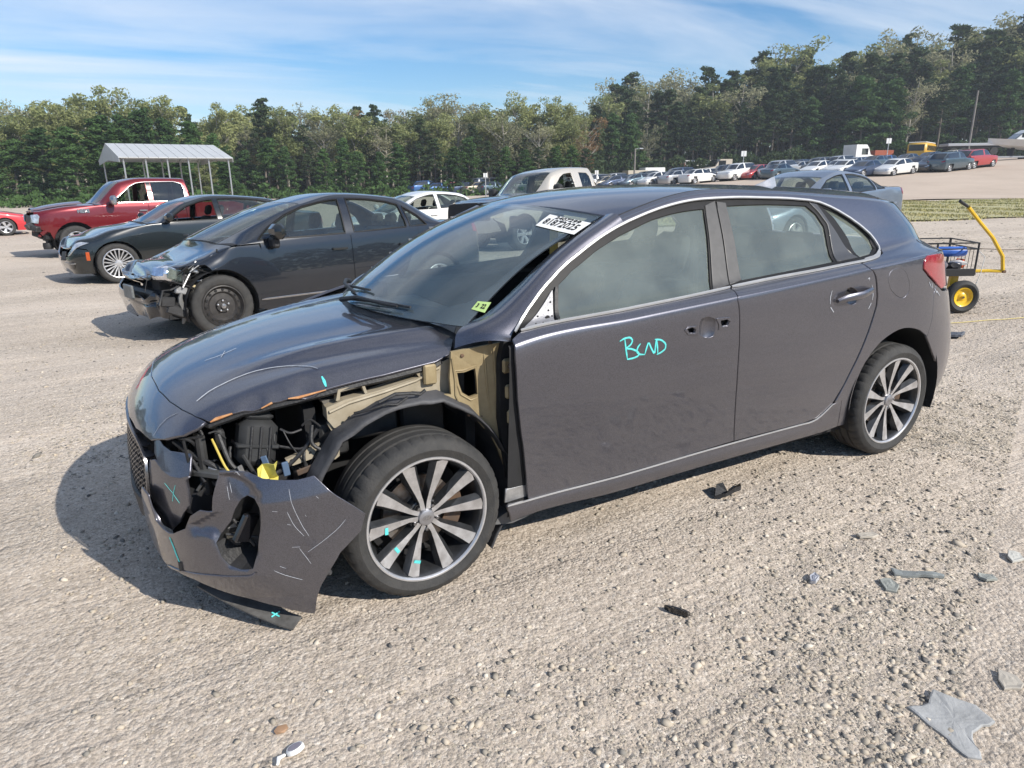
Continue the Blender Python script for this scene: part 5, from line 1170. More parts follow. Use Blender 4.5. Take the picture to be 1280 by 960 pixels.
# ================================================================== other vehicles
def pch(d, t):
    """monotone cubic through d[k] along the first axis, at parameter t (array)"""
    d = np.asarray(d, float); n = d.shape[0]; s = np.diff(d, axis=0); m = np.zeros_like(d)
    a, b = s[:-1], s[1:]; ok = a*b > 0
    m[1:-1] = np.where(ok, 2*a*b/np.where(ok, a+b, 1), 0); m[0] = s[0]; m[-1] = s[-1]
    t = np.clip(t, 0, n-1-1e-6); k = np.floor(t).astype(int); f = (t-k)[..., None]
    for _ in range(d.ndim-2): f = f[..., None]
    f = f.reshape(f.shape[:t.ndim] + (1,)*(d.ndim-1)); f2 = f*f; f3 = f2*f
    return (2*f3-3*f2+1)*d[k] + (f3-2*f2+f)*m[k] + (-2*f3+3*f2)*d[k+1] + (f3-f2)*m[k+1]
class Body:
    """lofted car shell. columns nose..tail, rows sill(0) .. belt(4) .. top edge(6) .. centre(8); front axle at x=0, forward +x"""
    def __init__(s, W=.88, sill=.20, front=.88, rear=3.6, wb=2.7, hood=.74, cowl=(-.25, .95), header=(-1.0, 1.36), roof=(-1.5, 1.435), rend=(-2.25, 1.38), rglass=(-2.9, 1.02), deck=(-3.5, .98), belt=(.90, .96), wt=.60, nosez=.62, tailz=.9, lean=.5, round_=1., ovr=None):
        b0, b1 = belt; rr = -rear
        F = [.0, .60*round_, .86, .965, 1, 1, 1, 1, 1, .99, .93, .66, 0]
        XL = [front, front-.035, front-.15, front-.40, 0, cowl[0]-.12, header[0]*.55+cowl[0]*.45-.10, roof[0], rend[0]-.1, rglass[0]*.7+rend[0]*.3-.12, rr+.20, rr+.04, rr]
        XT = [front-.10, front-.14, front-.24, front-.45, 0, *[q[0] for q in (cowl, header, roof, rend, rglass)], deck[0]+.10, deck[0]+.01, deck[0]]
        ZT = [nosez, nosez+.02, hood-.02, hood+.03, (hood+cowl[1])/2+.03, cowl[1], header[1], roof[1], rend[1], rglass[1], deck[1], tailz+.02, tailz]
        ZB = [nosez-.02, nosez-.01, hood-.06, hood-.02, (hood+cowl[1])/2-.02, b0, b0+.01, (b0+b1)/2, b1, b1+.01, min(b1+.01, deck[1]-.03), tailz-.03, tailz-.03]
        P = np.zeros((13, 9, 3)); nx = [-.07, -.015, 0, -.03, -.08]; tx = [.06, .01, 0, .03, .04]
        for k in range(13):
            cab = 5 < k < 9
            wb_ = W*.968 if cab or k in (5, 9) else W*.93
            w6 = wt if 5 <= k <= 9 else W*.70; zb, zt = ZB[k], ZT[k]
            z6 = zt-.035 if 5 <= k <= 9 else zb+(zt-zb)*.62
            ys = [W*.93, W*.975, W, W*.985, wb_, (wb_+w6)/2+(.03 if cab else .01), w6, w6*.62, 0]
            zs = [sill, sill+.16, (sill+zb)*.5, zb-.10, zb, (zb+z6)/2+.01, z6, z6+(zt-z6)*.75, zt]
            xs = [XL[k]]*5 + [(XL[k]+XT[k])/2, XT[k], XT[k]+(.05 if k in (5, 6) else 0), XT[k]+(.09 if k in (5, 6) else (-.05 if k in (8, 9) else 0))]
            if k < 4:
                for j in range(5): xs[j] += nx[j]*(1-k/4)
            if k > 9:
                for j in range(5): xs[j] += tx[j]*((k-9)/3)
                if k == 12: xs[4] = XT[12]
            if k == 0: xs[4:] = [XT[0]+.03, XT[0]+.02, XT[0], XT[0], XT[0]]; zs[4:] = [zt-.02, zt-.01, zt, zt, zt]
            P[k] = np.stack([xs, np.array(ys)*F[k], zs], -1)
        if ovr: ovr(P)
        s.P = P; s.wb = wb; s.W = W
        uu, vv = np.meshgrid(np.linspace(0, 12, 241), np.linspace(0, 6.2, 63), indexing='ij'); s.gu, s.gv = uu, vv; q = s(uu, vv); s.gx, s.gzz = q[..., 0], q[..., 2]
    def __call__(s, u, v):
        u, v = np.broadcast_arrays(np.asarray(u, float), np.asarray(v, float)); sh = u.shape
        A = pch(s.P, u.ravel()); A = A.reshape(-1, 9, 3); out = np.zeros((len(A), 3))
        t = np.clip(v.ravel(), 0, 8-1e-6); k = np.floor(t).astype(int); f = (t-k)[:, None]
        sl = np.diff(A, axis=1); m = np.zeros_like(A); a, b = sl[:, :-1], sl[:, 1:]; ok = a*b > 0
        m[:, 1:-1] = np.where(ok, 2*a*b/np.where(ok, a+b, 1), 0); m[:, 0] = sl[:, 0]; m[:, -1] = sl[:, -1]*1; m[:, -1, 2] = 0
        i = np.arange(len(A)); f2, f3 = f*f, f*f*f
        r = (2*f3-3*f2+1)*A[i, k] + (f3-2*f2+f)*m[i, k] + (-2*f3+3*f2)*A[i, k+1] + (f3-f2)*m[i, k+1]
        return r.reshape(sh+(3,))
    def inv(s, pts, vmax=6.1):
        out = []
        for x, z in pts:
            d = (s.gx-x)**2 + (s.gzz-z)**2; d = np.where(s.gv > vmax, 9, d); d = np.where((s.gu < 1.2) & (x < .5), 9, d); i = np.unravel_index(np.argmin(d), d.shape); u, v = s.gu[i], s.gv[i]
            for _ in range(14):
                q = s(u, v); h = 1e-4; ju = (s(u+h, v)-s(u-h, v))/(2*h); jv = (s(u, v+h)-s(u, v-h))/(2*h)
                J = np.array([[ju[0], jv[0]], [ju[2], jv[2]]]); r = np.array([x-q[0], z-q[2]])
                try: st = np.linalg.solve(J+np.eye(2)*1e-6, r)
                except Exception: break
                st = np.clip(st, -.25, .25); u = float(np.clip(u+st[0], 0, 12)); v = float(np.clip(v+st[1], 0, vmax))
            out.append((u, v))
        return out
def archpts(cx, cz, R, n=15, a0=-12, a1=192): return [(cx-R*math.cos(math.radians(a0+(a1-a0)*i/(n-1))), cz+R*math.sin(math.radians(a0+(a1-a0)*i/(n-1)))) for i in range(n)]
_wcache = {}
def wheel(parent, x, y, R, kind, w=.21, rim=.66, side=1, rot=0., near=True):
    key = (kind, R, rim, near)
    if key not in _wcache:
        rr = R*rim; out = []
        out.append(('tyre', tyre_mesh('tyre', R, w, rr, n=100 if near else 20, grooves=near)))
        mb = MB(); h = w/2
        dark = kind in ('steel',)
        if kind == 'steel':
            mb.lathe([(rr+.004, h-.008), (rr-.006, h-.004), (rr-.012, h-.02), (rr-.03, h-.045), (rr*.72, h-.035), (rr*.62, h-.055), (rr*.35, h-.05), (rr*.30, h-.03), (0, h-.03)], 36); m_ = M_steel
            o = mb.obj('rim', mat('steel_wheel', (.024, .023, .023), .55, metal=.3, var=.35, scale=20, col2=(.055, .05, .047)), None, smooth=True); out.append(('rim', o.data)); bpy.data.objects.remove(o)
            for k in range(15):
                a = 2*math.pi*k/15; o = MB().lathe([(0, h-.033), (.0135, h-.034), (.012, h-.05)], 10, c=(rr*.80*math.cos(a), 0.003, rr*.80*math.sin(a))).obj('tmp', M_dark, None); out.append(('vent_hole', o.data)); bpy.data.objects.remove(o)
            for k in range(5):
                a = 2*math.pi*k/5+.3; o = MB().lathe([(0, h-.012), (.011, h-.014), (.013, h-.045)], 6, c=(.055*math.cos(a), 0, .055*math.sin(a))).obj('tmp', M_chrome, None); out.append(('lug_nut', o.data)); bpy.data.objects.remove(o)
            o = MB().lathe([(0, h-.005), (.025, h-.008), (.028, h-.04)], 14).obj('tmp', M_chrome, None); out.append(('hub', o.data)); bpy.data.objects.remove(o)
        else:
            mb.lathe([(rr+.006, h-.008), (rr-.004, h-.001), (rr-.012, h-.004), (rr-.016, h-.02), (rr-.025, -h+.02), (rr, -h+.01)], 36 if near else 18)
            o = mb.obj('rim', M_alloy if near else M_lip, None, smooth=True); out.append(('rim', o.data)); bpy.data.objects.remove(o)
            mb = MB(); mb.lathe([(0, h-.06), (rr*.97, h-.075)], 24 if near else 14); o = mb.obj('brake', M_dark, None); out.append(('backing', o.data)); bpy.data.objects.remove(o)
            n_, pair, ww = {'five': (5, 0, .05), 'multi': (10, .16, .011), 'six': (6, 0, .045), 'ten': (10, 0, .022), 'fivewide': (5, 0, .075)}[kind]
            mb = MB()
            for k in range(n_):
                for dp in ((-pair, pair) if pair else (0,)):
                    a = 2*math.pi*k/n_ + dp*.55; a2 = 2*math.pi*k/n_ + dp
                    def q(r, t, yy, aa): return (r*math.cos(aa)-t*math.sin(aa), yy, r*math.sin(aa)+t*math.cos(aa))
                    r0, r1 = rr*.20, rr*.965
                    V = [q(r0, -ww*.6, h-.02, a), q(r0, ww*.6, h-.02, a), q(r1, ww, h-.008, a2), q(r1, -ww, h-.008, a2), q(r0, -ww*.8, h-.05, a), q(r0, ww*.8, h-.05, a), q(r1, ww*1.2, h-.035, a2), q(r1, -ww*1.2, h-.035, a2)]
                    mb.add(V, [(0, 1, 2, 3), (0, 3, 7, 4), (1, 5, 6, 2)])
            mb.lathe([(0, h-.012), (rr*.17, h-.014), (rr*.26, h-.03), (rr*.28, h-.06)], 20)
            o = mb.obj('spokes', M_alloy if near else M_lip, None); out.append(('spokes', o.data)); bpy.data.objects.remove(o)
        _wcache[key] = out
    parts = _wcache[key]
    W_ = bpy.data.objects.new('wheel', parts[0][1]); link(W_, parent); W_.location = (x, y, R-.008); W_.rotation_euler = (0, rot, 0 if side > 0 else math.pi)
    for nm, me in parts[1:]:
        o = bpy.data.objects.new({'backing': 'brake', 'spokes': 'spoke_set'}.get(nm, nm), me); link(o, W_)
    return W_
M_lens = mat('headlamp_lens', (.62, .64, .66), .10, metal=.6, coat=1, var=.35, scale=18)
M_amber = mat('amber_lens', (.42, .07, .01), .3, coat=.6)
M_fblk = mat('window_dark', (.012, .015, .018), .06, coat=1, spec=.8)
G_gen = glass('clear_glass', (.60, .68, .64), 1.4, .05)
G_dk = glass('dark_glass', (.16, .18, .18), 1.6, .03)
def veh(name, B, pnt, wins, R=.32, kind='five', glassm=None, doors=(-.55, -1.45, -2.35), open_win=(), hoodwarp=None, near=True, xw=None, interior=True, archR=None, skip=(), wkinds=None, mirror_m=None, rimk=.66, hoodm=None, lamp=True, handle=True):
    """close-range vehicle: every panel is its own sheet cut from the loft; wins are x-z outlines of the side glass"""
    root = empty(name); gl = glassm or G_gen; aR = archR or R+.045; wbx = -B.wb
    fa = B.inv(archpts(0, R-.01, aR), 4.2); ra = B.inv(archpts(wbx, R-.01, aR), 4.2)
    d0, d1, d2 = doors
    zs_ = float(B.P[5, 0, 2])
    def edge(x): return B.inv([(x, zs_+.005), (x, .45), (x, .65), (x, .85)], 3.99)
    e0, e1, e2 = edge(d0), edge(d1), edge(d2)
    for sd in (False, True):
        mir = sd; k = dict(step=.16, vs=1., gap=.006, mirror=mir, flange=.02, ref=(-1.3, 0, .4), nrm_eps=2e-2, roll=.004)
        u0 = fa[0][0]; u1 = fa[-1][0]; r0 = ra[0][0]
        if 'bumper' not in skip: patch('front_bumper', B, [(0, 0), (0, 2.6), (.9, 2.75), (1.9, 2.9), (2.6, 2.6), (fa[-1][0] if False else 2.75, 2.2)] + [q for q in fa[::-1] if q[0] < 3.5][:3][::-1][:0] + [(fa[0][0] if fa[0][0] < fa[-1][0] else fa[-1][0], 1.2), (min(fa[0][0], fa[-1][0]), .0)], pnt, root, **k)
        fs = sorted(fa, key=lambda q: q[0])
        if 'fender' not in skip: patch('front_fender', B, [(2.75, 2.25), (2.62, 2.68), (1.95, 2.98), (1.6, 4.0), (3.0, 4.0), (4.2, 4.0), (e0[0][0]*.3+e0[3][0]*.7, 3.99)] + e0[::-1] + [(fs[-1][0]+.01, 0)] + fs[::-1] , pnt, root, **k)
        patch('front_door', B, e0 + [(e1[3][0], 4.0), ] [:0] + [(e0[3][0], 4.0), (e1[3][0], 4.0)] + e1[::-1], pnt, root, **k)
        rq = 10.0
        if d2 is not None and 'reardoor' not in skip: patch('rear_door', B, e1 + [(e1[3][0], 4.0), (e2[3][0], 4.0)] + e2[::-1], pnt, root, **k)
        rs_ = sorted(ra, key=lambda q: q[0]); ee = e2 if 'reardoor' not in skip else e1
        patch('rear_quarter', B, ee + [(ee[3][0], 4.0), (9.2, 4.0), (10, 4.0), (10.8, 4.0), (10.9, 2.6), (rs_[-1][0]+.25, 2.4), (rs_[-1][0]+.12, 1.2)] + rs_[::-1] + [(rs_[0][0]-.02, 0)], pnt, root, **k)
        patch('rear_bumper', B, [(rs_[-1][0]+.02, .0), (rs_[-1][0]+.12, 1.2), (rs_[-1][0]+.25, 2.4), (10.9, 2.6), (12, 2.6), (12, 0)], pnt, root, **k)
        patch('tail_panel', B, [(10.9, 2.62), (10.8, 4.0), (12, 4.0), (12, 2.62)], pnt, root, **k)
        if lamp:
            patch('headlamp', B, [(.95, 2.85), (1.9, 2.95), (2.75, 3.35), (2.3, 3.65), (1.5, 3.55), (1.0, 3.25)], M_lens, root, **{**k, 'off': .012, 'step': .2})
        patch('tail_lamp', B, [(9.85, 2.9), (9.8, 3.85), (11.3, 3.9), (11.3, 2.9)], M_red, root, **{**k, 'off': .008, 'step': .3})
        # greenhouse frame with its window openings
        ws_ = [B.inv(w, 5.95) for w in wins]
        patch('window_frame', B, [(5.02, 4.0), (5.0, 6.), (9.0, 6.), (9.4, 4.0)], pnt, root, holes=ws_, **{**k, 'gap': 0., 'flange': .03})
        for i, w in enumerate(ws_):
            if i in open_win and not sd: continue
            patch('side_window', B, w, gl if i < 2 or near else gl, root, **{**k, 'gap': 0, 'off': -.012, 'flange': 0, 'step': .3})
        for i, w in enumerate(ws_):
            V, F = ribbon('x', B, list(w)+[w[0]], .016, None, None, off=.002, th=.003, rnd=0, step=.15, vs=1.)
            if not sd and 'trim' not in skip: MB().add(V, F).obj('window_trim', M_chrome if pnt.name in ('deep_red_paint', 'black_paint') and 'chrome' in skip else M_seal, root)
        for cx in (0, wbx):
            hs_ = house(cx, R-.01, .40, B.W-.01, aR+.004); s_ = -1 if sd else 1
            MB().add([(x, y*s_, z) for x, y, z in hs_.V], hs_.F).obj('wheel_house', M_dark, root, smooth=True)
        if handle:
            for xx in ((d1+.16,) if 'reardoor' in skip else (d1+.16, d2+.20)):
                q = B.inv([(xx, float(B.P[6, 4, 2])-.12)], 3.9)[0]; c = B(*q); s_ = -1 if sd else 1
                MB().box((c[0]-.09, s_*c[1]-.012 if s_ < 0 else c[1]+.004, c[2]-.012), (c[0]+.09, -c[1]-.004 if s_ < 0 else c[1]+.035, c[2]+.014), ch=.006).obj('door_handle', mirror_m or pnt, root)
        c = B(5.55, 4.1); s_ = -1 if sd else 1
        if 'mirror' not in skip: 
            mo = MB().box((-.07, -.10, -.07), (.06, .10, .08), Matrix.Translation((c[0]+.02, s_*(c[1]+.14), c[2]+.08)) @ Matrix.Rotation(s_*.15, 4, 'Z'), ch=.045).obj('door_mirror', mirror_m or pnt, root, smooth=True)
            MB().box((-.03, -.08, -.03), (.03, .06, .02), Matrix.Translation((c[0]+.02, s_*(c[1]+.05), c[2]+.02)), ch=.01).obj('mirror_arm', M_black, mo)
    def both(name_, outl, m, **kk):
        """a panel that spans the centre line"""
        f = lambda u, t: (lambda q: np.stack([q[..., 0], q[..., 1]*np.sign(t), q[..., 2]], -1))(B(u, 8-np.abs(t)))
        full = outl + [(a, -b) for a, b in outl[::-1] if b > 1e-6]
        return patch(name_, f, full, m, root, vs=1., step=kk.pop('step', .2), ref=(-1.3, 0, .2), nrm_eps=1.3e-2, **kk)
    hm = dict(gap=.012, flange=.02)
    both('bonnet', [(.35, 0), (.5, 2), (.9, 3.6), (1.3, 4.0), (2, 4), (3, 4), (4, 4), (4.75, 4.), (4.93, 2.2), (4.93, 0)], hoodm or pnt, warp=hoodwarp, **hm)
    both('nose_panel', [(.0, 0), (0, 4), (.9, 4), (.52, 2.4), (.34, 0)], pnt, flange=0)
    both('windscreen', [(5.03, 0), (5.03, 1.95), (5.97, 1.95), (5.97, 0)], gl if near else M_fblk, flange=0)
    both('roof', [(5.99, 0), (5.99, 2.), (7, 2.), (8.02, 2.), (8.02, 0)], pnt, flange=.02)
    both('rear_window', [(8.04, 0), (8.04, 1.95), (8.97, 1.95), (8.97, 0)], gl, flange=0)
    both('boot_lid', [(9.03, 0), (9.0, 3.95), (10, 3.98), (10.9, 4), (12, 4), (12, 0)], pnt, gap=.01, flange=.02)
    both('scuttle', [(4.95, 0), (4.95, 2.2), (4.8, 3.9), (5.01, 3.9), (5.01, 0)], M_black, flange=0, step=.3)
    # rows left open between hood edge and fender shoulder
    zb = float(B.P[6, 4, 2])
    MB().box((wbx-.6, -B.W+.13, .22), (.5, B.W-.13, .30)).obj('underbody', M_dark, root)
    MB().box((-.35, -B.W+.15, .25), (B.P[3, 0, 0]-.15, B.W-.15, .60), ch=.03).obj('engine_bay', M_dark, root)
    for s_ in (1, -1): MB().box((doors[1]-.95 if d2 is None else d2, s_*(B.W-.12)-.015, .25), (d0-.0, s_*(B.W-.12)+.015, zb-.04)).obj('door_card', M_trim, root)
    if interior:
        MB().box((d0-.35, -.62, zb-.35), (d0+.25, .62, zb-.03), ch=.08).obj('dashboard', M_trim, root, smooth=True)
        sh = zb - .93
        for (sx, sy) in ((d0-.75, .37), (d0-.75, -.37)):
            s_ = seat(sx, sy, .48, par=root); s_.location = (0, 0, sh)
        s_ = seat(min(d0-1.65, -1.6), 0, 1.15, True, par=root); s_.location = (0, 0, sh)
        o = MB().lathe([(.175, -.012), (.187, 0), (.175, .012), (.163, 0)], 24, axis='x', close=True).obj('steering_wheel', M_trim, root, smooth=True); o.location = (d0-.32, .37, zb-.06); o.rotation_euler = (0, -.42, 0)
    wk = wkinds or (kind, kind)
    ty = B.W-.115
    for cx, kd in ((0, wk[0]), (wbx, wk[1])):
        for sd in (1, -1): wheel(root, cx, sd*ty, R, kd, side=sd, rot=.2*(cx < 0), near=near, rim=rimk)
    return root
def place(o, a, b, heading, lift=0., wl=0.):
    """(a, b) is the outer face of the left front wheel when wl is the half width; heading in world degrees"""
    x, y = ab(a, b); h = math.radians(heading); x += math.sin(h)*wl; y -= math.cos(h)*wl; o.location = (x, y, gz(x, y)+lift); o.rotation_euler = (0, 0, math.radians(heading))
def tilt_to_ground(o, wb, tw=1.5):
    h = o.rotation_euler[2]; x, y = o.location[0], o.location[1]; c, s = math.cos(h), math.sin(h)
    zf = gz(x, y); zr = gz(x-wb*c, y-wb*s); zl = gz(x-wb*.5*c - tw/2*s, y-wb*.5*s + tw/2*c); zr2 = gz(x-wb*.5*c + tw/2*s, y-wb*.5*s - tw/2*c)
    o.rotation_euler = (math.atan2(zl-zr2, tw), -math.atan2(zf-zr, wb), h); o.location[2] = zf
P_black = paint('black_paint', (.004, .007, .008), metal=0, rough=.25, dust=.004)
P_navy = paint('blue_black_paint', (.007, .010, .016), metal=.1, rough=.25, dust=.006)
P_red = paint('deep_red_paint', (.15, .004, .009), metal=.4, rough=.3, dust=.01)
P_bred = paint('bright_red_paint', (.55, .02, .03), metal=.1, rough=.4, dust=.03)
P_white = paint('white_paint', (.72, .72, .70), metal=0., rough=.5, dust=.12)
P_silver = paint('blue_silver_paint', (.20, .24, .30), metal=.6, rough=.35, dust=.05)
P_pewter = paint('pewter_paint', (.55, .51, .44), metal=.5, rough=.35, dust=.10)
M_chr = M_chrome
# ---- black sedan with the smashed front (second from the camera)
def civ_ov(P): pass
BC = Body(W=.875, sill=.20, front=.70, rear=3.55, wb=2.70, hood=.74, cowl=(-.10, .96), header=(-1.05, 1.335), roof=(-1.55, 1.43), rend=(-2.25, 1.375), rglass=(-2.98, 1.06), deck=(-3.48, 1.04), belt=(.91, 1.0), wt=.60)
def civwarp(P, U, T):
    P = P.copy(); e = np.clip((3.9-U)/2.2, 0, 1)*np.clip((U-.2)/.4, 0, 1)
    P[:, 2] += e*(.035*np.exp(-((U-2.6)/.8)**2) + .012*np.sin(U*5.1+T*1.4) + .007*np.sin(U*9+T*3.1)) + .02*np.clip(1-U, 0, 1); return P
wc = [[(-.44, .945), (-.60, 1.07), (-.82, 1.19), (-1.05, 1.275), (-1.30, 1.325), (-1.47, 1.34), (-1.45, .965), (-1.0, .955)], [(-1.56, .97), (-1.57, 1.345), (-1.85, 1.335), (-2.10, 1.30), (-2.24, 1.26), (-2.26, .995)], [(-2.31, 1.0), (-2.29, 1.235), (-2.46, 1.13), (-2.56, 1.01)]]
civ = veh('smashed_black_sedan', BC, P_navy, wc, R=.316, doors=(-.46, -1.51, -2.42), hoodwarp=civwarp, wkinds=('steel', 'fivewide'), skip=('bumper', 'fender', 'mirror'), lamp=False, mirror_m=P_black, rimk=.66)
tag(civ, 'black four-door sedan with crumpled bonnet and hanging headlight, beside the grey hatchback', 'car')
place(civ, -2.93, 7.0, 12, wl=.87); tilt_to_ground(civ, 2.7)
def cp(name, outl, m=P_navy, **k): return patch(name, BC, BC.inv(outl, 4.0) if k.pop('xz', True) else outl, m, civ, vs=1., step=.16, nrm_eps=2e-2, roll=.004, ref=(-1.3, 0, .4), **k)
# what is left of the left fender: torn at the front over the wheel
fa_ = archpts(0, .306, .375, 13, 0, 125)
cp('front_fender', [(-.46, .22), (-.46, .84), (-.44, .90), (-.2, .89), (.05, .85), (.22, .81), (.30, .765), (.22, .735), (.12, .74), *[(x, z) for x, z in archpts(0, .306, .375, 11, -10, 100)][::-1]], flange=.02)
patch('front_fender', BC, [(2.75, 2.25), (1.95, 2.98), (1.6, 4.0), (4.2, 4.0), (4.9, 3.99), (4.95, .2), (4.5, .2), (4.2, 1.6), (3.7, 1.9), (3.2, 1.4)], P_navy, civ, step=.3, mirror=True, nrm_eps=2e-2)
patch('front_bumper', BC, [(0, 0), (0, 2.6), (1.9, 2.9), (2.75, 2.2), (2.8, .3)], P_navy, civ, step=.3, mirror=True, nrm_eps=2e-2)
patch('front_bumper', BC, [(0, .1), (0, 2.45), (.6, 2.55), (1.0, 2.2), (1.5, 2.5), (1.95, 2.2), (2.3, 1.5), (2.4, .9), (2.2, .25)], P_navy, civ, step=.12, nrm_eps=2e-2, label='crushed front bumper corner', warp=lambda P, U, W: P+np.stack([-.05*np.exp(-((U-1.2)/.5)**2-((W-1.6)/.6)**2)+.012*np.sin(U*7), -.03*np.exp(-((U-1.7)/.3)**2)+.012*np.sin(U*8+W*4), .012*np.sin(U*5)], -1))
0 and patch('front_bumper', BC, [(1.25, .25), (1.5, 1.6), (1.3, 2.5), (1.9, 2.6), (2.15, 1.9), (2.35, 1.0), (2.2, .3)], P_black, civ, step=.15, nrm_eps=2e-2, warp=lambda P, U, W: P+np.stack([.02*np.sin(W*5), .03*np.sin(U*6+W*3), 0*U], -1))
def civbox(name, lo, hi, m, M_=None, ch=.01): return MB().box(lo, hi, M_, ch=ch).obj(name, m, civ)
civbox('bumper_core', (.46, -.62, .30), (.60, .60, .50), M_black, ch=.03); civbox('wing_cavity', (.30, .35, .28), (.52, .64, .66), M_dark)
hlm = MB().box((-.12, -.10, -.065), (.12, .10, .075), Matrix.Translation((.46, .735, .655)) @ Matrix.Rotation(.55, 4, 'Z') @ Matrix.Rotation(-.35, 4, 'Y'), ch=.03).obj('loose_headlamp', mat('lamp_chrome', (.75, .76, .80), .15, metal=.9, var=.25, scale=20), civ, smooth=True)
MB().box((-.10, .085, -.05), (.10, .105, .06), Matrix.Translation((.46, .735, .655)) @ Matrix.Rotation(.55, 4, 'Z') @ Matrix.Rotation(-.35, 4, 'Y'), ch=.01).obj('lamp_lens', G_gen, hlm)
civbox('licence_bracket', (.705, .05, .42), (.73, .40, .56), mat('grey_bracket', (.16, .17, .17), .5, var=.3, scale=20))
rs = random.Random(11)
for i in range(9):
    x0 = rs.uniform(.12, .52); z0 = rs.uniform(.52, .74); pts = [(x0+rs.uniform(-.1, .1)*k, .78+rs.uniform(-.02, .04), z0+rs.uniform(-.07, .07)*k) for k in range(4)]
    MB().tube(pts, rs.uniform(.004, .011), 6).obj('loose_wiring', M_black if i % 3 else M_al, civ, smooth=True)
for i, (x0, z0, w_, h_, m_) in enumerate(((.30, .62, .10, .07, M_engine), (.20, .68, .07, .05, M_al), (.36, .50, .12, .08, M_al), (.24, .52, .06, .05, mat('beige_fog', (.5, .42, .25), .4)), (.50, .40, .14, .10, M_black), (.42, .30, .20, .10, M_black))):
    MB().box((-w_/2, -.02, -h_/2), (w_/2, .02, h_/2), Matrix.Translation((x0, .76, z0)) @ Matrix.Rotation(rs.uniform(-.6, .6), 4, 'Y') @ Matrix.Rotation(rs.uniform(-.4, .4), 4, 'Z'), ch=.012).obj('broken_bracket', m_, civ)
pts = archpts(0, .306, .372, 12, -5, 100); MB().tube([(x, .80, z) for x, z in pts[::-1][:9]], .012, 6).obj('arch_lip', M_black, civ, smooth=True)
MB().tube([(.37+.02*math.sin(i), .80-.01*i, .48-.045*i) for i in range(8)], [.012, .02, .025, .025, .03, .03, .025, .01], 6).obj('liner_flap', mat('liner_grey', (.16, .16, .155), .6), civ, smooth=True)
V, F = ribbon('x', BC, BC.inv([(-.40, .33), (-1.0, .335), (-1.6, .34), (-2.3, .345)], 3.9), .022, None, None, off=.006, th=.004, rnd=0, step=.1); MB().add(V, F).obj('sill_moulding', M_chrome, civ)
c = BC(5.55, 4.1)
mo = MB().box((-.075, -.11, -.075), (.065, .11, .085), Matrix.Translation((-.60, .98, 1.02)) @ Matrix.Rotation(.15, 4, 'Z'), ch=.05).obj('door_mirror', P_black, civ, smooth=True); MB().box((-.05, -.12, -.11), (.03, .04, .0), Matrix.Translation((-.58, .93, .965)), ch=.02).obj('mirror_arm', M_black, mo)
for y0 in (.2, -.35): MB().tube([(-.12, y0, .985), (-.16, y0-.2, 1.0), (-.20, y0-.52, .99)], [.01, .008, .005], 6).obj('wiper', M_black, civ, smooth=True)
# ---- dark green-black executive saloon
BB = Body(W=.93, sill=.19, front=.74, rear=4.05, wb=2.97, hood=.80, cowl=(-.58, 1.02), header=(-1.32, 1.375), roof=(-1.85, 1.475), rend=(-2.85, 1.40), rglass=(-3.62, 1.12), deck=(-4.02, 1.08), belt=(.985, 1.05), wt=.62)
wb_ = [[(-.86, 1.0), (-1.05, 1.13), (-1.3, 1.27), (-1.55, 1.35), (-1.77, 1.375), (-1.78, 1.02), (-1.3, 1.01)], [(-1.87, 1.025), (-1.87, 1.385), (-2.25, 1.385), (-2.65, 1.345), (-2.86, 1.29), (-2.88, 1.06)], [(-2.94, 1.065), (-2.93, 1.26), (-3.12, 1.18), (-3.26, 1.09)]]
bm_ = veh('dark_executive_saloon', BB, P_black, wb_, R=.345, kind='multi', doors=(-.80, -1.83, -2.78), open_win=(0,), mirror_m=P_black, rimk=.72)
tag(bm_, 'long black saloon with thin-spoke silver wheels and open window, parked before the red pickup', 'car')
place(bm_, -6.85, 12.2, 11, wl=.92); tilt_to_ground(bm_, 2.97)
patch('side_marker', BB, BB.inv([(.42, .56), (.47, .56), (.47, .42), (.42, .42)], 4), M_amber, bm_, off=.006, step=.2)
patch('lower_intake', BB, [(.35, .5), (.35, 1.7), (1.5, 1.6), (1.6, .8), (1.4, .45)], M_gloss, bm_, off=.008, step=.2)
patch('kidney_grille', BB, [(.05, 2.1), (.05, 3.4), (.55, 3.5), (.6, 2.2)], M_black, bm_, off=.01, step=.2)
patch('intake_trim', BB, [(1.0, 1.15), (1.05, 1.35), (1.75, 1.3), (1.7, 1.1)], M_al, bm_, off=.012, step=.2)
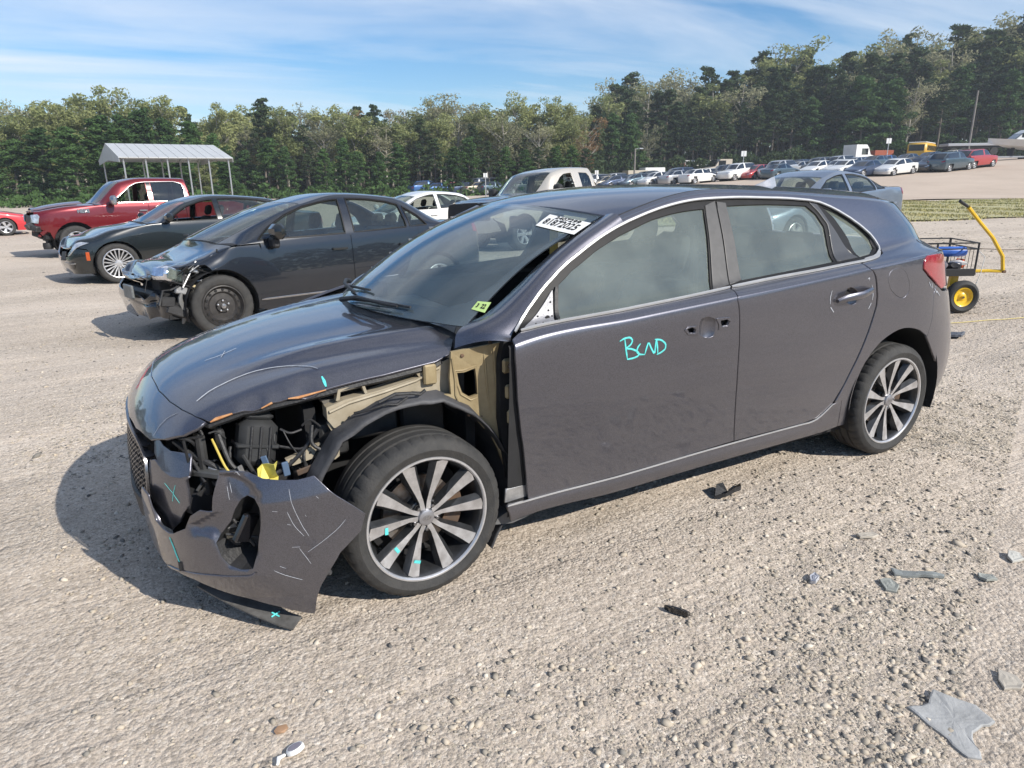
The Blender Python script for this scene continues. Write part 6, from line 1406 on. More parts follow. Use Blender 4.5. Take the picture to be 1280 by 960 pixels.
# ---- pickups: cab from the loft, bed as its own box
def pickup(name, pnt, lab, R=.40, W=.99, hood=1.13, belt=1.28, top=1.93, cabend=-3.0, cowl=-.55, header=-1.25, front=.93, bed=1.75, wb=3.67, kind='six', wins=None, doors=(-.72, -1.82, -2.78), mm=None, open_win=(), skipb=(), gl=None, hoodm=None, hoodwarp=None):
    Bp = Body(W=W, sill=.45, front=front, rear=-cabend+.0, wb=wb, hood=hood, cowl=(cowl, belt+.05), header=(header, top-.09), roof=(header-.6, top), rend=(cabend+.12, top-.03), rglass=(cabend+.04, belt+.03), deck=(cabend+.03, belt), belt=(belt-.02, belt), wt=.70, nosez=hood-.05, tailz=belt-.03, round_=1.28)
    def fix(P):
        for k in (9, 10, 11, 12):
            P[k, :, 0] = np.where(np.arange(9) < 9, cabend + {9: .10, 10: .04, 11: .0, 12: 0}[k], 0)
        P[9, 5:, 0] = cabend+.06
    fix(Bp.P); Bp.__dict__['P'] = Bp.P
    uu, vv = Bp.gu, Bp.gv; q = Bp(uu, vv); Bp.gx, Bp.gzz = q[..., 0], q[..., 2]
    root = empty(name); tag(root, lab, 'pickup truck'); gl = gl or G_gen
    fa = sorted(Bp.inv(archpts(0, R, R+.09, 13), 4.2), key=lambda t: t[0]); zs_ = .46
    def edge(x): return Bp.inv([(x, zs_), (x, .75), (x, 1.0), (x, belt-.03)], 3.99)
    e0, e1, e2 = edge(doors[0]), edge(doors[1]), edge(doors[2])
    for sd in (False, True):
        k = dict(step=.2, vs=1., gap=.006, mirror=sd, flange=.02, ref=(-1.3, 0, .6), nrm_eps=2e-2, roll=.004)
        patch('front_fender', Bp, [(2.9, 1.2), (2.3, 1.6), (1.5, 2.2), (1.4, 3.9), (2, 4.0), (4.2, 4.0), (e0[3][0], 3.99)] + e0[::-1] + [(fa[-1][0]+.01, 0)] + fa[::-1], pnt, root, **k)
        if 'bumper' not in skipb: patch('front_bumper', Bp, [(0, -0), (0, 1.7), (1.4, 2.1), (2.2, 1.5), (2.6, .3)], M_chrome, root, **k)
        patch('front_door', Bp, e0 + [(e0[3][0], 4.0), (e1[3][0], 4.0)] + e1[::-1], pnt, root, **k)
        patch('rear_door', Bp, e1 + [(e1[3][0], 4.0), (e2[3][0], 4.0)] + e2[::-1], pnt, root, **k)
        patch('cab_corner', Bp, e2 + [(e2[3][0], 4.0), (9.4, 4.0), (10.5, 4.0), (10.5, 0)], pnt, root, **k)
        ws_ = [Bp.inv(w, 5.95) for w in wins]
        patch('window_frame', Bp, [(5.02, 4.0), (5.0, 6.), (9.0, 6.), (9.4, 4.0)], pnt, root, holes=ws_, **{**k, 'gap': 0., 'flange': .04})
        for i, w in enumerate(ws_):
            if not (i in open_win and not sd): patch('side_window', Bp, w, gl if i == 0 else G_dk, root, **{**k, 'gap': 0, 'off': -.015, 'flange': 0, 'step': .3})
        for cx, y1 in ((0, W-.02), (-wb, W-.02)):
            h_ = house(cx, R, .45, y1, R+.10); s_ = -1 if sd else 1
            MB().add([(x, y*s_, z) for x, y, z in h_.V], h_.F).obj('wheel_house', M_dark, root, smooth=True)
        s_ = -1 if sd else 1
        for xx in (doors[1]+.15, doors[2]+.14):
            MB().box((xx-.10, s_*W-.02, belt-.20), (xx+.10, s_*W+.035, belt-.165), ch=.008).obj('door_handle', M_chrome if mm is None else mm, root)
        mo = MB().box((-.09, -.13, -.12), (.07, .13, .12), Matrix.Translation((doors[0]-.22, s_*(W+.22), belt+.10)), ch=.05).obj('door_mirror', mm or M_chrome, root, smooth=True)
        MB().box((-.03, -.12, -.03), (.03, .10, .03), Matrix.Translation((doors[0]-.20, s_*(W+.06), belt+.03)), ch=.01).obj('mirror_arm', M_black, mo)
        # bed side with wheel opening
        x0, x1 = cabend-.03, cabend-.03-bed; bs = [(x0, belt-.02), (x1, belt-.02), (x1, .55), (-wb-R-.12, .50)] + archpts(-wb, R, R+.09, 13, 0, 180)[::1][::-1] + [(x0, .48)]
        bs2 = [(x0, belt-.02), (x1, belt-.02), (x1, .55)] + [(x, z) for x, z in archpts(-wb, R, R+.09, 13, 8, 172)][::-1][::1] + [(x0, .48)]
        y0, y1 = (W-.10, W-.01) if s_ > 0 else (-W+.01, -W+.10)
        plate('bed_side', [(x0, belt-.02), (x0, .48)] + sorted([(x, z) for x, z in archpts(-wb, R, R+.09, 13, 8, 172)], key=lambda t: -t[0]) + [(x1, .55), (x1, belt-.02)], y0, y1, pnt, root)
    def both(name_, outl, m, **kk):
        f = lambda u, t: (lambda q: np.stack([q[..., 0], q[..., 1]*np.sign(t), q[..., 2]], -1))(Bp(u, 8-np.abs(t)))
        return patch(name_, f, outl + [(a, -b) for a, b in outl[::-1] if b > 1e-6], m, root, vs=1., step=.2, ref=(-1.3, 0, .2), nrm_eps=1.3e-2, **kk)
    both('bonnet', [(.3, 0), (.4, 2), (.7, 3.6), (1.3, 4.0), (3, 4), (4.75, 4.), (4.93, 2.2), (4.93, 0)], hoodm or pnt, warp=hoodwarp, gap=.012, flange=.03)
    both('windscreen', [(5.03, 0), (5.03, 1.95), (5.97, 1.95), (5.97, 0)], G_gen, flange=0)
    both('roof', [(5.99, 0), (5.99, 2.), (7, 2.), (8.02, 2.), (8.02, 0)], pnt, flange=.02)
    both('rear_window', [(8.04, 0), (8.04, 1.95), (8.97, 1.95), (8.97, 0)], G_dk, flange=0)
    both('scuttle', [(4.95, 0), (4.95, 2.2), (4.8, 3.9), (5.01, 3.9), (5.01, 0)], M_black, flange=0)
    x0, x1 = cabend-.03, cabend-.03-bed
    MB().box((x1, -W+.1, .60), (x0, W-.1, .66)).obj('bed_floor', M_black, root); MB().box((x1-.04, -W+.02, .60), (x1, W-.02, belt-.03), ch=.01).obj('tailgate', pnt, root)
    MB().box((x1-.12, -W+.05, .45), (x1-.02, W-.05, .60), ch=.02).obj('rear_bumper', M_chrome, root)
    MB().box((x0-.02, -W+.05, .5), (x0+.02, W-.05, belt-.02)).obj('cab_back', pnt, root)
    MB().box((-wb-.8, -.5, .40), (.6, .5, .52)).obj('chassis', M_dark, root); MB().box((-.5, -.80, .45), (.70, .80, .98), ch=.04).obj('engine_bay', M_dark, root)
    for (sx, sy) in ((doors[0]-.95, .42), (doors[0]-.95, -.42)): s_ = seat(sx, sy, .5, par=root); s_.location = (0, 0, belt-.93)
    MB().box((doors[0]-.45, -.72, belt-.4), (doors[0]+.1, .72, belt-.02), ch=.1).obj('dashboard', M_trim, root, smooth=True)
    for cx in (0, -wb):
        for sd in (1, -1): wheel(root, cx, sd*(W-.15), R, kind, w=.28, side=sd, near=True, rim=.62)
    return root, Bp
wr_ = [[(-.95, 1.33), (-1.22, 1.56), (-1.45, 1.75), (-1.62, 1.83), (-1.86, 1.86), (-1.86, 1.34)], [(-1.98, 1.34), (-1.98, 1.86), (-2.60, 1.86), (-2.78, 1.80), (-2.82, 1.64), (-2.80, 1.40), (-2.70, 1.34)]]
rp, BR = pickup('red_pickup', P_red, 'dark red crew-cab pickup with its front bumper torn off, left of the carport', wins=wr_, skipb=('bumper',), open_win=(0,), mm=None, belt=1.30, hood=1.22, top=1.99)
place(rp, -11.25, 18.3, 11, wl=.98, lift=0); tilt_to_ground(rp, 3.67)
patch('bonnet_bulge', lambda u, t: (lambda q: np.stack([q[..., 0], q[..., 1]*np.sign(t), q[..., 2]+.07*np.clip(1-(t/2.2)**2, 0, 1)], -1))(BR(u, 8-np.abs(t))), [(.6, -2), (.6, 2), (4.6, 2), (4.6, -2)], paint('maroon_shade', (.10, .012, .02), metal=.4), rp, step=.2, flange=0, off=.004, nrm_eps=1.3e-2)
patch('pillar_trim', BR, BR.inv([(-1.865, 1.34), (-1.865, 1.86), (-1.975, 1.86), (-1.975, 1.34)], 5.95), M_gloss, rp, off=.002, step=.3, flange=0)
for w in ([*wr_[0][:5], *wr_[1][1:], wr_[0][5]],):
    V, F = ribbon('x', BR, BR.inv(w, 5.95)+[BR.inv(w, 5.95)[0]], .014, None, None, off=.003, th=.003, rnd=0, step=.15); MB().add(V, F).obj('window_trim', M_chrome, rp)
text_mesh('bonnet_badge', 'HEMI', .12, M_chrome, rp, place=lambda x, y: (.10-x-.35, 1.0, 1.15+y), bold=.01)
patch('headlamp', BR, [(.9, 2.4), (2.1, 2.3), (2.3, 2.9), (2.1, 3.3), (1.0, 3.2)], M_lens, rp, off=.02, step=.2); patch('headlamp', BR, [(.9, 2.4), (2.1, 2.3), (2.3, 2.9), (2.1, 3.3), (1.0, 3.2)], M_lens, rp, off=.02, step=.2, mirror=True)
patch('grille', BR, [(0, 1.6), (0, 3.2), (.85, 3.2), (.9, 1.7)], M_black, rp, off=-.02, step=.2); patch('grille', BR, [(0, 1.6), (0, 3.2), (.85, 3.2), (.9, 1.7)], M_black, rp, off=-.02, step=.2, mirror=True)
rs = random.Random(21); M_dred = mat('dark_red_metal', (.16, .012, .018), .4, coat=.6)
for i in range(14):
    s_ = rs.uniform(.05, .15); MB().box((-s_, -s_*.7, -s_*.5), (s_, s_*.7, s_*.5), Matrix.Translation((rs.uniform(.62, .92), rs.uniform(.1, .85), rs.uniform(.50, .95))) @ Matrix.Rotation(rs.uniform(-1, 1), 4, 'Z') @ Matrix.Rotation(rs.uniform(-1, 1), 4, 'Y'), ch=.02).obj('crash_debris', (M_dred, M_black, M_black, M_engine)[i % 4], rp)
MB().lathe([(0, -.08), (.11, -.08), (.12, 0), (.11, .08), (0, .08)], 14, axis='z', c=(.62, .55, .30)).obj('hanging_bumper_end', M_black, rp, smooth=True)
# ---- tan and black pickup behind the bonnet of the hatchback
wt_ = [[(-.98, 1.27), (-1.2, 1.45), (-1.42, 1.62), (-1.58, 1.70), (-1.86, 1.72), (-1.88, 1.28)], [(-2.12, 1.28), (-2.12, 1.72), (-2.42, 1.70), (-2.50, 1.60), (-2.50, 1.29)]]
tp, BT = pickup('tan_pickup', P_pewter, 'beige pickup with a black bonnet and open window behind the hatchback roof', wins=wt_, belt=1.24, hood=1.20, top=1.87, cabend=-2.70, doors=(-.72, -1.98, -2.56), mm=M_black, open_win=(0,), hoodm=paint('black_hood', (.02, .022, .03), metal=.3), R=.38)
place(tp, -.28, 17.4, 13, lift=.1); tilt_to_ground(tp, 3.6)
for mir in (False, True):
    patch('headlamp', BT, [(1.3, 2.0), (2.7, 2.0), (2.9, 3.0), (2.8, 3.95), (1.35, 3.85)], mat('aged_lamp', (.50, .42, .30), .2, coat=1, var=.3, scale=14), tp, off=.02, step=.2, mirror=mir)
    patch('grille', BT, [(0, 1.8), (0, 3.9), (1.2, 3.9), (1.25, 1.8)], M_dark, tp, off=.02, step=.2, mirror=mir)
# ---- pale blue saloon to the right
BS = Body(W=.90, sill=.2, front=.86, rear=3.76, wb=2.70, hood=.74, cowl=(-.35, .95), header=(-1.10, 1.33), roof=(-1.6, 1.435), rend=(-2.35, 1.36), rglass=(-3.02, 1.10), deck=(-3.66, 1.06), belt=(.93, 1.03), wt=.60)
wsl = [[(-.62, .95), (-.85, 1.10), (-1.1, 1.24), (-1.35, 1.31), (-1.58, 1.335), (-1.60, .98)], [(-1.70, .985), (-1.69, 1.34), (-1.95, 1.335), (-2.25, 1.29), (-2.42, 1.23), (-2.46, 1.02)], [(-2.52, 1.03), (-2.50, 1.205), (-2.70, 1.11), (-2.80, 1.04)]]
sl_ = veh('blue_silver_saloon', BS, P_silver, wsl, R=.32, kind='five', doors=(-.6, -1.65, -2.6), mirror_m=P_silver)
tag(sl_, 'pale silver-blue saloon seen over the roof and tailgate of the hatchback', 'car')
place(sl_, 4.75, 13.6, 4); tilt_to_ground(sl_, 2.7)
# ---- white saloon behind the black one
BW = Body(W=.90, sill=.2, front=.88, rear=3.8, wb=2.75, hood=.76, cowl=(-.35, .96), header=(-1.10, 1.34), roof=(-1.6, 1.45), rend=(-2.4, 1.39), rglass=(-3.05, 1.10), deck=(-3.7, 1.08), belt=(.94, 1.04), wt=.60)
wsw = [[(-.62, .97), (-.85, 1.12), (-1.1, 1.25), (-1.35, 1.32), (-1.58, 1.35), (-1.60, .99)], [(-1.70, .995), (-1.69, 1.35), (-1.95, 1.345), (-2.25, 1.31), (-2.5, 1.24), (-2.70, 1.05)]]
wh_ = veh('white_saloon', BW, P_white, wsw, R=.32, kind='five', doors=(-.6, -1.65, -2.6), open_win=(0,), mirror_m=P_white)
tag(wh_, 'white saloon with an open window between the black sedan and the beige pickup', 'car')
place(wh_, -3.7, 18.5, 4); tilt_to_ground(wh_, 2.75)
# ---- bright red coupe cut by the left edge
BD = Body(W=.92, sill=.18, front=.9, rear=3.7, wb=2.72, hood=.78, cowl=(-.55, .95), header=(-1.35, 1.22), roof=(-1.75, 1.30), rend=(-2.2, 1.26), rglass=(-3.1, 1.0), deck=(-3.6, .98), belt=(.90, .95), wt=.56)
wsd = [[(-.85, .92), (-1.1, 1.05), (-1.4, 1.15), (-1.75, 1.20), (-2.1, 1.17), (-2.3, 1.0), (-2.3, .95)]]
rd_ = veh('red_coupe', BD, P_bred, wsd, R=.32, kind='five', doors=(-.7, -1.95, -2.4), mirror_m=P_bred)
tag(rd_, 'low bright red coupe cut off by the left edge beyond the pickup', 'car')
place(rd_, -20.0, 28, 190, lift=.15); tilt_to_ground(rd_, 2.7)
# ================================================================== gravel and litter
def np_mesh(name, V, F, m, parent=None, smooth=False, fm=None, mats=None):
    me = bpy.data.meshes.new(name); V = np.asarray(V, np.float32); F = np.asarray(F, np.int32); n = F.shape[1]
    me.vertices.add(len(V)); me.vertices.foreach_set('co', V.ravel()); me.loops.add(F.size); me.loops.foreach_set('vertex_index', F.ravel())
    me.polygons.add(len(F)); me.polygons.foreach_set('loop_start', np.arange(0, F.size, n, dtype=np.int32)); me.polygons.foreach_set('loop_total', np.full(len(F), n, dtype=np.int32))
    for mm in (mats or [m]): me.materials.append(mm)
    if fm is not None: me.polygons.foreach_set('material_index', np.asarray(fm, np.int32))
    me.update(calc_edges=True)
    if smooth: me.polygons.foreach_set('use_smooth', np.ones(len(F), dtype=bool))
    return link(bpy.data.objects.new(name, me), parent)
ico_v = np.array([(0,0,1),(.894,0,.447),(.276,.851,.447),(-.724,.526,.447),(-.724,-.526,.447),(.276,-.851,.447),(.724,.526,-.447),(-.276,.851,-.447),(-.894,0,-.447),(-.276,-.851,-.447),(.724,-.526,-.447),(0,0,-1)])
ico_f = np.array([(0,1,2),(0,2,3),(0,3,4),(0,4,5),(0,5,1),(1,6,2),(2,7,3),(3,8,4),(4,9,5),(5,10,1),(6,7,2),(7,8,3),(8,9,4),(9,10,5),(10,6,1),(6,11,7),(7,11,8),(8,11,9),(9,11,10),(10,11,6)])
oc_v = np.array([(1,0,0),(0,1,0),(-1,0,0),(0,-1,0),(0,0,1.)]); oc_f = np.array([(0,1,4),(1,2,4),(2,3,4),(3,0,4)])
def stones(name, x, y, s, m, big=False, flat=.55):
    bv, bf = (ico_v, ico_f) if big else (oc_v, oc_f); n = len(x); k = len(bv)
    V = np.repeat(bv[None], n, 0) * (1 + rng.uniform(-.42, .42, (n, k, 1)))
    sc_ = np.stack([s*rng.uniform(.7, 1.35, n), s*rng.uniform(.6, 1.1, n), s*rng.uniform(flat*.5, flat*1.3, n)], -1); V = V*sc_[:, None]
    th = rng.uniform(0, 6.28, n); c, q = np.cos(th), np.sin(th); tl = rng.uniform(-.5, .5, n)
    V[..., 2] += V[..., 0]*np.tan(tl)[:, None]*.6
    X = V[..., 0]*c[:, None]-V[..., 1]*q[:, None]; Y = V[..., 0]*q[:, None]+V[..., 1]*c[:, None]
    z = ground_z(x, y) + s*flat*(.15 if big else -.05)
    V = np.stack([X+x[:, None], Y+y[:, None], V[..., 2]+z[:, None]], -1).reshape(-1, 3)
    F = (bf[None]+(np.arange(n)*k)[:, None, None]).reshape(-1, 3)
    o = np_mesh(name, V, F, m); o['kind'] = 'stuff'; return o
M_st = bpy.data.materials.new('stone_mix'); M_st.use_nodes = True; nt_ = M_st.node_tree; b_ = nt_.nodes['Principled BSDF']; b_.inputs['Roughness'].default_value = .9; b_.inputs['Specular IOR Level'].default_value = .2
g_ = N(nt_, 'ShaderNodeNewGeometry'); rr_ = N(nt_, 'ShaderNodeValToRGB'); e_ = rr_.color_ramp.elements; e_[0].color = (.12, .115, .11, 1); e_[1].color = (.62, .56, .47, 1)
for p_, c_ in ((.12, (.24, .22, .19)), (.35, (.38, .33, .26)), (.8, (.50, .43, .34))): e = e_.new(p_); e.color = (*c_, 1)
nt_.links.new(g_.outputs['Random Per Island'], rr_.inputs[0]); nt_.links.new(rr_.outputs[0], b_.inputs['Base Color'])
def scatter(n, b0, b1, pw=1.0, amin=-.95, amax=.95):
    """points spread over the wedge of yard in front of the standpoint, denser in the stony patches"""
    out = []
    while sum(len(o) for o in out) < n:
        b = b0 + (b1-b0)*rng.uniform(0, 1, n)**pw; a = rng.uniform(amin, amax, n)*b*.82; x = CAM[0]+a*AX[0]+b*BX[0]; y = CAM[1]+a*AX[1]+b*BX[1]
        d = .5 + .5*np.clip(fbm(x, y, 1.1, 3, 9)*.9 + .30*(a/b+.25)*2, -1, 1); k = rng.uniform(0, 1, n) < d*d*1.0+.03
        out.append(np.stack([x[k], y[k]], -1))
    p = np.concatenate(out)[:n]; return p[:, 0], p[:, 1]
x, y = scatter(70000, .9, 4.6, .8); stones('gravel', x, y, rng.uniform(.0022, .0062, len(x)), M_st)
x, y = scatter(60000, 3.5, 15, 1.3); stones('gravel', x, y, rng.uniform(.005, .012, len(x)), M_st)
x, y = scatter(9000, .9, 8.0, .95); stones('gravel', x, y, .004+.010*rng.uniform(0, 1, len(x))**3, M_st, True)
x, y = scatter(90, 1.0, 9, 1.); stones('gravel', x, y, .012+.016*rng.uniform(0, 1, len(x))**4, M_st, True, .5)
x, y = scatter(2200, .9, 6, 1.); stones('gravel', x, y, .007+.008*rng.uniform(0, 1, len(x))**2, M_st, True, .5)
x, y = scatter(5000, 12, 40, 1.3); stones('gravel', x, y, rng.uniform(.015, .035, len(x)), M_st)
def gp3(u, v): return None
def flat_piece(name, lab, cat, pts, th, m, lift=.006, wob=.004, kind=None):
    """thin irregular piece lying on the dirt, outline in world x-y"""
    r = np.random.default_rng(len(lab)); P = resample(np.array(pts, float), .02); c = P.mean(0); sz = np.linalg.norm(P-c, axis=1).mean(); P = P+r.normal(0, min(.0022, sz*.03), P.shape); n = len(P); z0 = gz(*c)+lift
    ax = r.uniform(0, 6.28); bend_ = lambda q: th*.4*math.sin(((q[0]-c[0])*math.cos(ax)+(q[1]-c[1])*math.sin(ax))/sz*2.2)
    rings = [(1, 0), (1, th), (.93, th*1.25), (.6, th*1.1), (.3, th*1.3)]; V = []
    for k, h in rings: V += [(c[0]+(q[0]-c[0])*k, c[1]+(q[1]-c[1])*k, z0+h+bend_(c+(q-c)*k)+(r.normal(0, th*.08) if k < 1 else 0)) for q in P]
    V.append((c[0], c[1], z0+th*1.2)); F = [(j*n+i, j*n+(i+1) % n, (j+1)*n+(i+1) % n, (j+1)*n+i) for j in range(4) for i in range(n)] + [(4*n+i, 4*n+(i+1) % n, 5*n) for i in range(n)]
    o = MB().add(V, F).obj(name, m, None); return tag(o, lab, cat)
for i_, (k_, nm, lab, cat, th, m_) in enumerate((
    ('slab', 'flat_plate', 'large pale grey jagged sheet of plastic lying at the lower right', 'debris', .006, mat('weathered_sheet', (.36, .36, .35), .7, var=.18, scale=9, bump=.2, bscale=40)),
    ('slab2', 'flat_plate', 'pale sandy flat shard near the right edge above the large grey sheet', 'debris', .006, mat('sand_sheet', (.42, .38, .32), .8, var=.15, scale=12)),
    ('strip', 'plastic_strip', 'straight grey plastic strip on the gravel right of centre', 'debris', .010, mat('grey_strip', (.20, .215, .21), .6, var=.2, scale=12)),
    ('chip', 'flat_stone', 'flat grey-green chip just below the straight plastic strip', 'stone', .008, mat('grey_chip', (.30, .31, .28), .8, var=.2, scale=14)),
    ('chip2', 'flat_stone', 'oval grey flake to the right of the straight plastic strip', 'stone', .008, mat('grey_chip', (.30, .31, .28), .8)),
    ('chip3', 'flat_stone', 'pale grey flat stone at the right edge of the gravel', 'stone', .008, mat('pale_chip', (.45, .44, .40), .8, var=.1)),
    ('black2', 'plastic_shard', 'slim black plastic shard on the gravel below the rocker', 'debris', .016, M_gloss),
    ('chip4', 'foil_scrap', 'small crumpled silvery scrap on the gravel', 'debris', .012, mat('silver_scrap', (.55, .56, .60), .4, metal=.3)),
    ('wood', 'flat_stone', 'thin tan sliver above the straight plastic strip', 'stone', .008, mat('sand_sheet', (.42, .38, .32), .8)),
    ('blk3', 'plastic_scrap', 'small dark scrap on the dirt behind the rear bumper', 'debris', .02, M_black),
    ('blk4', 'cloth_scrap', 'dark grey scrap to the right of the rear bumper', 'debris', .02, mat('slate_scrap', (.10, .11, .13), .7)))):
    flat_piece(nm, lab, cat, L[k_], th, m_)
# curled black bracket
P_ = np.array(L['black1']); c_ = P_.mean(0); z0 = gz(*c_); n_ = len(P_)
V = [(a, b, z0+.006+.03*max(0, math.sin(i*.9))) for i, (a, b) in enumerate(P_)] + [(a*.97+c_[0]*.03, b*.97+c_[1]*.03, z0+.020+.04*max(0, math.sin(i*.9))) for i, (a, b) in enumerate(P_)] + [(c_[0], c_[1], z0+.015)]
tag(MB().add(V, [(i, (i+1) % n_, n_+(i+1) % n_, n_+i) for i in range(n_)] + [(n_+i, n_+(i+1) % n_, 2*n_) for i in range(n_)]).obj('broken_bracket', M_black), 'broken black plastic bracket on the gravel below the rear door', 'debris')
# round white cap and amber chip near the bottom edge
cx_, cy_ = L['cap'][0]; z0 = gz(cx_, cy_)+.008
cp_ = MB().lathe([(0, .010), (.016, .011), (.021, .012), (.024, .008), (.024, 0), (0, 0)], 24, axis='z', c=(0, 0, 0)).obj('bottle_cap', M_white, None, smooth=True); cp_.location = (cx_, cy_, z0); cp_.rotation_euler = (.35, .2, 0); tag(cp_, 'round white plastic cap lying at the bottom edge of the gravel', 'cap')
MB().lathe([(0, .0115), (.016, .0125), (.018, .0122)], 20, axis='z').obj('cap_inset', mat('cap_grey', (.35, .32, .36), .6), cp_, smooth=True)
MB().tube([(.028, 0, .004), (.045, .01, .008), (.05, .03, .004)], [.004, .006, .004], 6).obj('pull_tab', M_white, cp_, smooth=True)
cx_, cy_ = L['amber'][0]; V = ico_v*[.022, .016, .008]; am_ = MB().add(V, ico_f).obj('amber_stone', mat('amber_stone', (.36, .22, .13), .5, var=.2), None, smooth=True); am_.location = (cx_, cy_, gz(cx_, cy_)+.006); tag(am_, 'small orange-brown stone above the white cap', 'stone')
# strings lying across the dirt
def gline(name, lab, pts, r, m):
    P_ = resample(np.array(pts), .12, closed=False); P_ = [(a, b, float(ground_z(np.array(a), np.array(b)))+r+.006) for a, b in P_]
    return tag(MB().tube(P_, r, 5).obj(name, m, None, smooth=True), lab, 'rope')
def yb(px, b): t = (px-640)/899.5; return ab(t*b, b)
gline('yellow_rope', 'thin yellow cord stretched on the dirt behind the tailgate', [yb(1180, 6.55), yb(1240, 6.50), yb(1330, 6.45)], .004, mat('yellow_cord', (.70, .58, .22), .7))
gline('ground_rope', 'thin dark cord on the dirt to the right of the garden cart', [yb(1240, 12.4), yb(1290, 12.3), yb(1340, 12.3)], .006, mat('brown_cord', (.10, .07, .05), .8))
# ================================================================== yellow and black garden cart
ca_, cb_ = 4.56, 7.0
CT = empty('garden_cart'); x_, y_ = ab(ca_, cb_); zg = gz(x_, y_); CT.location = (x_, y_, 0); CT.rotation_euler = (0, 0, math.atan2(AX[1], AX[0]))
tag(CT, 'black mesh garden cart with yellow handle and wheels behind the tailgate', 'cart')
S_ = 7.0/862
def cx(px, f=1., e=-.115, y=0.): return (px-640)/861.77*(.958-e*.2855)*(7.0+y)-ca_
def ez(e, b=7.0): return 1.46+e*b
M_bm = mat('cart_black', (.015, .015, .016), .45, coat=.2); M_yl = mat('cart_yellow', (.72, .46, .02), .38, coat=.4, var=.12, scale=12)
zt = ez(-.0962); zm = ez(-.1046); zd = ez(-.1404); zw = ez(-.1664)
xl = cx(1085); xr = cx(1224, 1., -.11)
def rod(name, pts, r=.007, m=M_bm): return MB().tube(pts, r, 7).obj(name, m, CT, smooth=True)
for z_ in (zt, zm): rod('side_rail', [(xl, 0, z_), (xr, 0, z_)])
for z_ in (zt, zm): rod('side_rail', [(xl, .56, z_), (xr+.06, .56, z_)]); rod('end_rail', [(xr, 0, z_), (xr+.06, .56, z_)])
for px in (1110, 1172.5, 1223.7): rod('post', [(cx(px), 0, zd), (cx(px), 0, zt+.005)], .010)
for px in (1130, 1191.6): rod('post', [(cx(px, 1., -.09, .56), .56, zd), (cx(px, 1., -.09, .56), .56, zt+.005)], .009)
rod('post', [(xr+.06, .56, zd), (xr+.06, .56, zt+.005)], .010)
for i in range(8): rod('mesh_wire', [(xr+.06*i/8, .07*i, zd), (xr+.06*i/8, .07*i, zm)], .003)
MB().box((xl, .0, zd-.01), (xr+.02, .56, zd+.01)).obj('deck', M_bm, CT); MB().box((xl, -.012, zd-.02), (xr+.005, .0, zd+.055), ch=.004).obj('deck_edge', M_bm, CT)
bx_ = rod('axle', [(0, -.08, zw), (0, .62, zw)], .010); rod('axle', [(xl+.15, -.04, zw), (xl+.15, .62, zw)], .010)
for x0 in (0, xl+.15): MB().box((x0-.04, .08, zw), (x0+.04, .12, zd)).obj('axle_bracket', M_yl, CT)
rod('drawbar', [(xr-.05, .25, zd-.005), (cx(1238, 1., -.14, .2), .2, zd+.002), (cx(1255, 1., -.14, .16), .16, zd+.002)], .017, M_yl)
hd = [(cx(1255, 1., -.14, .16), .16, zd+.0), (cx(1255, 1., -.118, .15), .15, ez(-.1177)), (cx(1243, 1., -.09, .12), .12, ez(-.090)), (cx(1228, 1., -.068, .05), .05, ez(-.068)), (cx(1212, 1., -.046), -.02, ez(-.0462))]
rod('handle', hd, [.019, .019, .019, .018, .020], M_yl); rod('grip', [(cx(1211, 1., -.045), -.02, ez(-.0452)), (cx(1199, 1., -.037), -.05, ez(-.0374))], [.014, .016], M_black)
MB().lathe([(0, -.03), (.016, -.03), (.016, .03), (0, .03)], 10, axis='y', c=(cx(1255, 1., -.14, .16), .16, zd)).obj('hinge_bolt', M_steel, CT)
rod('cord', [(cx(1229), .1, zt-.06), (cx(1232), -.02, zm-.08), (cx(1229), -.03, zd), (cx(1226), -.03, zd-.10)], .004, mat('white_cord', (.7, .68, .62), .8))
def cwheel(x, y):
    R = .168; w = bpy.data.objects.new('wheel', tyre_mesh('tyre', R, .095, .095, n=28, grooves=False)); link(w, CT); w.location = (x, y, zg+R-.004); w.rotation_euler = (0, 0, math.pi); w.data.materials[0] = mat('cart_tyre', (.03, .03, .03), .75, var=.2)
    MB().lathe([(.098, .030), (.094, .036), (.082, .030), (.070, .012), (.045, .008), (.030, .018), (.016, .020), (.016, .034), (0, .034)], 28).obj('rim', M_yl, w, smooth=True)
    MB().lathe([(0, .040), (.010, .040), (.012, .034)], 8).obj('axle_end', M_steel, w)
for x0 in (0, xl+.15):
    cwheel(x0, -.075); cwheel(x0, .60)
def incart(name, lab, cat, mbm): o = mbm; return tag(o, lab, cat)
Mc = Matrix.Translation(CT.location) @ Matrix.Rotation(CT.rotation_euler[2], 4, 'Z')
def cobj(mb, nm, m, lab, cat, smooth=True): o = mb.obj(nm, m, None, smooth=smooth); o.matrix_world = Mc; return tag(o, lab, cat)
cobj(MB().lathe([(0, 0), (.045, 0), (.052, .01), (.052, .37), (.045, .40), (0, .40)], 16, axis='x', c=(cx(1173)-.02, .16, ez(-.1105))), 'blue_roll', mat('blue_sheet', (.02, .10, .42), .35, coat=.3, var=.2, scale=9), 'blue rolled sheet lying in the garden cart', 'roll')
def lump(c, s, seed):
    r = np.random.default_rng(seed); bm = bmesh.new(); bmesh.ops.create_icosphere(bm, subdivisions=2, radius=1)
    V = [tuple(np.array(v.co)*s*(1+.22*math.sin(v.co.x*5+seed)*math.cos(v.co.y*4+seed*2)) + np.array(c)) for v in bm.verts]; F = [tuple(v.index for v in f.verts) for f in bm.faces]; bm.free(); return MB().add(V, F)
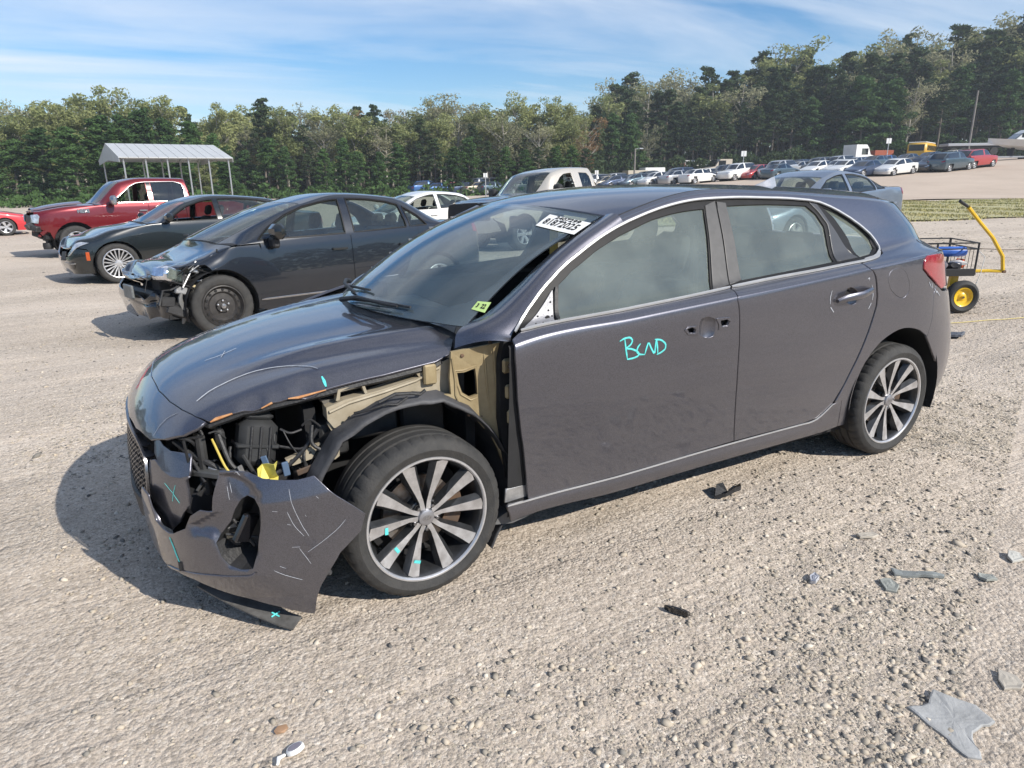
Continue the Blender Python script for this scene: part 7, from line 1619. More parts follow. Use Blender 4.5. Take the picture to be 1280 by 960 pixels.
cobj(lump((cx(1187), .14, zd+.075), (.10, .10, .055), 1), 'work_glove', mat('grey_cloth', (.16, .15, .17), .9), 'bundled grey cloth at the left in the garden cart', 'cloth')
cobj(lump((cx(1205), .12, zd+.06), (.07, .08, .045), 3), 'black_bag', M_black, 'small black bag in the middle of the garden cart', 'bag')
cobj(lump((cx(1213), .14, zd+.095), (.075, .08, .03), 5), 'white_cloth', mat('white_cloth', (.6, .58, .56), .9), 'white cloth on top of the black bag in the cart', 'cloth')
cobj(lump((cx(1228), .30, zd+.07), (.05, .07, .05), 7), 'orange_cloth', mat('orange_cloth', (.65, .12, .04), .8), 'orange cloth at the handle end of the garden cart', 'cloth')
# ================================================================== grass strip and sandy slope
V = []; rs_ = np.random.default_rng(4)
def bladefield(name, a0, a1, b0, b1, n, h, m, w=.02, edge=1.0):
    r = np.random.default_rng(int(n)); a = r.uniform(a0, a1, n); b = b0 + (b1-b0)*r.uniform(0, 1, n)
    b += edge*.6*np.sin(a*.9)*np.where(b < (b0+b1)/2, 1, -1)
    x = CAM[0]+a*AX[0]+b*BX[0]; y = CAM[1]+a*AX[1]+b*BX[1]; z = ground_z(x, y)
    hh = h*r.uniform(.5, 1.3, n)*(1+.4*np.sin(a*2.1+b)); th = r.uniform(0, 6.28, n); ww = w*r.uniform(.6, 1.6, n)
    c, s = np.cos(th)*ww, np.sin(th)*ww; lx, ly = r.normal(0, .35, n)*hh, r.normal(0, .35, n)*hh
    V = np.stack([np.stack([x-c, y-s, z-.01], -1), np.stack([x+c, y+s, z-.01], -1), np.stack([x+lx, y+ly, z+hh], -1)], 1).reshape(-1, 3)
    o = np_mesh(name, V, np.arange(3*n).reshape(-1, 3), m); o['kind'] = 'stuff'; return o
M_grass = mat('dry_grass', (.25, .25, .09), .8, var=.3, scale=.35, col2=(.50, .43, .22), spec=.2)
bladefield('grass', 2, 48, 21.3, 36, 110000, .07, M_grass, w=.03)
bladefield('grass', 46, 75, 21.5, 37, 30000, .075, M_grass, w=.04)
M_verge = mat('grass_soil', (.33, .32, .15), .95, var=.2, scale=.8, col2=(.43, .38, .23), bump=.4, bscale=8)
def sheet(name, a0, a1, b0, b1, na, nb, lift, m, wob=.5):
    A_, B_ = np.meshgrid(np.linspace(a0, a1, na), np.linspace(0, 1, nb), indexing='ij'); Bq = b0+wob*np.sin(A_*.9)+(b1-b0-wob*2*np.sin(A_*.7))*B_
    x = CAM[0]+A_*AX[0]+Bq*BX[0]; y = CAM[1]+A_*AX[1]+Bq*BX[1]; z = ground_z(x, y, False)+lift; n, k = x.shape
    i = np.arange(n-1)[:, None]*k+np.arange(k-1)[None]; F = np.stack([i, i+1, i+k+1, i+k], -1).reshape(-1, 4)
    o = np_mesh(name, np.stack([x, y, z], -1).reshape(-1, 3), F, m, smooth=True); o['kind'] = 'structure'; return o
sheet('grass_verge', 1, 78, 21.4, 36, 120, 40, .035, M_verge)
M_slope = mat('red_dirt', (.44, .35, .27), .95, var=.12, scale=.25, col2=(.52, .42, .33), bump=.5, bscale=3)
sheet('dirt_slope', 3, 110, 37, 135, 160, 120, .06, M_slope)
# ================================================================== carport
CP = empty('carport'); N1 = np.array([-26.6, 50.]); ld = np.array([.8, .6]); gd = np.array([-.6, .8]); Lc, Gc = 7.0, 9.0
tag(CP, 'open steel carport with a white gable roof standing before the left trees', 'carport')
zN = 3.2; zR_ = 4.3; zgr = -.5
def cpt(l, g, z): q = N1+ld*l+gd*g; x, y = ab(*q); return (x, y, z)
M_roof = mat('white_roof_sheet', (.50, .51, .51), .45, metal=.2, var=.06, scale=2); M_post = mat('galvanised', (.50, .51, .52), .4, metal=.7)
nl = 12
for (g0, g1, z0, z1) in ((-.3, Gc/2, zN, zR_), (Gc/2, Gc+.3, zR_, zN-.05)):
    for i in range(nl):
        l0, l1 = -.3+(Lc+.6)*i/nl, -.3+(Lc+.6)*(i+1)/nl-.03
        V = [cpt(l0, g0, z0), cpt(l1, g0, z0), cpt(l1, g1, z1), cpt(l0, g1, z1)]; V += [(a, b, c-.05) for a, b, c in V]
        MB().add(V, [(0, 1, 2, 3), (7, 6, 5, 4), (0, 4, 5, 1), (1, 5, 6, 2), (2, 6, 7, 3), (3, 7, 4, 0)]).obj('roof_sheet', M_roof, CP)
for l0 in (-.28, Lc+.28):
    V = [cpt(l0, -.2, zN-.02), cpt(l0, Gc/2, zR_-.02), cpt(l0, Gc+.2, zN-.05), cpt(l0, Gc+.2, zN-.35), cpt(l0, Gc*.5, zN-.1), cpt(l0, -.2, zN-.32)]; V += [(a+.04*AX[0], b+.04*AX[1], c) for a, b, c in V]
    MB().add(V, [(0, 1, 4, 5), (1, 2, 3, 4), (11, 10, 7, 6), (10, 9, 8, 7)]+[(i, 6+i, 6+(i+1) % 6, (i+1) % 6) for i in range(6)]).obj('gable_panel', M_roof, CP)
for g0 in (0, Gc):
    for i in range(6):
        l0 = Lc*i/5+.02
        MB().tube([cpt(l0, g0, zgr), cpt(l0, g0, zN)], .055, 6).obj('post', M_post, CP); MB().tube([cpt(l0, g0, zN-.6), cpt(l0, g0+(.7 if g0 == 0 else -.7), zN+.1)], .03, 5).obj('brace', M_post, CP)
    MB().tube([cpt(-.1, g0, zN-.06), cpt(Lc+.1, g0, zN-.06)], .05, 5).obj('eave_beam', M_post, CP)
for i in range(6): MB().tube([cpt(Lc*i/5, 0, zN-.03), cpt(Lc*i/5, Gc/2, zR_-.08), cpt(Lc*i/5, Gc, zN-.05)], .04, 5).obj('rafter', M_post, CP)
# ================================================================== trees
M_bark = mat('grey_bark', (.16, .135, .11), .95, var=.3, scale=3); M_barkp = mat('pale_bark', (.36, .33, .28), .9, var=.25, scale=3)
def leafm(name, c1, c2, trl=.25):
    m = bpy.data.materials.new(name); m.use_nodes = True; nt = m.node_tree; b = nt.nodes['Principled BSDF']; b.inputs['Roughness'].default_value = .75; b.inputs['Specular IOR Level'].default_value = .15
    oi = N(nt, 'ShaderNodeObjectInfo'); ge = N(nt, 'ShaderNodeNewGeometry'); n = N(nt, 'ShaderNodeTexNoise'); n.inputs['Scale'].default_value = .55; n.inputs['Detail'].default_value = 3
    nt.links.new(ge.outputs['Position'], n.inputs['Vector'])
    a = N(nt, 'ShaderNodeMath', operation='MULTIPLY_ADD', i_1=.45); nt.links.new(oi.outputs['Random'], a.inputs[0]); nt.links.new(n.outputs[0], a.inputs[2])
    a2 = N(nt, 'ShaderNodeMath', operation='MULTIPLY_ADD', i_1=.35); nt.links.new(ge.outputs['Random Per Island'], a2.inputs[0]); nt.links.new(a.outputs[0], a2.inputs[2])
    r = N(nt, 'ShaderNodeValToRGB'); r.color_ramp.elements[0].position = .35; r.color_ramp.elements[1].position = 1.15 if False else 1.0; r.color_ramp.elements[0].color = (*c1, 1); r.color_ramp.elements[1].color = (*c2, 1); nt.links.new(a2.outputs[0], r.inputs[0]); nt.links.new(r.outputs[0], b.inputs['Base Color'])
    t = N(nt, 'ShaderNodeBsdfTranslucent'); nt.links.new(r.outputs[0], t.inputs[0]); mx = N(nt, 'ShaderNodeMixShader'); mx.inputs[0].default_value = trl; nt.links.new(b.outputs[0], mx.inputs[1]); nt.links.new(t.outputs[0], mx.inputs[2]); nt.links.new(mx.outputs[0], nt.nodes['Material Output'].inputs[0]); return m
LM = {'pine': leafm('pine_needles', (.020, .040, .018), (.065, .098, .042)), 'bushy': leafm('pine_bushy_needles', (.028, .062, .022), (.080, .145, .045)),
      'broad': leafm('broad_leaves', (.095, .135, .048), (.31, .33, .14), .4), 'russet': leafm('russet_leaves', (.10, .075, .035), (.24, .15, .075), .3), 'sparse': leafm('sparse_leaves', (.14, .16, .085), (.34, .33, .20), .4)}
def leafcloud(cen, rad, n, size, r, flat=.8):
    """n small leaf sprays spread through ellipsoid clumps"""
    k = r.integers(0, len(cen), n); d = r.normal(0, 1, (n, 3)); d /= np.linalg.norm(d, axis=1)[:, None]; rr = r.uniform(.15, 1, n)**.45
    P = cen[k]+d*rr[:, None]*rad[k][:, None]*[1, 1, flat]
    nrm = d+r.normal(0, .7, (n, 3)); nrm /= np.linalg.norm(nrm, axis=1)[:, None]; t = np.cross(nrm, r.normal(0, 1, (n, 3))); t /= np.linalg.norm(t, axis=1)[:, None]; bt = np.cross(nrm, t)
    s = size*r.uniform(.5, 1.4, n)[:, None]; V = np.stack([P-t*s, P-bt*s*.45, P+t*s*1.1, P+bt*s*.5], 1).reshape(-1, 3); return V, np.arange(4*n).reshape(-1, 4)
def tree_proto(kind, seed):
    r = np.random.default_rng(seed); H = 14.; mb = MB(); cen = []; rad = []
    lean = r.normal(0, .25, 2); tr = .16 if kind in ('pine', 'bushy') else .14
    tp = [(lean[0]*(z/H)**2*2, lean[1]*(z/H)**2*2, z) for z in np.linspace(0, H*.93, 8)]; mb.tube(tp, [tr*(1-.85*i/7)+.02 for i in range(8)], 6)
    def tpos(z): f = z/H; return np.array([lean[0]*f*f*2, lean[1]*f*f*2, z])
    if kind in ('pine', 'bushy'):
        z0 = .42 if kind == 'pine' else .06; nb = 30 if kind == 'pine' else 46
        for i in range(nb):
            f = z0+(1-z0)*(i+r.uniform(0, 1))/nb; L_ = (2.5 if kind == 'pine' else 2.9)*(1-((f-z0)/(1-z0))**1.6*.86)*r.uniform(.6, 1.15)*(.55+.45*min(1, (f-z0)/.14+.3)); a = i*2.4+r.uniform(-.5, .5)
            p0 = tpos(f*H*.95); p1 = p0+np.array([math.cos(a)*L_, math.sin(a)*L_, L_*r.uniform(-.05, .35)])
            if i % 2 == 0 or kind == 'pine': mb.tube([p0, (p0+p1)/2+[0, 0, -.1], p1], [.05, .035, .015], 4, cap=False)
            for q in (.45, .75, 1.0):
                if q < .5 and f < .5: continue
                cen.append(p0*(1-q)+p1*q+r.normal(0, .15, 3)); rad.append((.62 if kind == 'pine' else .85)*r.uniform(.7, 1.2)*(1.05-.35*f))
        n, sz, fl = (3800, .18, .55) if kind == 'pine' else (7500, .20, .6)
    else:
        nb = {'broad': 15, 'sparse': 13, 'russet': 13}[kind]; z0 = .38 if kind != 'russet' else .3
        for i in range(nb):
            f = z0+(.92-z0)*(i+r.uniform(0, 1))/nb; L_ = 3.3*(math.sin(math.pi*min(1, (1.06-f)/(1.12-z0))**.8)*.75+.22)*r.uniform(.7, 1.15); a = i*2.4+r.uniform(-.6, .6)
            p0 = tpos(f*H*.8); p1 = p0+np.array([math.cos(a)*L_*.75, math.sin(a)*L_*.75, L_*r.uniform(.55, 1.1)]); pm = (p0+p1)/2+r.normal(0, .15, 3); mb.tube([p0, pm, p1], [.075, .05, .02], 5, cap=False)
            for j in range(4):
                a2 = r.uniform(0, 6.28); p2 = p0+(p1-p0)*r.uniform(.45, 1)+np.array([math.cos(a2), math.sin(a2), r.uniform(0, 1)])*L_*.33; mb.tube([pm, p2], [.03, .012], 4, cap=False); cen.append(p2); rad.append(r.uniform(.65, 1.15))
            cen.append(p1); rad.append(r.uniform(.7, 1.1))
        cen.append(tpos(H*.95)); rad.append(.8)
        n, sz, fl = {'broad': (6500, .18, .8), 'sparse': (2600, .15, .8), 'russet': (2200, .16, .8)}[kind]
    V, F = leafcloud(np.array(cen), np.array(rad), n, sz, r, fl)
    me = bpy.data.meshes.new(kind+'_crown'); ob = np_mesh('tmp', V, F, LM[kind]); cme = ob.data; bpy.data.objects.remove(ob)
    to = mb.obj('tmp', M_bark if kind in ('pine', 'bushy') else M_barkp, None, smooth=True); tme = to.data; bpy.data.objects.remove(to); return tme, cme
PROTO = {k: [tree_proto(k, 10*i+s) for s in range(3 if k != 'broad' else 4)] for i, k in enumerate(('pine', 'bushy', 'broad', 'sparse', 'russet'))}
TL = {'pine': ('pine_tree', 'tall dark bare-trunked pine'), 'bushy': ('bushy_pine_tree', 'bushy low-branched pine'), 'broad': ('broadleaf_tree', 'yellow-green broadleaf tree'), 'sparse': ('thin_tree', 'thin half-bare pale tree'), 'russet': ('russet_tree', 'sparse russet-leaved tree')}
tt = np.array(TOPS)
def topz(t, b): return 1.46+np.interp(t, tt[:, 0], tt[:, 1])*b
MARKS = [(-.66, 'at the far left edge'), (-.60, 'behind the red pickup bonnet'), (-.545, 'at the left end of the carport'), (-.47, 'above the carport roof'), (-.41, 'behind the right end of the carport'), (-.36, 'right of the carport'), (-.29, 'above the executive saloon roof'), (-.20, 'above the black sedan windscreen'), (-.12, 'above the black sedan rear door'), (-.06, 'above the white saloon'), (0, 'left of the beige pickup'), (.05, 'above the beige pickup windscreen'), (.10, 'above the beige pickup cab'), (.16, 'above the slim pole'), (.23, 'above the white trailer'), (.30, 'above the sign board mid lot'), (.37, 'above the shark-fin aerial'), (.44, 'above the middle of the car rows'), (.51, 'above the white lorry cab'), (.58, 'above the school bus'), (.63, 'left of the tall lamp pole'), (.68, 'right of the tall lamp pole'), (9, 'at the right edge above the boat')]
def tree(kind, a, b, h, side, wid=1., row=''):
    tm, cm = PROTO[kind][rnd_.randrange(len(PROTO[kind]))]; x, y = ab(a, b); z = gz(x, y); nm, lb = TL[kind]
    o = bpy.data.objects.new(nm, tm); link(o); s = h/14.; o.location = (x, y, z-.15); o.scale = (s*wid, s*wid, s); o.rotation_euler = (0, 0, rnd_.uniform(0, 6.28))
    c = bpy.data.objects.new('crown', cm); link(c, o); tag(o, '%s, %s row, %s' % (lb, row, next(w for q, w in MARKS if a/b < q)), 'tree', '%s trees on the %s' % (kind if kind != 'bushy' else 'bushy pine', side)); return o
rnd_ = random.Random(33)
def belt(t0, t1, bfn, dt, kinds, fac, side, wid=(1.05, 1.4)):
    row = 'back' if fac == 1 else 'front' if fac < .82 else 'middle'
    t = t0
    while t < t1:
        b = bfn(t)+rnd_.uniform(-3, 3); a = t*b; x, y = ab(a, b); H = topz(t+rnd_.uniform(-.01, .01), b)-gz(x, y)
        ks, ws_ = zip(*kinds); k = rnd_.choices(ks, ws_)[0]; f = fac*rnd_.uniform(.88, 1.10) if k != 'russet' else fac*rnd_.uniform(.75, .95)
        tree(k, a, b, max(3, H*f), side, rnd_.uniform(*wid), row); t += dt*rnd_.uniform(.7, 1.3)
# left wood
belt(-.80, -.40, lambda t: 84, .030, [('broad', 6), ('sparse', 2), ('russet', 1), ('pine', 1)], 1.0, 'left', (.9, 1.2))
belt(-.80, -.40, lambda t: 76, .030, [('broad', 4), ('bushy', 3)], .86, 'left', (1.1, 1.5))
belt(-.80, -.53, lambda t: 66, .040, [('bushy', 1)], .78, 'left', (1.6, 2.0))
belt(-.52, -.39, lambda t: 70, .032, [('bushy', 2), ('broad', 1)], .50, 'left', (1.5, 1.9))
# middle wood
belt(-.41, .12, lambda t: 100, .021, [('broad', 3), ('sparse', 4), ('russet', 1), ('pine', 3)], 1.0, 'middle')
belt(-.41, .12, lambda t: 92, .021, [('pine', 4), ('broad', 3), ('russet', 1), ('sparse', 1)], .85, 'middle')
belt(-.41, .12, lambda t: 84, .026, [('bushy', 5), ('pine', 1)], .58, 'middle', (1.2, 1.6))
# right wood, on rising ground
belt(.11, .80, lambda t: 128, .017, [('pine', 6), ('broad', 3), ('sparse', 3)], 1.0, 'right')
belt(.11, .80, lambda t: 120, .017, [('pine', 7), ('broad', 2), ('sparse', 1)], .88, 'right')
belt(.11, .80, lambda t: 112, .022, [('pine', 5), ('bushy', 3), ('sparse', 1)], .66, 'right')
from collections import defaultdict
_dup = defaultdict(list)
for o in COL.objects:
    if o.get('category') == 'tree': _dup[o['label']].append(o)
for lb, L_ in _dup.items():
    if len(L_) > 1:
        L_.sort(key=lambda o: (lambda q: q[0]/q[1])(to_ab(o.location[0], o.location[1])))
        for i, o in enumerate(L_): o['label'] = lb.replace(' row,', ' row, %s from left' % ('first', 'second', 'third', 'fourth', 'fifth', 'sixth', 'seventh', 'eighth')[min(i, 7)], 1)
# deep mass of forest behind and beyond the frame, one ragged band of foliage
def mass(name, t0, t1, b, hf, n, size, m, thick=10, hmin=0., wob=.12):
    r = np.random.default_rng(n); t = r.uniform(t0, t1, n); bb = b+r.uniform(-thick/2, thick/2, n); a = t*bb; top = (topz(t, bb)-1)*hf*(1-wob+wob*np.sin(t*60)*np.sin(t*137+1)); x = CAM[0]+a*AX[0]+bb*BX[0]; y = CAM[1]+a*AX[1]+bb*BX[1]; g0 = ground_z(x, y, False)
    z = g0+hmin+(top-g0-hmin)*r.uniform(0, 1, n)**.9; P = np.stack([x, y, z], -1); V, F = leafcloud(P, np.full(n, .01), n, size, r); V = V.reshape(n, 4, 3)
    o = np_mesh(name, V.reshape(-1, 3), F, m); o['kind'] = 'stuff'; return o
mass('forest', -.85, .13, 108, .86, 95000, .45, LM['pine']); mass('forest', .10, .90, 138, .90, 80000, .52, LM['pine']); mass('undergrowth', -.85, -.40, 66, .13, 6000, .22, LM['bushy'], 12, wob=.5)
mass('undergrowth', -.42, .13, 84, .15, 8000, .26, LM['bushy'], 10, wob=.5); mass('undergrowth', .1, .85, 109, .30, 22000, .32, LM['pine'], 5)
# the wood goes on round the yard (seen in reflections)
n = 60000; r = np.random.default_rng(77); th = r.uniform(0, 2*math.pi, n); rad = 95+r.uniform(0, 14, n); x = rad*np.cos(th); y = rad*np.sin(th)+10
a_, b_2 = to_ab(x, y); keep = (b_2 < 40) | (np.abs(a_/np.maximum(b_2, 1)) > .92); keep &= (b_2 < 60); x, y = x[keep], y[keep]; n = len(x); hh = (11+3*np.sin(np.arctan2(y, x)*23)+2*np.sin(np.arctan2(y, x)*57))
P = np.stack([x, y, hh*r.uniform(0, 1, n)**.8], -1); V, F = leafcloud(P, np.full(n, .01), n, .8, r); o = np_mesh('forest', V, F, LM['pine']); o['kind'] = 'stuff'
# ================================================================== distant lot
def far_proto(kind):
    if kind == 'sedan': B = Body(sill=.2, hood=.74)
    elif kind == 'suv': B = Body(W=.93, sill=.28, front=.9, rear=3.65, wb=2.75, hood=1.0, cowl=(-.35, 1.12), header=(-.95, 1.62), roof=(-1.5, 1.72), rend=(-2.9, 1.66), rglass=(-3.45, 1.14), deck=(-3.6, 1.08), belt=(1.08, 1.14), wt=.68, nosez=.9, tailz=1.0)
    elif kind == 'hatch': B = Body(sill=.2, hood=.78, rear=3.3, wb=2.6, rend=(-2.5, 1.42), rglass=(-3.15, 1.05), deck=(-3.25, 1.0), tailz=.92)
    elif kind == 'van': B = Body(W=.98, sill=.3, front=.8, rear=4.3, wb=3.0, hood=1.05, cowl=(-.1, 1.18), header=(-.85, 1.75), roof=(-1.5, 1.88), rend=(-3.9, 1.85), rglass=(-4.2, 1.2), deck=(-4.3, 1.15), belt=(1.1, 1.18), wt=.80, nosez=.95, tailz=1.1)
    us = np.array([0, .5, 1, 1.5, 2, 2.5, 3, 3.5, 4, 4.5, 5, 5.15, 5.6, 5.9, 6.1, 6.5, 6.9, 7.1, 7.5, 7.9, 8.1, 8.6, 8.95, 9.1, 9.6, 10, 10.5, 11, 11.5, 12]); vs_ = np.array([0, .5, 1, 1.5, 2, 2.5, 3, 3.5, 4, 4.25, 5, 5.75, 6, 6.3, 7, 8])
    U_, V_ = np.meshgrid(us, vs_, indexing='ij'); P = B(U_, V_); R = .33; cells = {'body': [], 'side_window': [], 'windscreen': [], 'rear_window': [], 'headlamp': [], 'tail_lamp': []}
    nU, nV = U_.shape
    for i in range(nU-1):
        for j in range(nV-1):
            uc, vc = (us[i]+us[i+1])/2, (vs_[j]+vs_[j+1])/2; c = (P[i, j]+P[i+1, j]+P[i, j+1]+P[i+1, j+1])/4
            if vc < 3.5 and (math.hypot(c[0], c[2]-R) < R+.05 or math.hypot(c[0]+B.wb, c[2]-R) < R+.05): continue
            k = 'body'
            if 5.15 < uc < 8.1+(.5 if kind in ('suv', 'van') else .4) and 4.25 < vc < 5.75 and not (6.9 < uc < 7.1): k = 'side_window'
            elif 5.15 < uc < 5.9 and vc > 6.3: k = 'windscreen'
            elif 8.1 < uc < 8.95 and vc > 6.3: k = 'rear_window'
            elif .8 < uc < 2.3 and 2.8 < vc < 3.6: k = 'headlamp'
            elif 10.1 < uc < 11.2 and 2.8 < vc < 3.8: k = 'tail_lamp'
            cells[k].append((i, j))
    out = {}
    for k, cl in cells.items():
      for s in ((1, -1) if k in ('side_window', 'headlamp', 'tail_lamp') else (0,)):
        V = []; F = []
        for s in ((1, -1) if s == 0 else (s,)):
            for i, j in cl:
                q = [P[i, j], P[i+1, j], P[i+1, j+1], P[i, j+1]]; b0 = len(V); V += [(p[0], p[1]*s, p[2]) for p in q]; F.append((b0, b0+1, b0+2, b0+3) if s < 0 else (b0+3, b0+2, b0+1, b0))
        bm = bmesh.new(); me = bpy.data.meshes.new(k); me.from_pydata(V, [], F); bm.from_mesh(me); bmesh.ops.remove_doubles(bm, verts=bm.verts, dist=.002); bm.to_mesh(me); bm.free()
        me.polygons.foreach_set('use_smooth', np.ones(len(me.polygons), dtype=bool)); out.setdefault(k, []).append(me)
    mb = MB()
    for cx_ in (0, -B.wb):
        mb.lathe([(0, -B.W+.05), (R+.06, -B.W+.05), (R+.06, B.W-.05), (0, B.W-.05)], 14, axis='y', c=(cx_, 0, R))
    mb.box((-B.wb-.6, -B.W+.1, .2), (.5, B.W-.1, .32)); o = mb.obj('tmp', M_dark, None); out['underbody'] = [o.data]; bpy.data.objects.remove(o); return B, out
FP = {k: far_proto(k) for k in ('sedan', 'suv', 'hatch', 'van')}
FCOL = {'white': paint('lot_white', (.70, .70, .68), metal=0, rough=.5, dust=.05), 'silver': paint('lot_silver', (.42, .43, .44), metal=.5, dust=.05), 'grey': paint('lot_grey', (.12, .125, .13), metal=.5, dust=.05), 'black': paint('lot_black', (.012, .012, .015), metal=.2, dust=.05), 'blue': paint('lot_blue', (.04, .12, .32), metal=.3, dust=.05), 'navy': paint('lot_navy', (.02, .04, .09), metal=.4, dust=.05), 'red': paint('lot_red', (.38, .02, .025), metal=.2, dust=.05), 'teal': paint('lot_slate', (.07, .11, .14), metal=.5, dust=.05), 'beige': paint('lot_beige', (.42, .36, .26), metal=.3, dust=.05)}
TYN = {'sedan': 'saloon', 'suv': 'off-roader', 'hatch': 'hatchback', 'van': 'van'}
_far = {}
def far_car(kind, col, a, b, head, lab, group='cars parked in the distant lot', lift=0):
    B, parts = FP[kind]; key = (kind, col)
    if key not in _far:
        me = parts['body'][0].copy(); me.materials.clear(); me.materials.append(FCOL[col]); _far[key] = me
    x, y = ab(a, b); r = bpy.data.objects.new('parked_car', _far[key]); link(r)
    for k, m in (('side_window', M_fblk), ('windscreen', M_fblk), ('rear_window', M_fblk), ('headlamp', M_lens), ('tail_lamp', M_red), ('underbody', M_dark)):
        for me in parts[k]:
            if not len(me.materials): me.materials.append(m)
            link(bpy.data.objects.new(k, me), r)
    for cx_ in (0, -B.wb):
        for sd in (1, -1): wheel(r, cx_, sd*(B.W-.12), .33, 'five', side=sd, near=False)
    r.location = (x, y, gz(x, y)+lift+.05); r.rotation_euler = (0, 0, math.radians(head)); tag(r, lab, 'car', group); h = r.rotation_euler[2]; c, s = math.cos(h), math.sin(h)
    zf = gz(x, y); zr = gz(x-B.wb*c, y-B.wb*s); zl = gz(x-s*.8, y+c*.8); z2 = gz(x+s*.8, y-c*.8); r.rotation_euler = (math.atan2(zl-z2, 1.6), -math.atan2(zf-zr, B.wb), h); return r
HA = math.degrees(math.atan2(AX[1], AX[0]))      # world angle of "to the right"
def hd_(deg): return HA+deg                      # 0 = facing right, 180 = facing left, 270 = towards the standpoint
row0 = [(1231, 68.6, 'suv', 'red', 25, 'red off-roader at the right end of the first distant row'), (1202, 66.8, 'suv', 'teal', 25, 'slate-grey off-roader with roof rack beside the red one in the distant row'), (1158, 66.5, 'sedan', 'black', 208, 'black saloon between the white saloon and the slate off-roader'),
        (1110, 64.6, 'sedan', 'white', 208, 'white saloon with black wheels at the front of the distant row'), (1072, 64.8, 'sedan', 'navy', 210, 'navy saloon left of the white saloon in the distant row'), (1049, 69, 'sedan', 'white', 212, 'white saloon half hidden left of the navy saloon')]
for px, b, k, c, h, lab in row0: t = (px-640)/899.5; far_car(k, c, t*b, b, hd_(h), lab, 'cars in the front row of the distant lot')
rc = random.Random(5); cols = ['white', 'silver', 'grey', 'black', 'silver', 'navy', 'red', 'white', 'silver', 'teal', 'beige', 'blue']; ordn = ['first', 'second', 'third', 'fourth', 'fifth', 'sixth', 'seventh', 'eighth', 'ninth', 'tenth', 'eleventh', 'twelfth', 'thirteenth', 'fourteenth', 'fifteenth', 'sixteenth', 'seventeenth', 'eighteenth', 'nineteenth', 'twentieth']
def frow(rown, t0, t1, b0, b1, n, lead=None):
    for i in range(n):
        f = i/(n-1); t = t0+(t1-t0)*f; b = b0+(b1-b0)*f+rc.uniform(-.5, .5); k = rc.choices(['sedan', 'suv', 'hatch', 'van'], [6, 3, 3, .6])[0]; c = rc.choice(cols)
        if lead and i < len(lead): k, c = lead[i]
        far_car(k, c, t*b, b, hd_(rc.choice([208, 212, 206, 32])), '%s %s, %s from the left in the %s distant row' % (c if c != 'teal' else 'slate', TYN[k], ordn[i], rown))
frow('second', .135, .445, 78, 71, 12, [('sedan', 'navy'), ('sedan', 'teal'), ('sedan', 'white'), ('suv', 'navy'), ('sedan', 'silver'), ('sedan', 'white'), ('suv', 'white'), ('sedan', 'red'), ('suv', 'silver'), ('sedan', 'teal'), ('sedan', 'white'), ('sedan', 'white')])
frow('third', .13, .52, 87, 78, 16)
frow('fourth', .12, .60, 95, 86, 17)
frow('far middle', -.10, .12, 84, 80, 13)
frow('rear middle', -.14, .12, 92, 88, 14)
# lorries, buses, trailers, boat at the back of the lot
def boxy(name, lab, cat, px, b, head, build, ytop=200, hh=3.):
    t = (px-640)/899.5; x, y = ab(t*b, b); lift = 1.46+(223-ytop)/905*b-hh-gz(x, y); o = empty(name, (x, y, gz(x, y)+lift), math.radians(hd_(head))); tag(o, lab, cat); build(o); return o
M_wbox = mat('trailer_white', (.72, .72, .70), .5, var=.06, scale=1); M_sbus = mat('bus_yellow', (.62, .36, .03), .45, coat=.3); M_orange = mat('lorry_orange', (.30, .07, .03), .5); M_brown = mat('lorry_maroon', (.16, .05, .04), .5)
def trailer(L_, m, z0=1.1, z1=3.9):
    def f(o):
        MB().box((-L_/2, -1.25, z0), (L_/2, 1.25, z1), ch=.05).obj('cargo_box', m, o); MB().box((-L_/2, -1.1, .9), (L_/2, 1.1, z0)).obj('chassis', M_dark, o)
        for x0 in (-L_/2+.8, -L_/2+2.0, L_/2-1.2):
            for s in (1, -1): MB().lathe([(0, -.15), (.48, -.15), (.5, 0), (.48, .15), (0, .15)], 14, c=(x0, s*1.05, .5)).obj('wheel', M_rubber, o)
    return f
def tractor(m, cabh=3.4):
    def f(o):
        MB().prism([(3.0, .6), (3.0, 1.7), (1.6, 2.0), (1.2, cabh-.4), (.8, cabh), (-1.0, cabh), (-1.0, .6)], -1.15, 1.15).obj('cab', m, o)
        MB().prism([(1.62, 2.02), (1.24, 2.95), (1.30, 2.95), (1.70, 2.02)], -.95, .95).obj('windscreen', M_fblk, o)
        for s in (1, -1):
            MB().box((.0, s*1.16-.01, 2.0), (1.1, s*1.16+.01, 2.8)).obj('side_window', M_fblk, o); MB().box((2.95, s*.9-.15, 1.0), (3.03, s*.9+.15, 1.25)).obj('headlamp', M_lens, o)
            for x0 in (2.2, -1.6, -2.9): MB().lathe([(0, -.15), (.48, -.15), (.5, 0), (.48, .15), (0, .15)], 14, c=(x0, s*1.0, .5)).obj('wheel', M_rubber, o)
        MB().box((2.98, -.6, .8), (3.06, .6, 1.6), ch=.02).obj('grille', M_chrome, o); MB().box((-3.6, -.5, .7), (-1.0, .5, 1.0)).obj('chassis', M_dark, o)
    return f
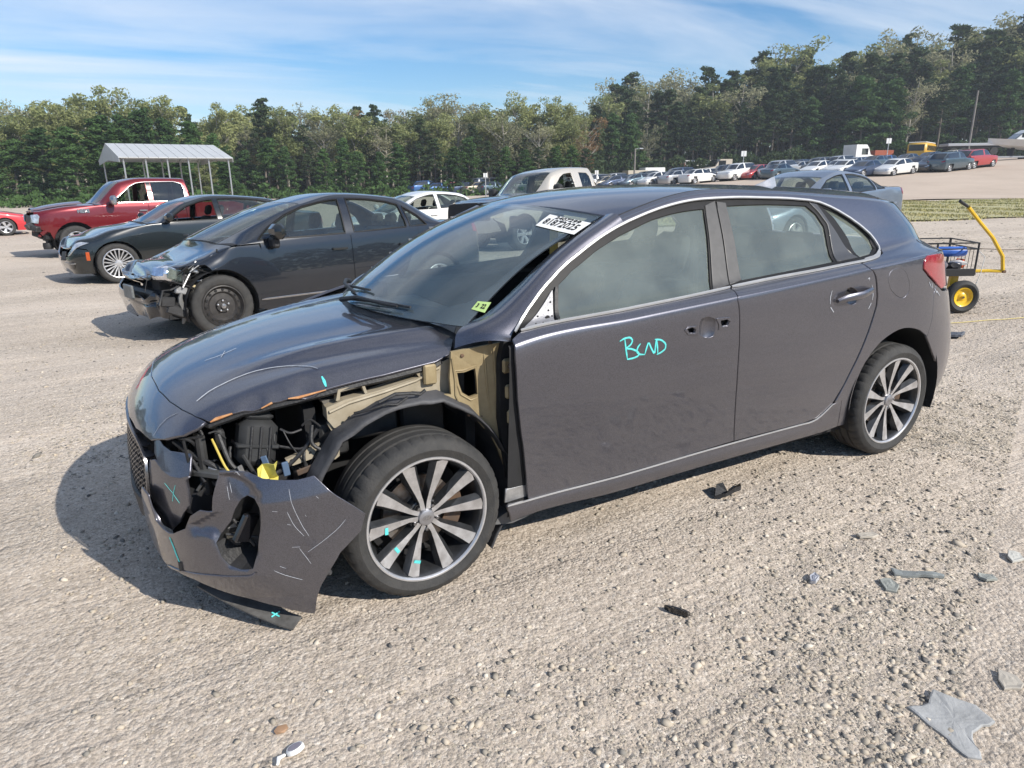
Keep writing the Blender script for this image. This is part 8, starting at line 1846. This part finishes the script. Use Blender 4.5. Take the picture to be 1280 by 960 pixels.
def bus(m, L_=10.5):
    def f(o):
        MB().box((-L_/2, -1.2, .8), (L_/2, 1.2, 3.0), ch=.25).obj('body', m, o, smooth=True); MB().box((-L_/2+.2, -1.1, 2.95), (L_/2-.2, 1.1, 3.08), ch=.06).obj('roof', M_wbox, o)
        for s in (1, -1):
            for i in range(11): MB().box((-L_/2+.6+i*.86, s*1.2-.015, 1.95), (-L_/2+1.3+i*.86, s*1.2+.015, 2.6)).obj('window', M_fblk, o)
            MB().box((-L_/2+.3, s*1.205-.01, 1.55), (L_/2-.3, s*1.205+.01, 1.62)).obj('stripe', M_black, o)
            for x0 in (-L_/2+2.2, L_/2-1.8): MB().lathe([(0, -.14), (.46, -.14), (.48, 0), (.46, .14), (0, .14)], 14, c=(x0, s*1.05, .48)).obj('wheel', M_rubber, o)
        for e in (L_/2, -L_/2): MB().box((e-.012, -.95, 1.9), (e+.012, .95, 2.7)).obj('windscreen', M_fblk, o)
    return f
boxy('lorry_tractor', 'white lorry cab behind the parked rows, left of the orange lorry', 'lorry', 1069, 100, 20, tractor(M_wbox, 3.3), 188, 3.3)
boxy('orange_lorry', 'orange lorry between the white cab and the school bus', 'lorry', 1098, 104, 10, trailer(3.0, M_orange, 1., 2.9), 195, 2.9)
boxy('school_bus', 'yellow school bus with dark windows at the back of the distant lot', 'bus', 1151, 103, 50, bus(M_sbus, 7.), 186, 3.1)
boxy('box_trailer', 'long white box trailer at the back left of the distant lot', 'trailer', 873, 112, 4, trailer(5, M_wbox, 1.0, 3.0), 204, 3.0)
boxy('maroon_lorry', 'maroon lorry cab at the left end of the white trailer', 'lorry', 848, 110, 185, tractor(M_brown, 2.9), 207, 2.9)
boxy('small_box_trailer', 'small white box trailer left of the maroon lorry', 'trailer', 818, 104, 10, trailer(3.0, M_wbox, .8, 2.6), 212, 2.6)
boxy('beige_camper', 'beige camper at the far left of the distant trailers', 'camper', 797, 103, 10, trailer(3.0, mat('camper_beige', (.5, .45, .36), .5), .6, 2.3), 215, 2.3)
boxy('grey_shed', 'low grey container behind the beige pickup', 'container', 588, 105, 10, trailer(7, mat('container_grey', (.45, .46, .48), .6), .6, 2.4), 226, 2.4)
boxy('flatbed_trailer', 'long silver flat trailer behind the red off-roader', 'trailer', 1212, 96, -6, trailer(7, mat('trailer_silver', (.40, .41, .43), .5, metal=.3), 1.15, 1.5), 188, 1.5)
boxy('beige_lorry', 'beige wrecked lorry above the centre of the parked rows', 'lorry', 905, 106, 190, tractor(mat('lorry_beige', (.45, .40, .33), .5), 3.0), 203, 3.0)
def boat(o):
    hull = [(-3.4, 0.2), (-3.4, 1.25), (3.6, 1.45), (2.9, .55), (2.0, .15)]
    V = []; F = []; st = [(-3.4, 1.15, 1.2, .9), (-1.5, 1.25, 1.22, 1.0), (.5, 1.25, 1.28, 1.0), (2.2, .95, 1.38, .7), (3.2, .45, 1.46, .25), (3.8, .03, 1.52, .02)]
    for x, w, zt_, wb2 in st: k = (x+3.4)/7.2; V += [(x, -w, zt_), (x, -wb2*.8, .55+.5*k**3), (x, 0, .20+1.1*k**4), (x, wb2*.8, .55+.5*k**3), (x, w, zt_)]
    for i in range(5):
        for j in range(4): F.append((i*5+j, (i+1)*5+j, (i+1)*5+j+1, i*5+j+1))
        F.append((i*5+4, (i+1)*5+4, (i+1)*5, i*5))
    F.append((0, 1, 2, 3, 4)); MB().add(V, F).obj('hull', M_wbox, o)
    MB().prism([(1.6, 1.3), (.9, 1.95), (.3, 2.3), (-1.6, 2.35), (-2.4, 2.1), (-2.5, 1.3)], -.95, .95).obj('cabin', M_wbox, o, smooth=False)
    for s in (1, -1):
        for x0, x1 in ((.2, 1.05), (-.8, .05), (-1.8, -.95)): MB().box((x0, s*.955-.01, 1.5), (x1, s*.955+.01, 1.95)).obj('cabin_window', M_fblk, o)
    MB().prism([(1.55, 1.36), (.95, 1.9), (1.0, 1.92), (1.62, 1.38)], -.85, .85).obj('windscreen', M_fblk, o)
    MB().box((-3.2, -.5, -.45), (3.0, .5, -.30)).obj('boat_trailer', M_post, o)
    for s in (1, -1):
        for x0 in (-1.2, -.3): MB().lathe([(0, -.1), (.36, -.1), (.36, .1), (0, .1)], 12, c=(x0, s*1.0, -.55)).obj('wheel', M_rubber, o)
    MB().tube([(2.6, 0, -.3), (2.6, 0, -1.2)], .06, 6).obj('trailer_stand', M_post, o)
    for x0 in (-2, 1.4): MB().box((x0-.05, -.6, -.3), (x0+.05, .6, .5)).obj('cradle', M_dark, o)
boxy('cabin_boat', 'white cabin boat on a trailer at the right edge of the distant lot', 'boat', 1280, 76, 172, boat, 172, 2.35)
def pole(px, b, ytop, lab, arm=0.):
    t = (px-640)/899.5; x, y = ab(t*b, b); z0 = gz(x, y); o = MB().tube([(0, 0, 0), (0, 0, ytop)], [.14, .10], 8).obj('light_pole', mat('pole_wood', (.22, .20, .18), .9)); o.location = (x, y, z0); tag(o, lab, 'light pole')
    if arm: MB().tube([(0, 0, ytop-.1), (arm*AX[0], arm*AX[1], ytop)], .05, 6).obj('arm', M_post, o); MB().box((-.35, -.15, -.08), (.35, .15, .06), Matrix.Translation((arm*AX[0]*1.3, arm*AX[1]*1.3, ytop)) , ch=.03).obj('lamp_head', M_post, o)
pole(1209, 95, 8.6, 'tall grey lamp pole before the trees above the red off-roader')
pole(796, 100, 4.9, 'slim pole with a short arm above the beige camper', .6)
pole(692, 98, 4.3, 'thin short pole in front of the middle wood')
def sign(px, b, h, w, hh, lab):
    t = (px-640)/899.5; x, y = ab(t*b, b); o = MB().tube([(0, 0, 0), (0, 0, h)], .05, 6).obj('row_sign', M_post); o.location = (x, y, gz(x, y)); tag(o, lab, 'sign', 'white row signs on poles in the distant lot'); p_ = MB().box((-w/2, -.03, h-hh), (w/2, .03, h), ch=.01).obj('sign_board', M_white, o); p_.rotation_euler = (0, 0, math.atan2(AX[1], AX[0]))
sign(931, 84, 3.1, .6, .6, 'white board on a pole above the red car in the distant rows'); sign(1109, 88, 3.4, .6, .6, 'white board on a pole left of the school bus'); sign(610, 70, 2.3, .4, .4, 'small white board on a pole behind the beige pickup bonnet'); sign(749, 70, 2.0, .35, .4, 'small white board on a pole right of the beige pickup cab')

# ================================================================== thin autumn haze over the yard
hz_ = bpy.data.materials.new('haze_air'); hz_.use_nodes = True; hn = hz_.node_tree; hn.nodes.clear()
ho = N(hn, 'ShaderNodeOutputMaterial'); hv = N(hn, 'ShaderNodeVolumePrincipled'); hv.inputs['Color'].default_value = (.82, .88, .95, 1); hv.inputs['Density'].default_value = .0007; hv.inputs['Anisotropy'].default_value = .1; hn.links.new(hv.outputs[0], ho.inputs['Volume'])
hb_ = MB().box((-430, -450, -4), (430, 330, 45)).obj('haze', hz_); hb_['kind'] = 'stuff'
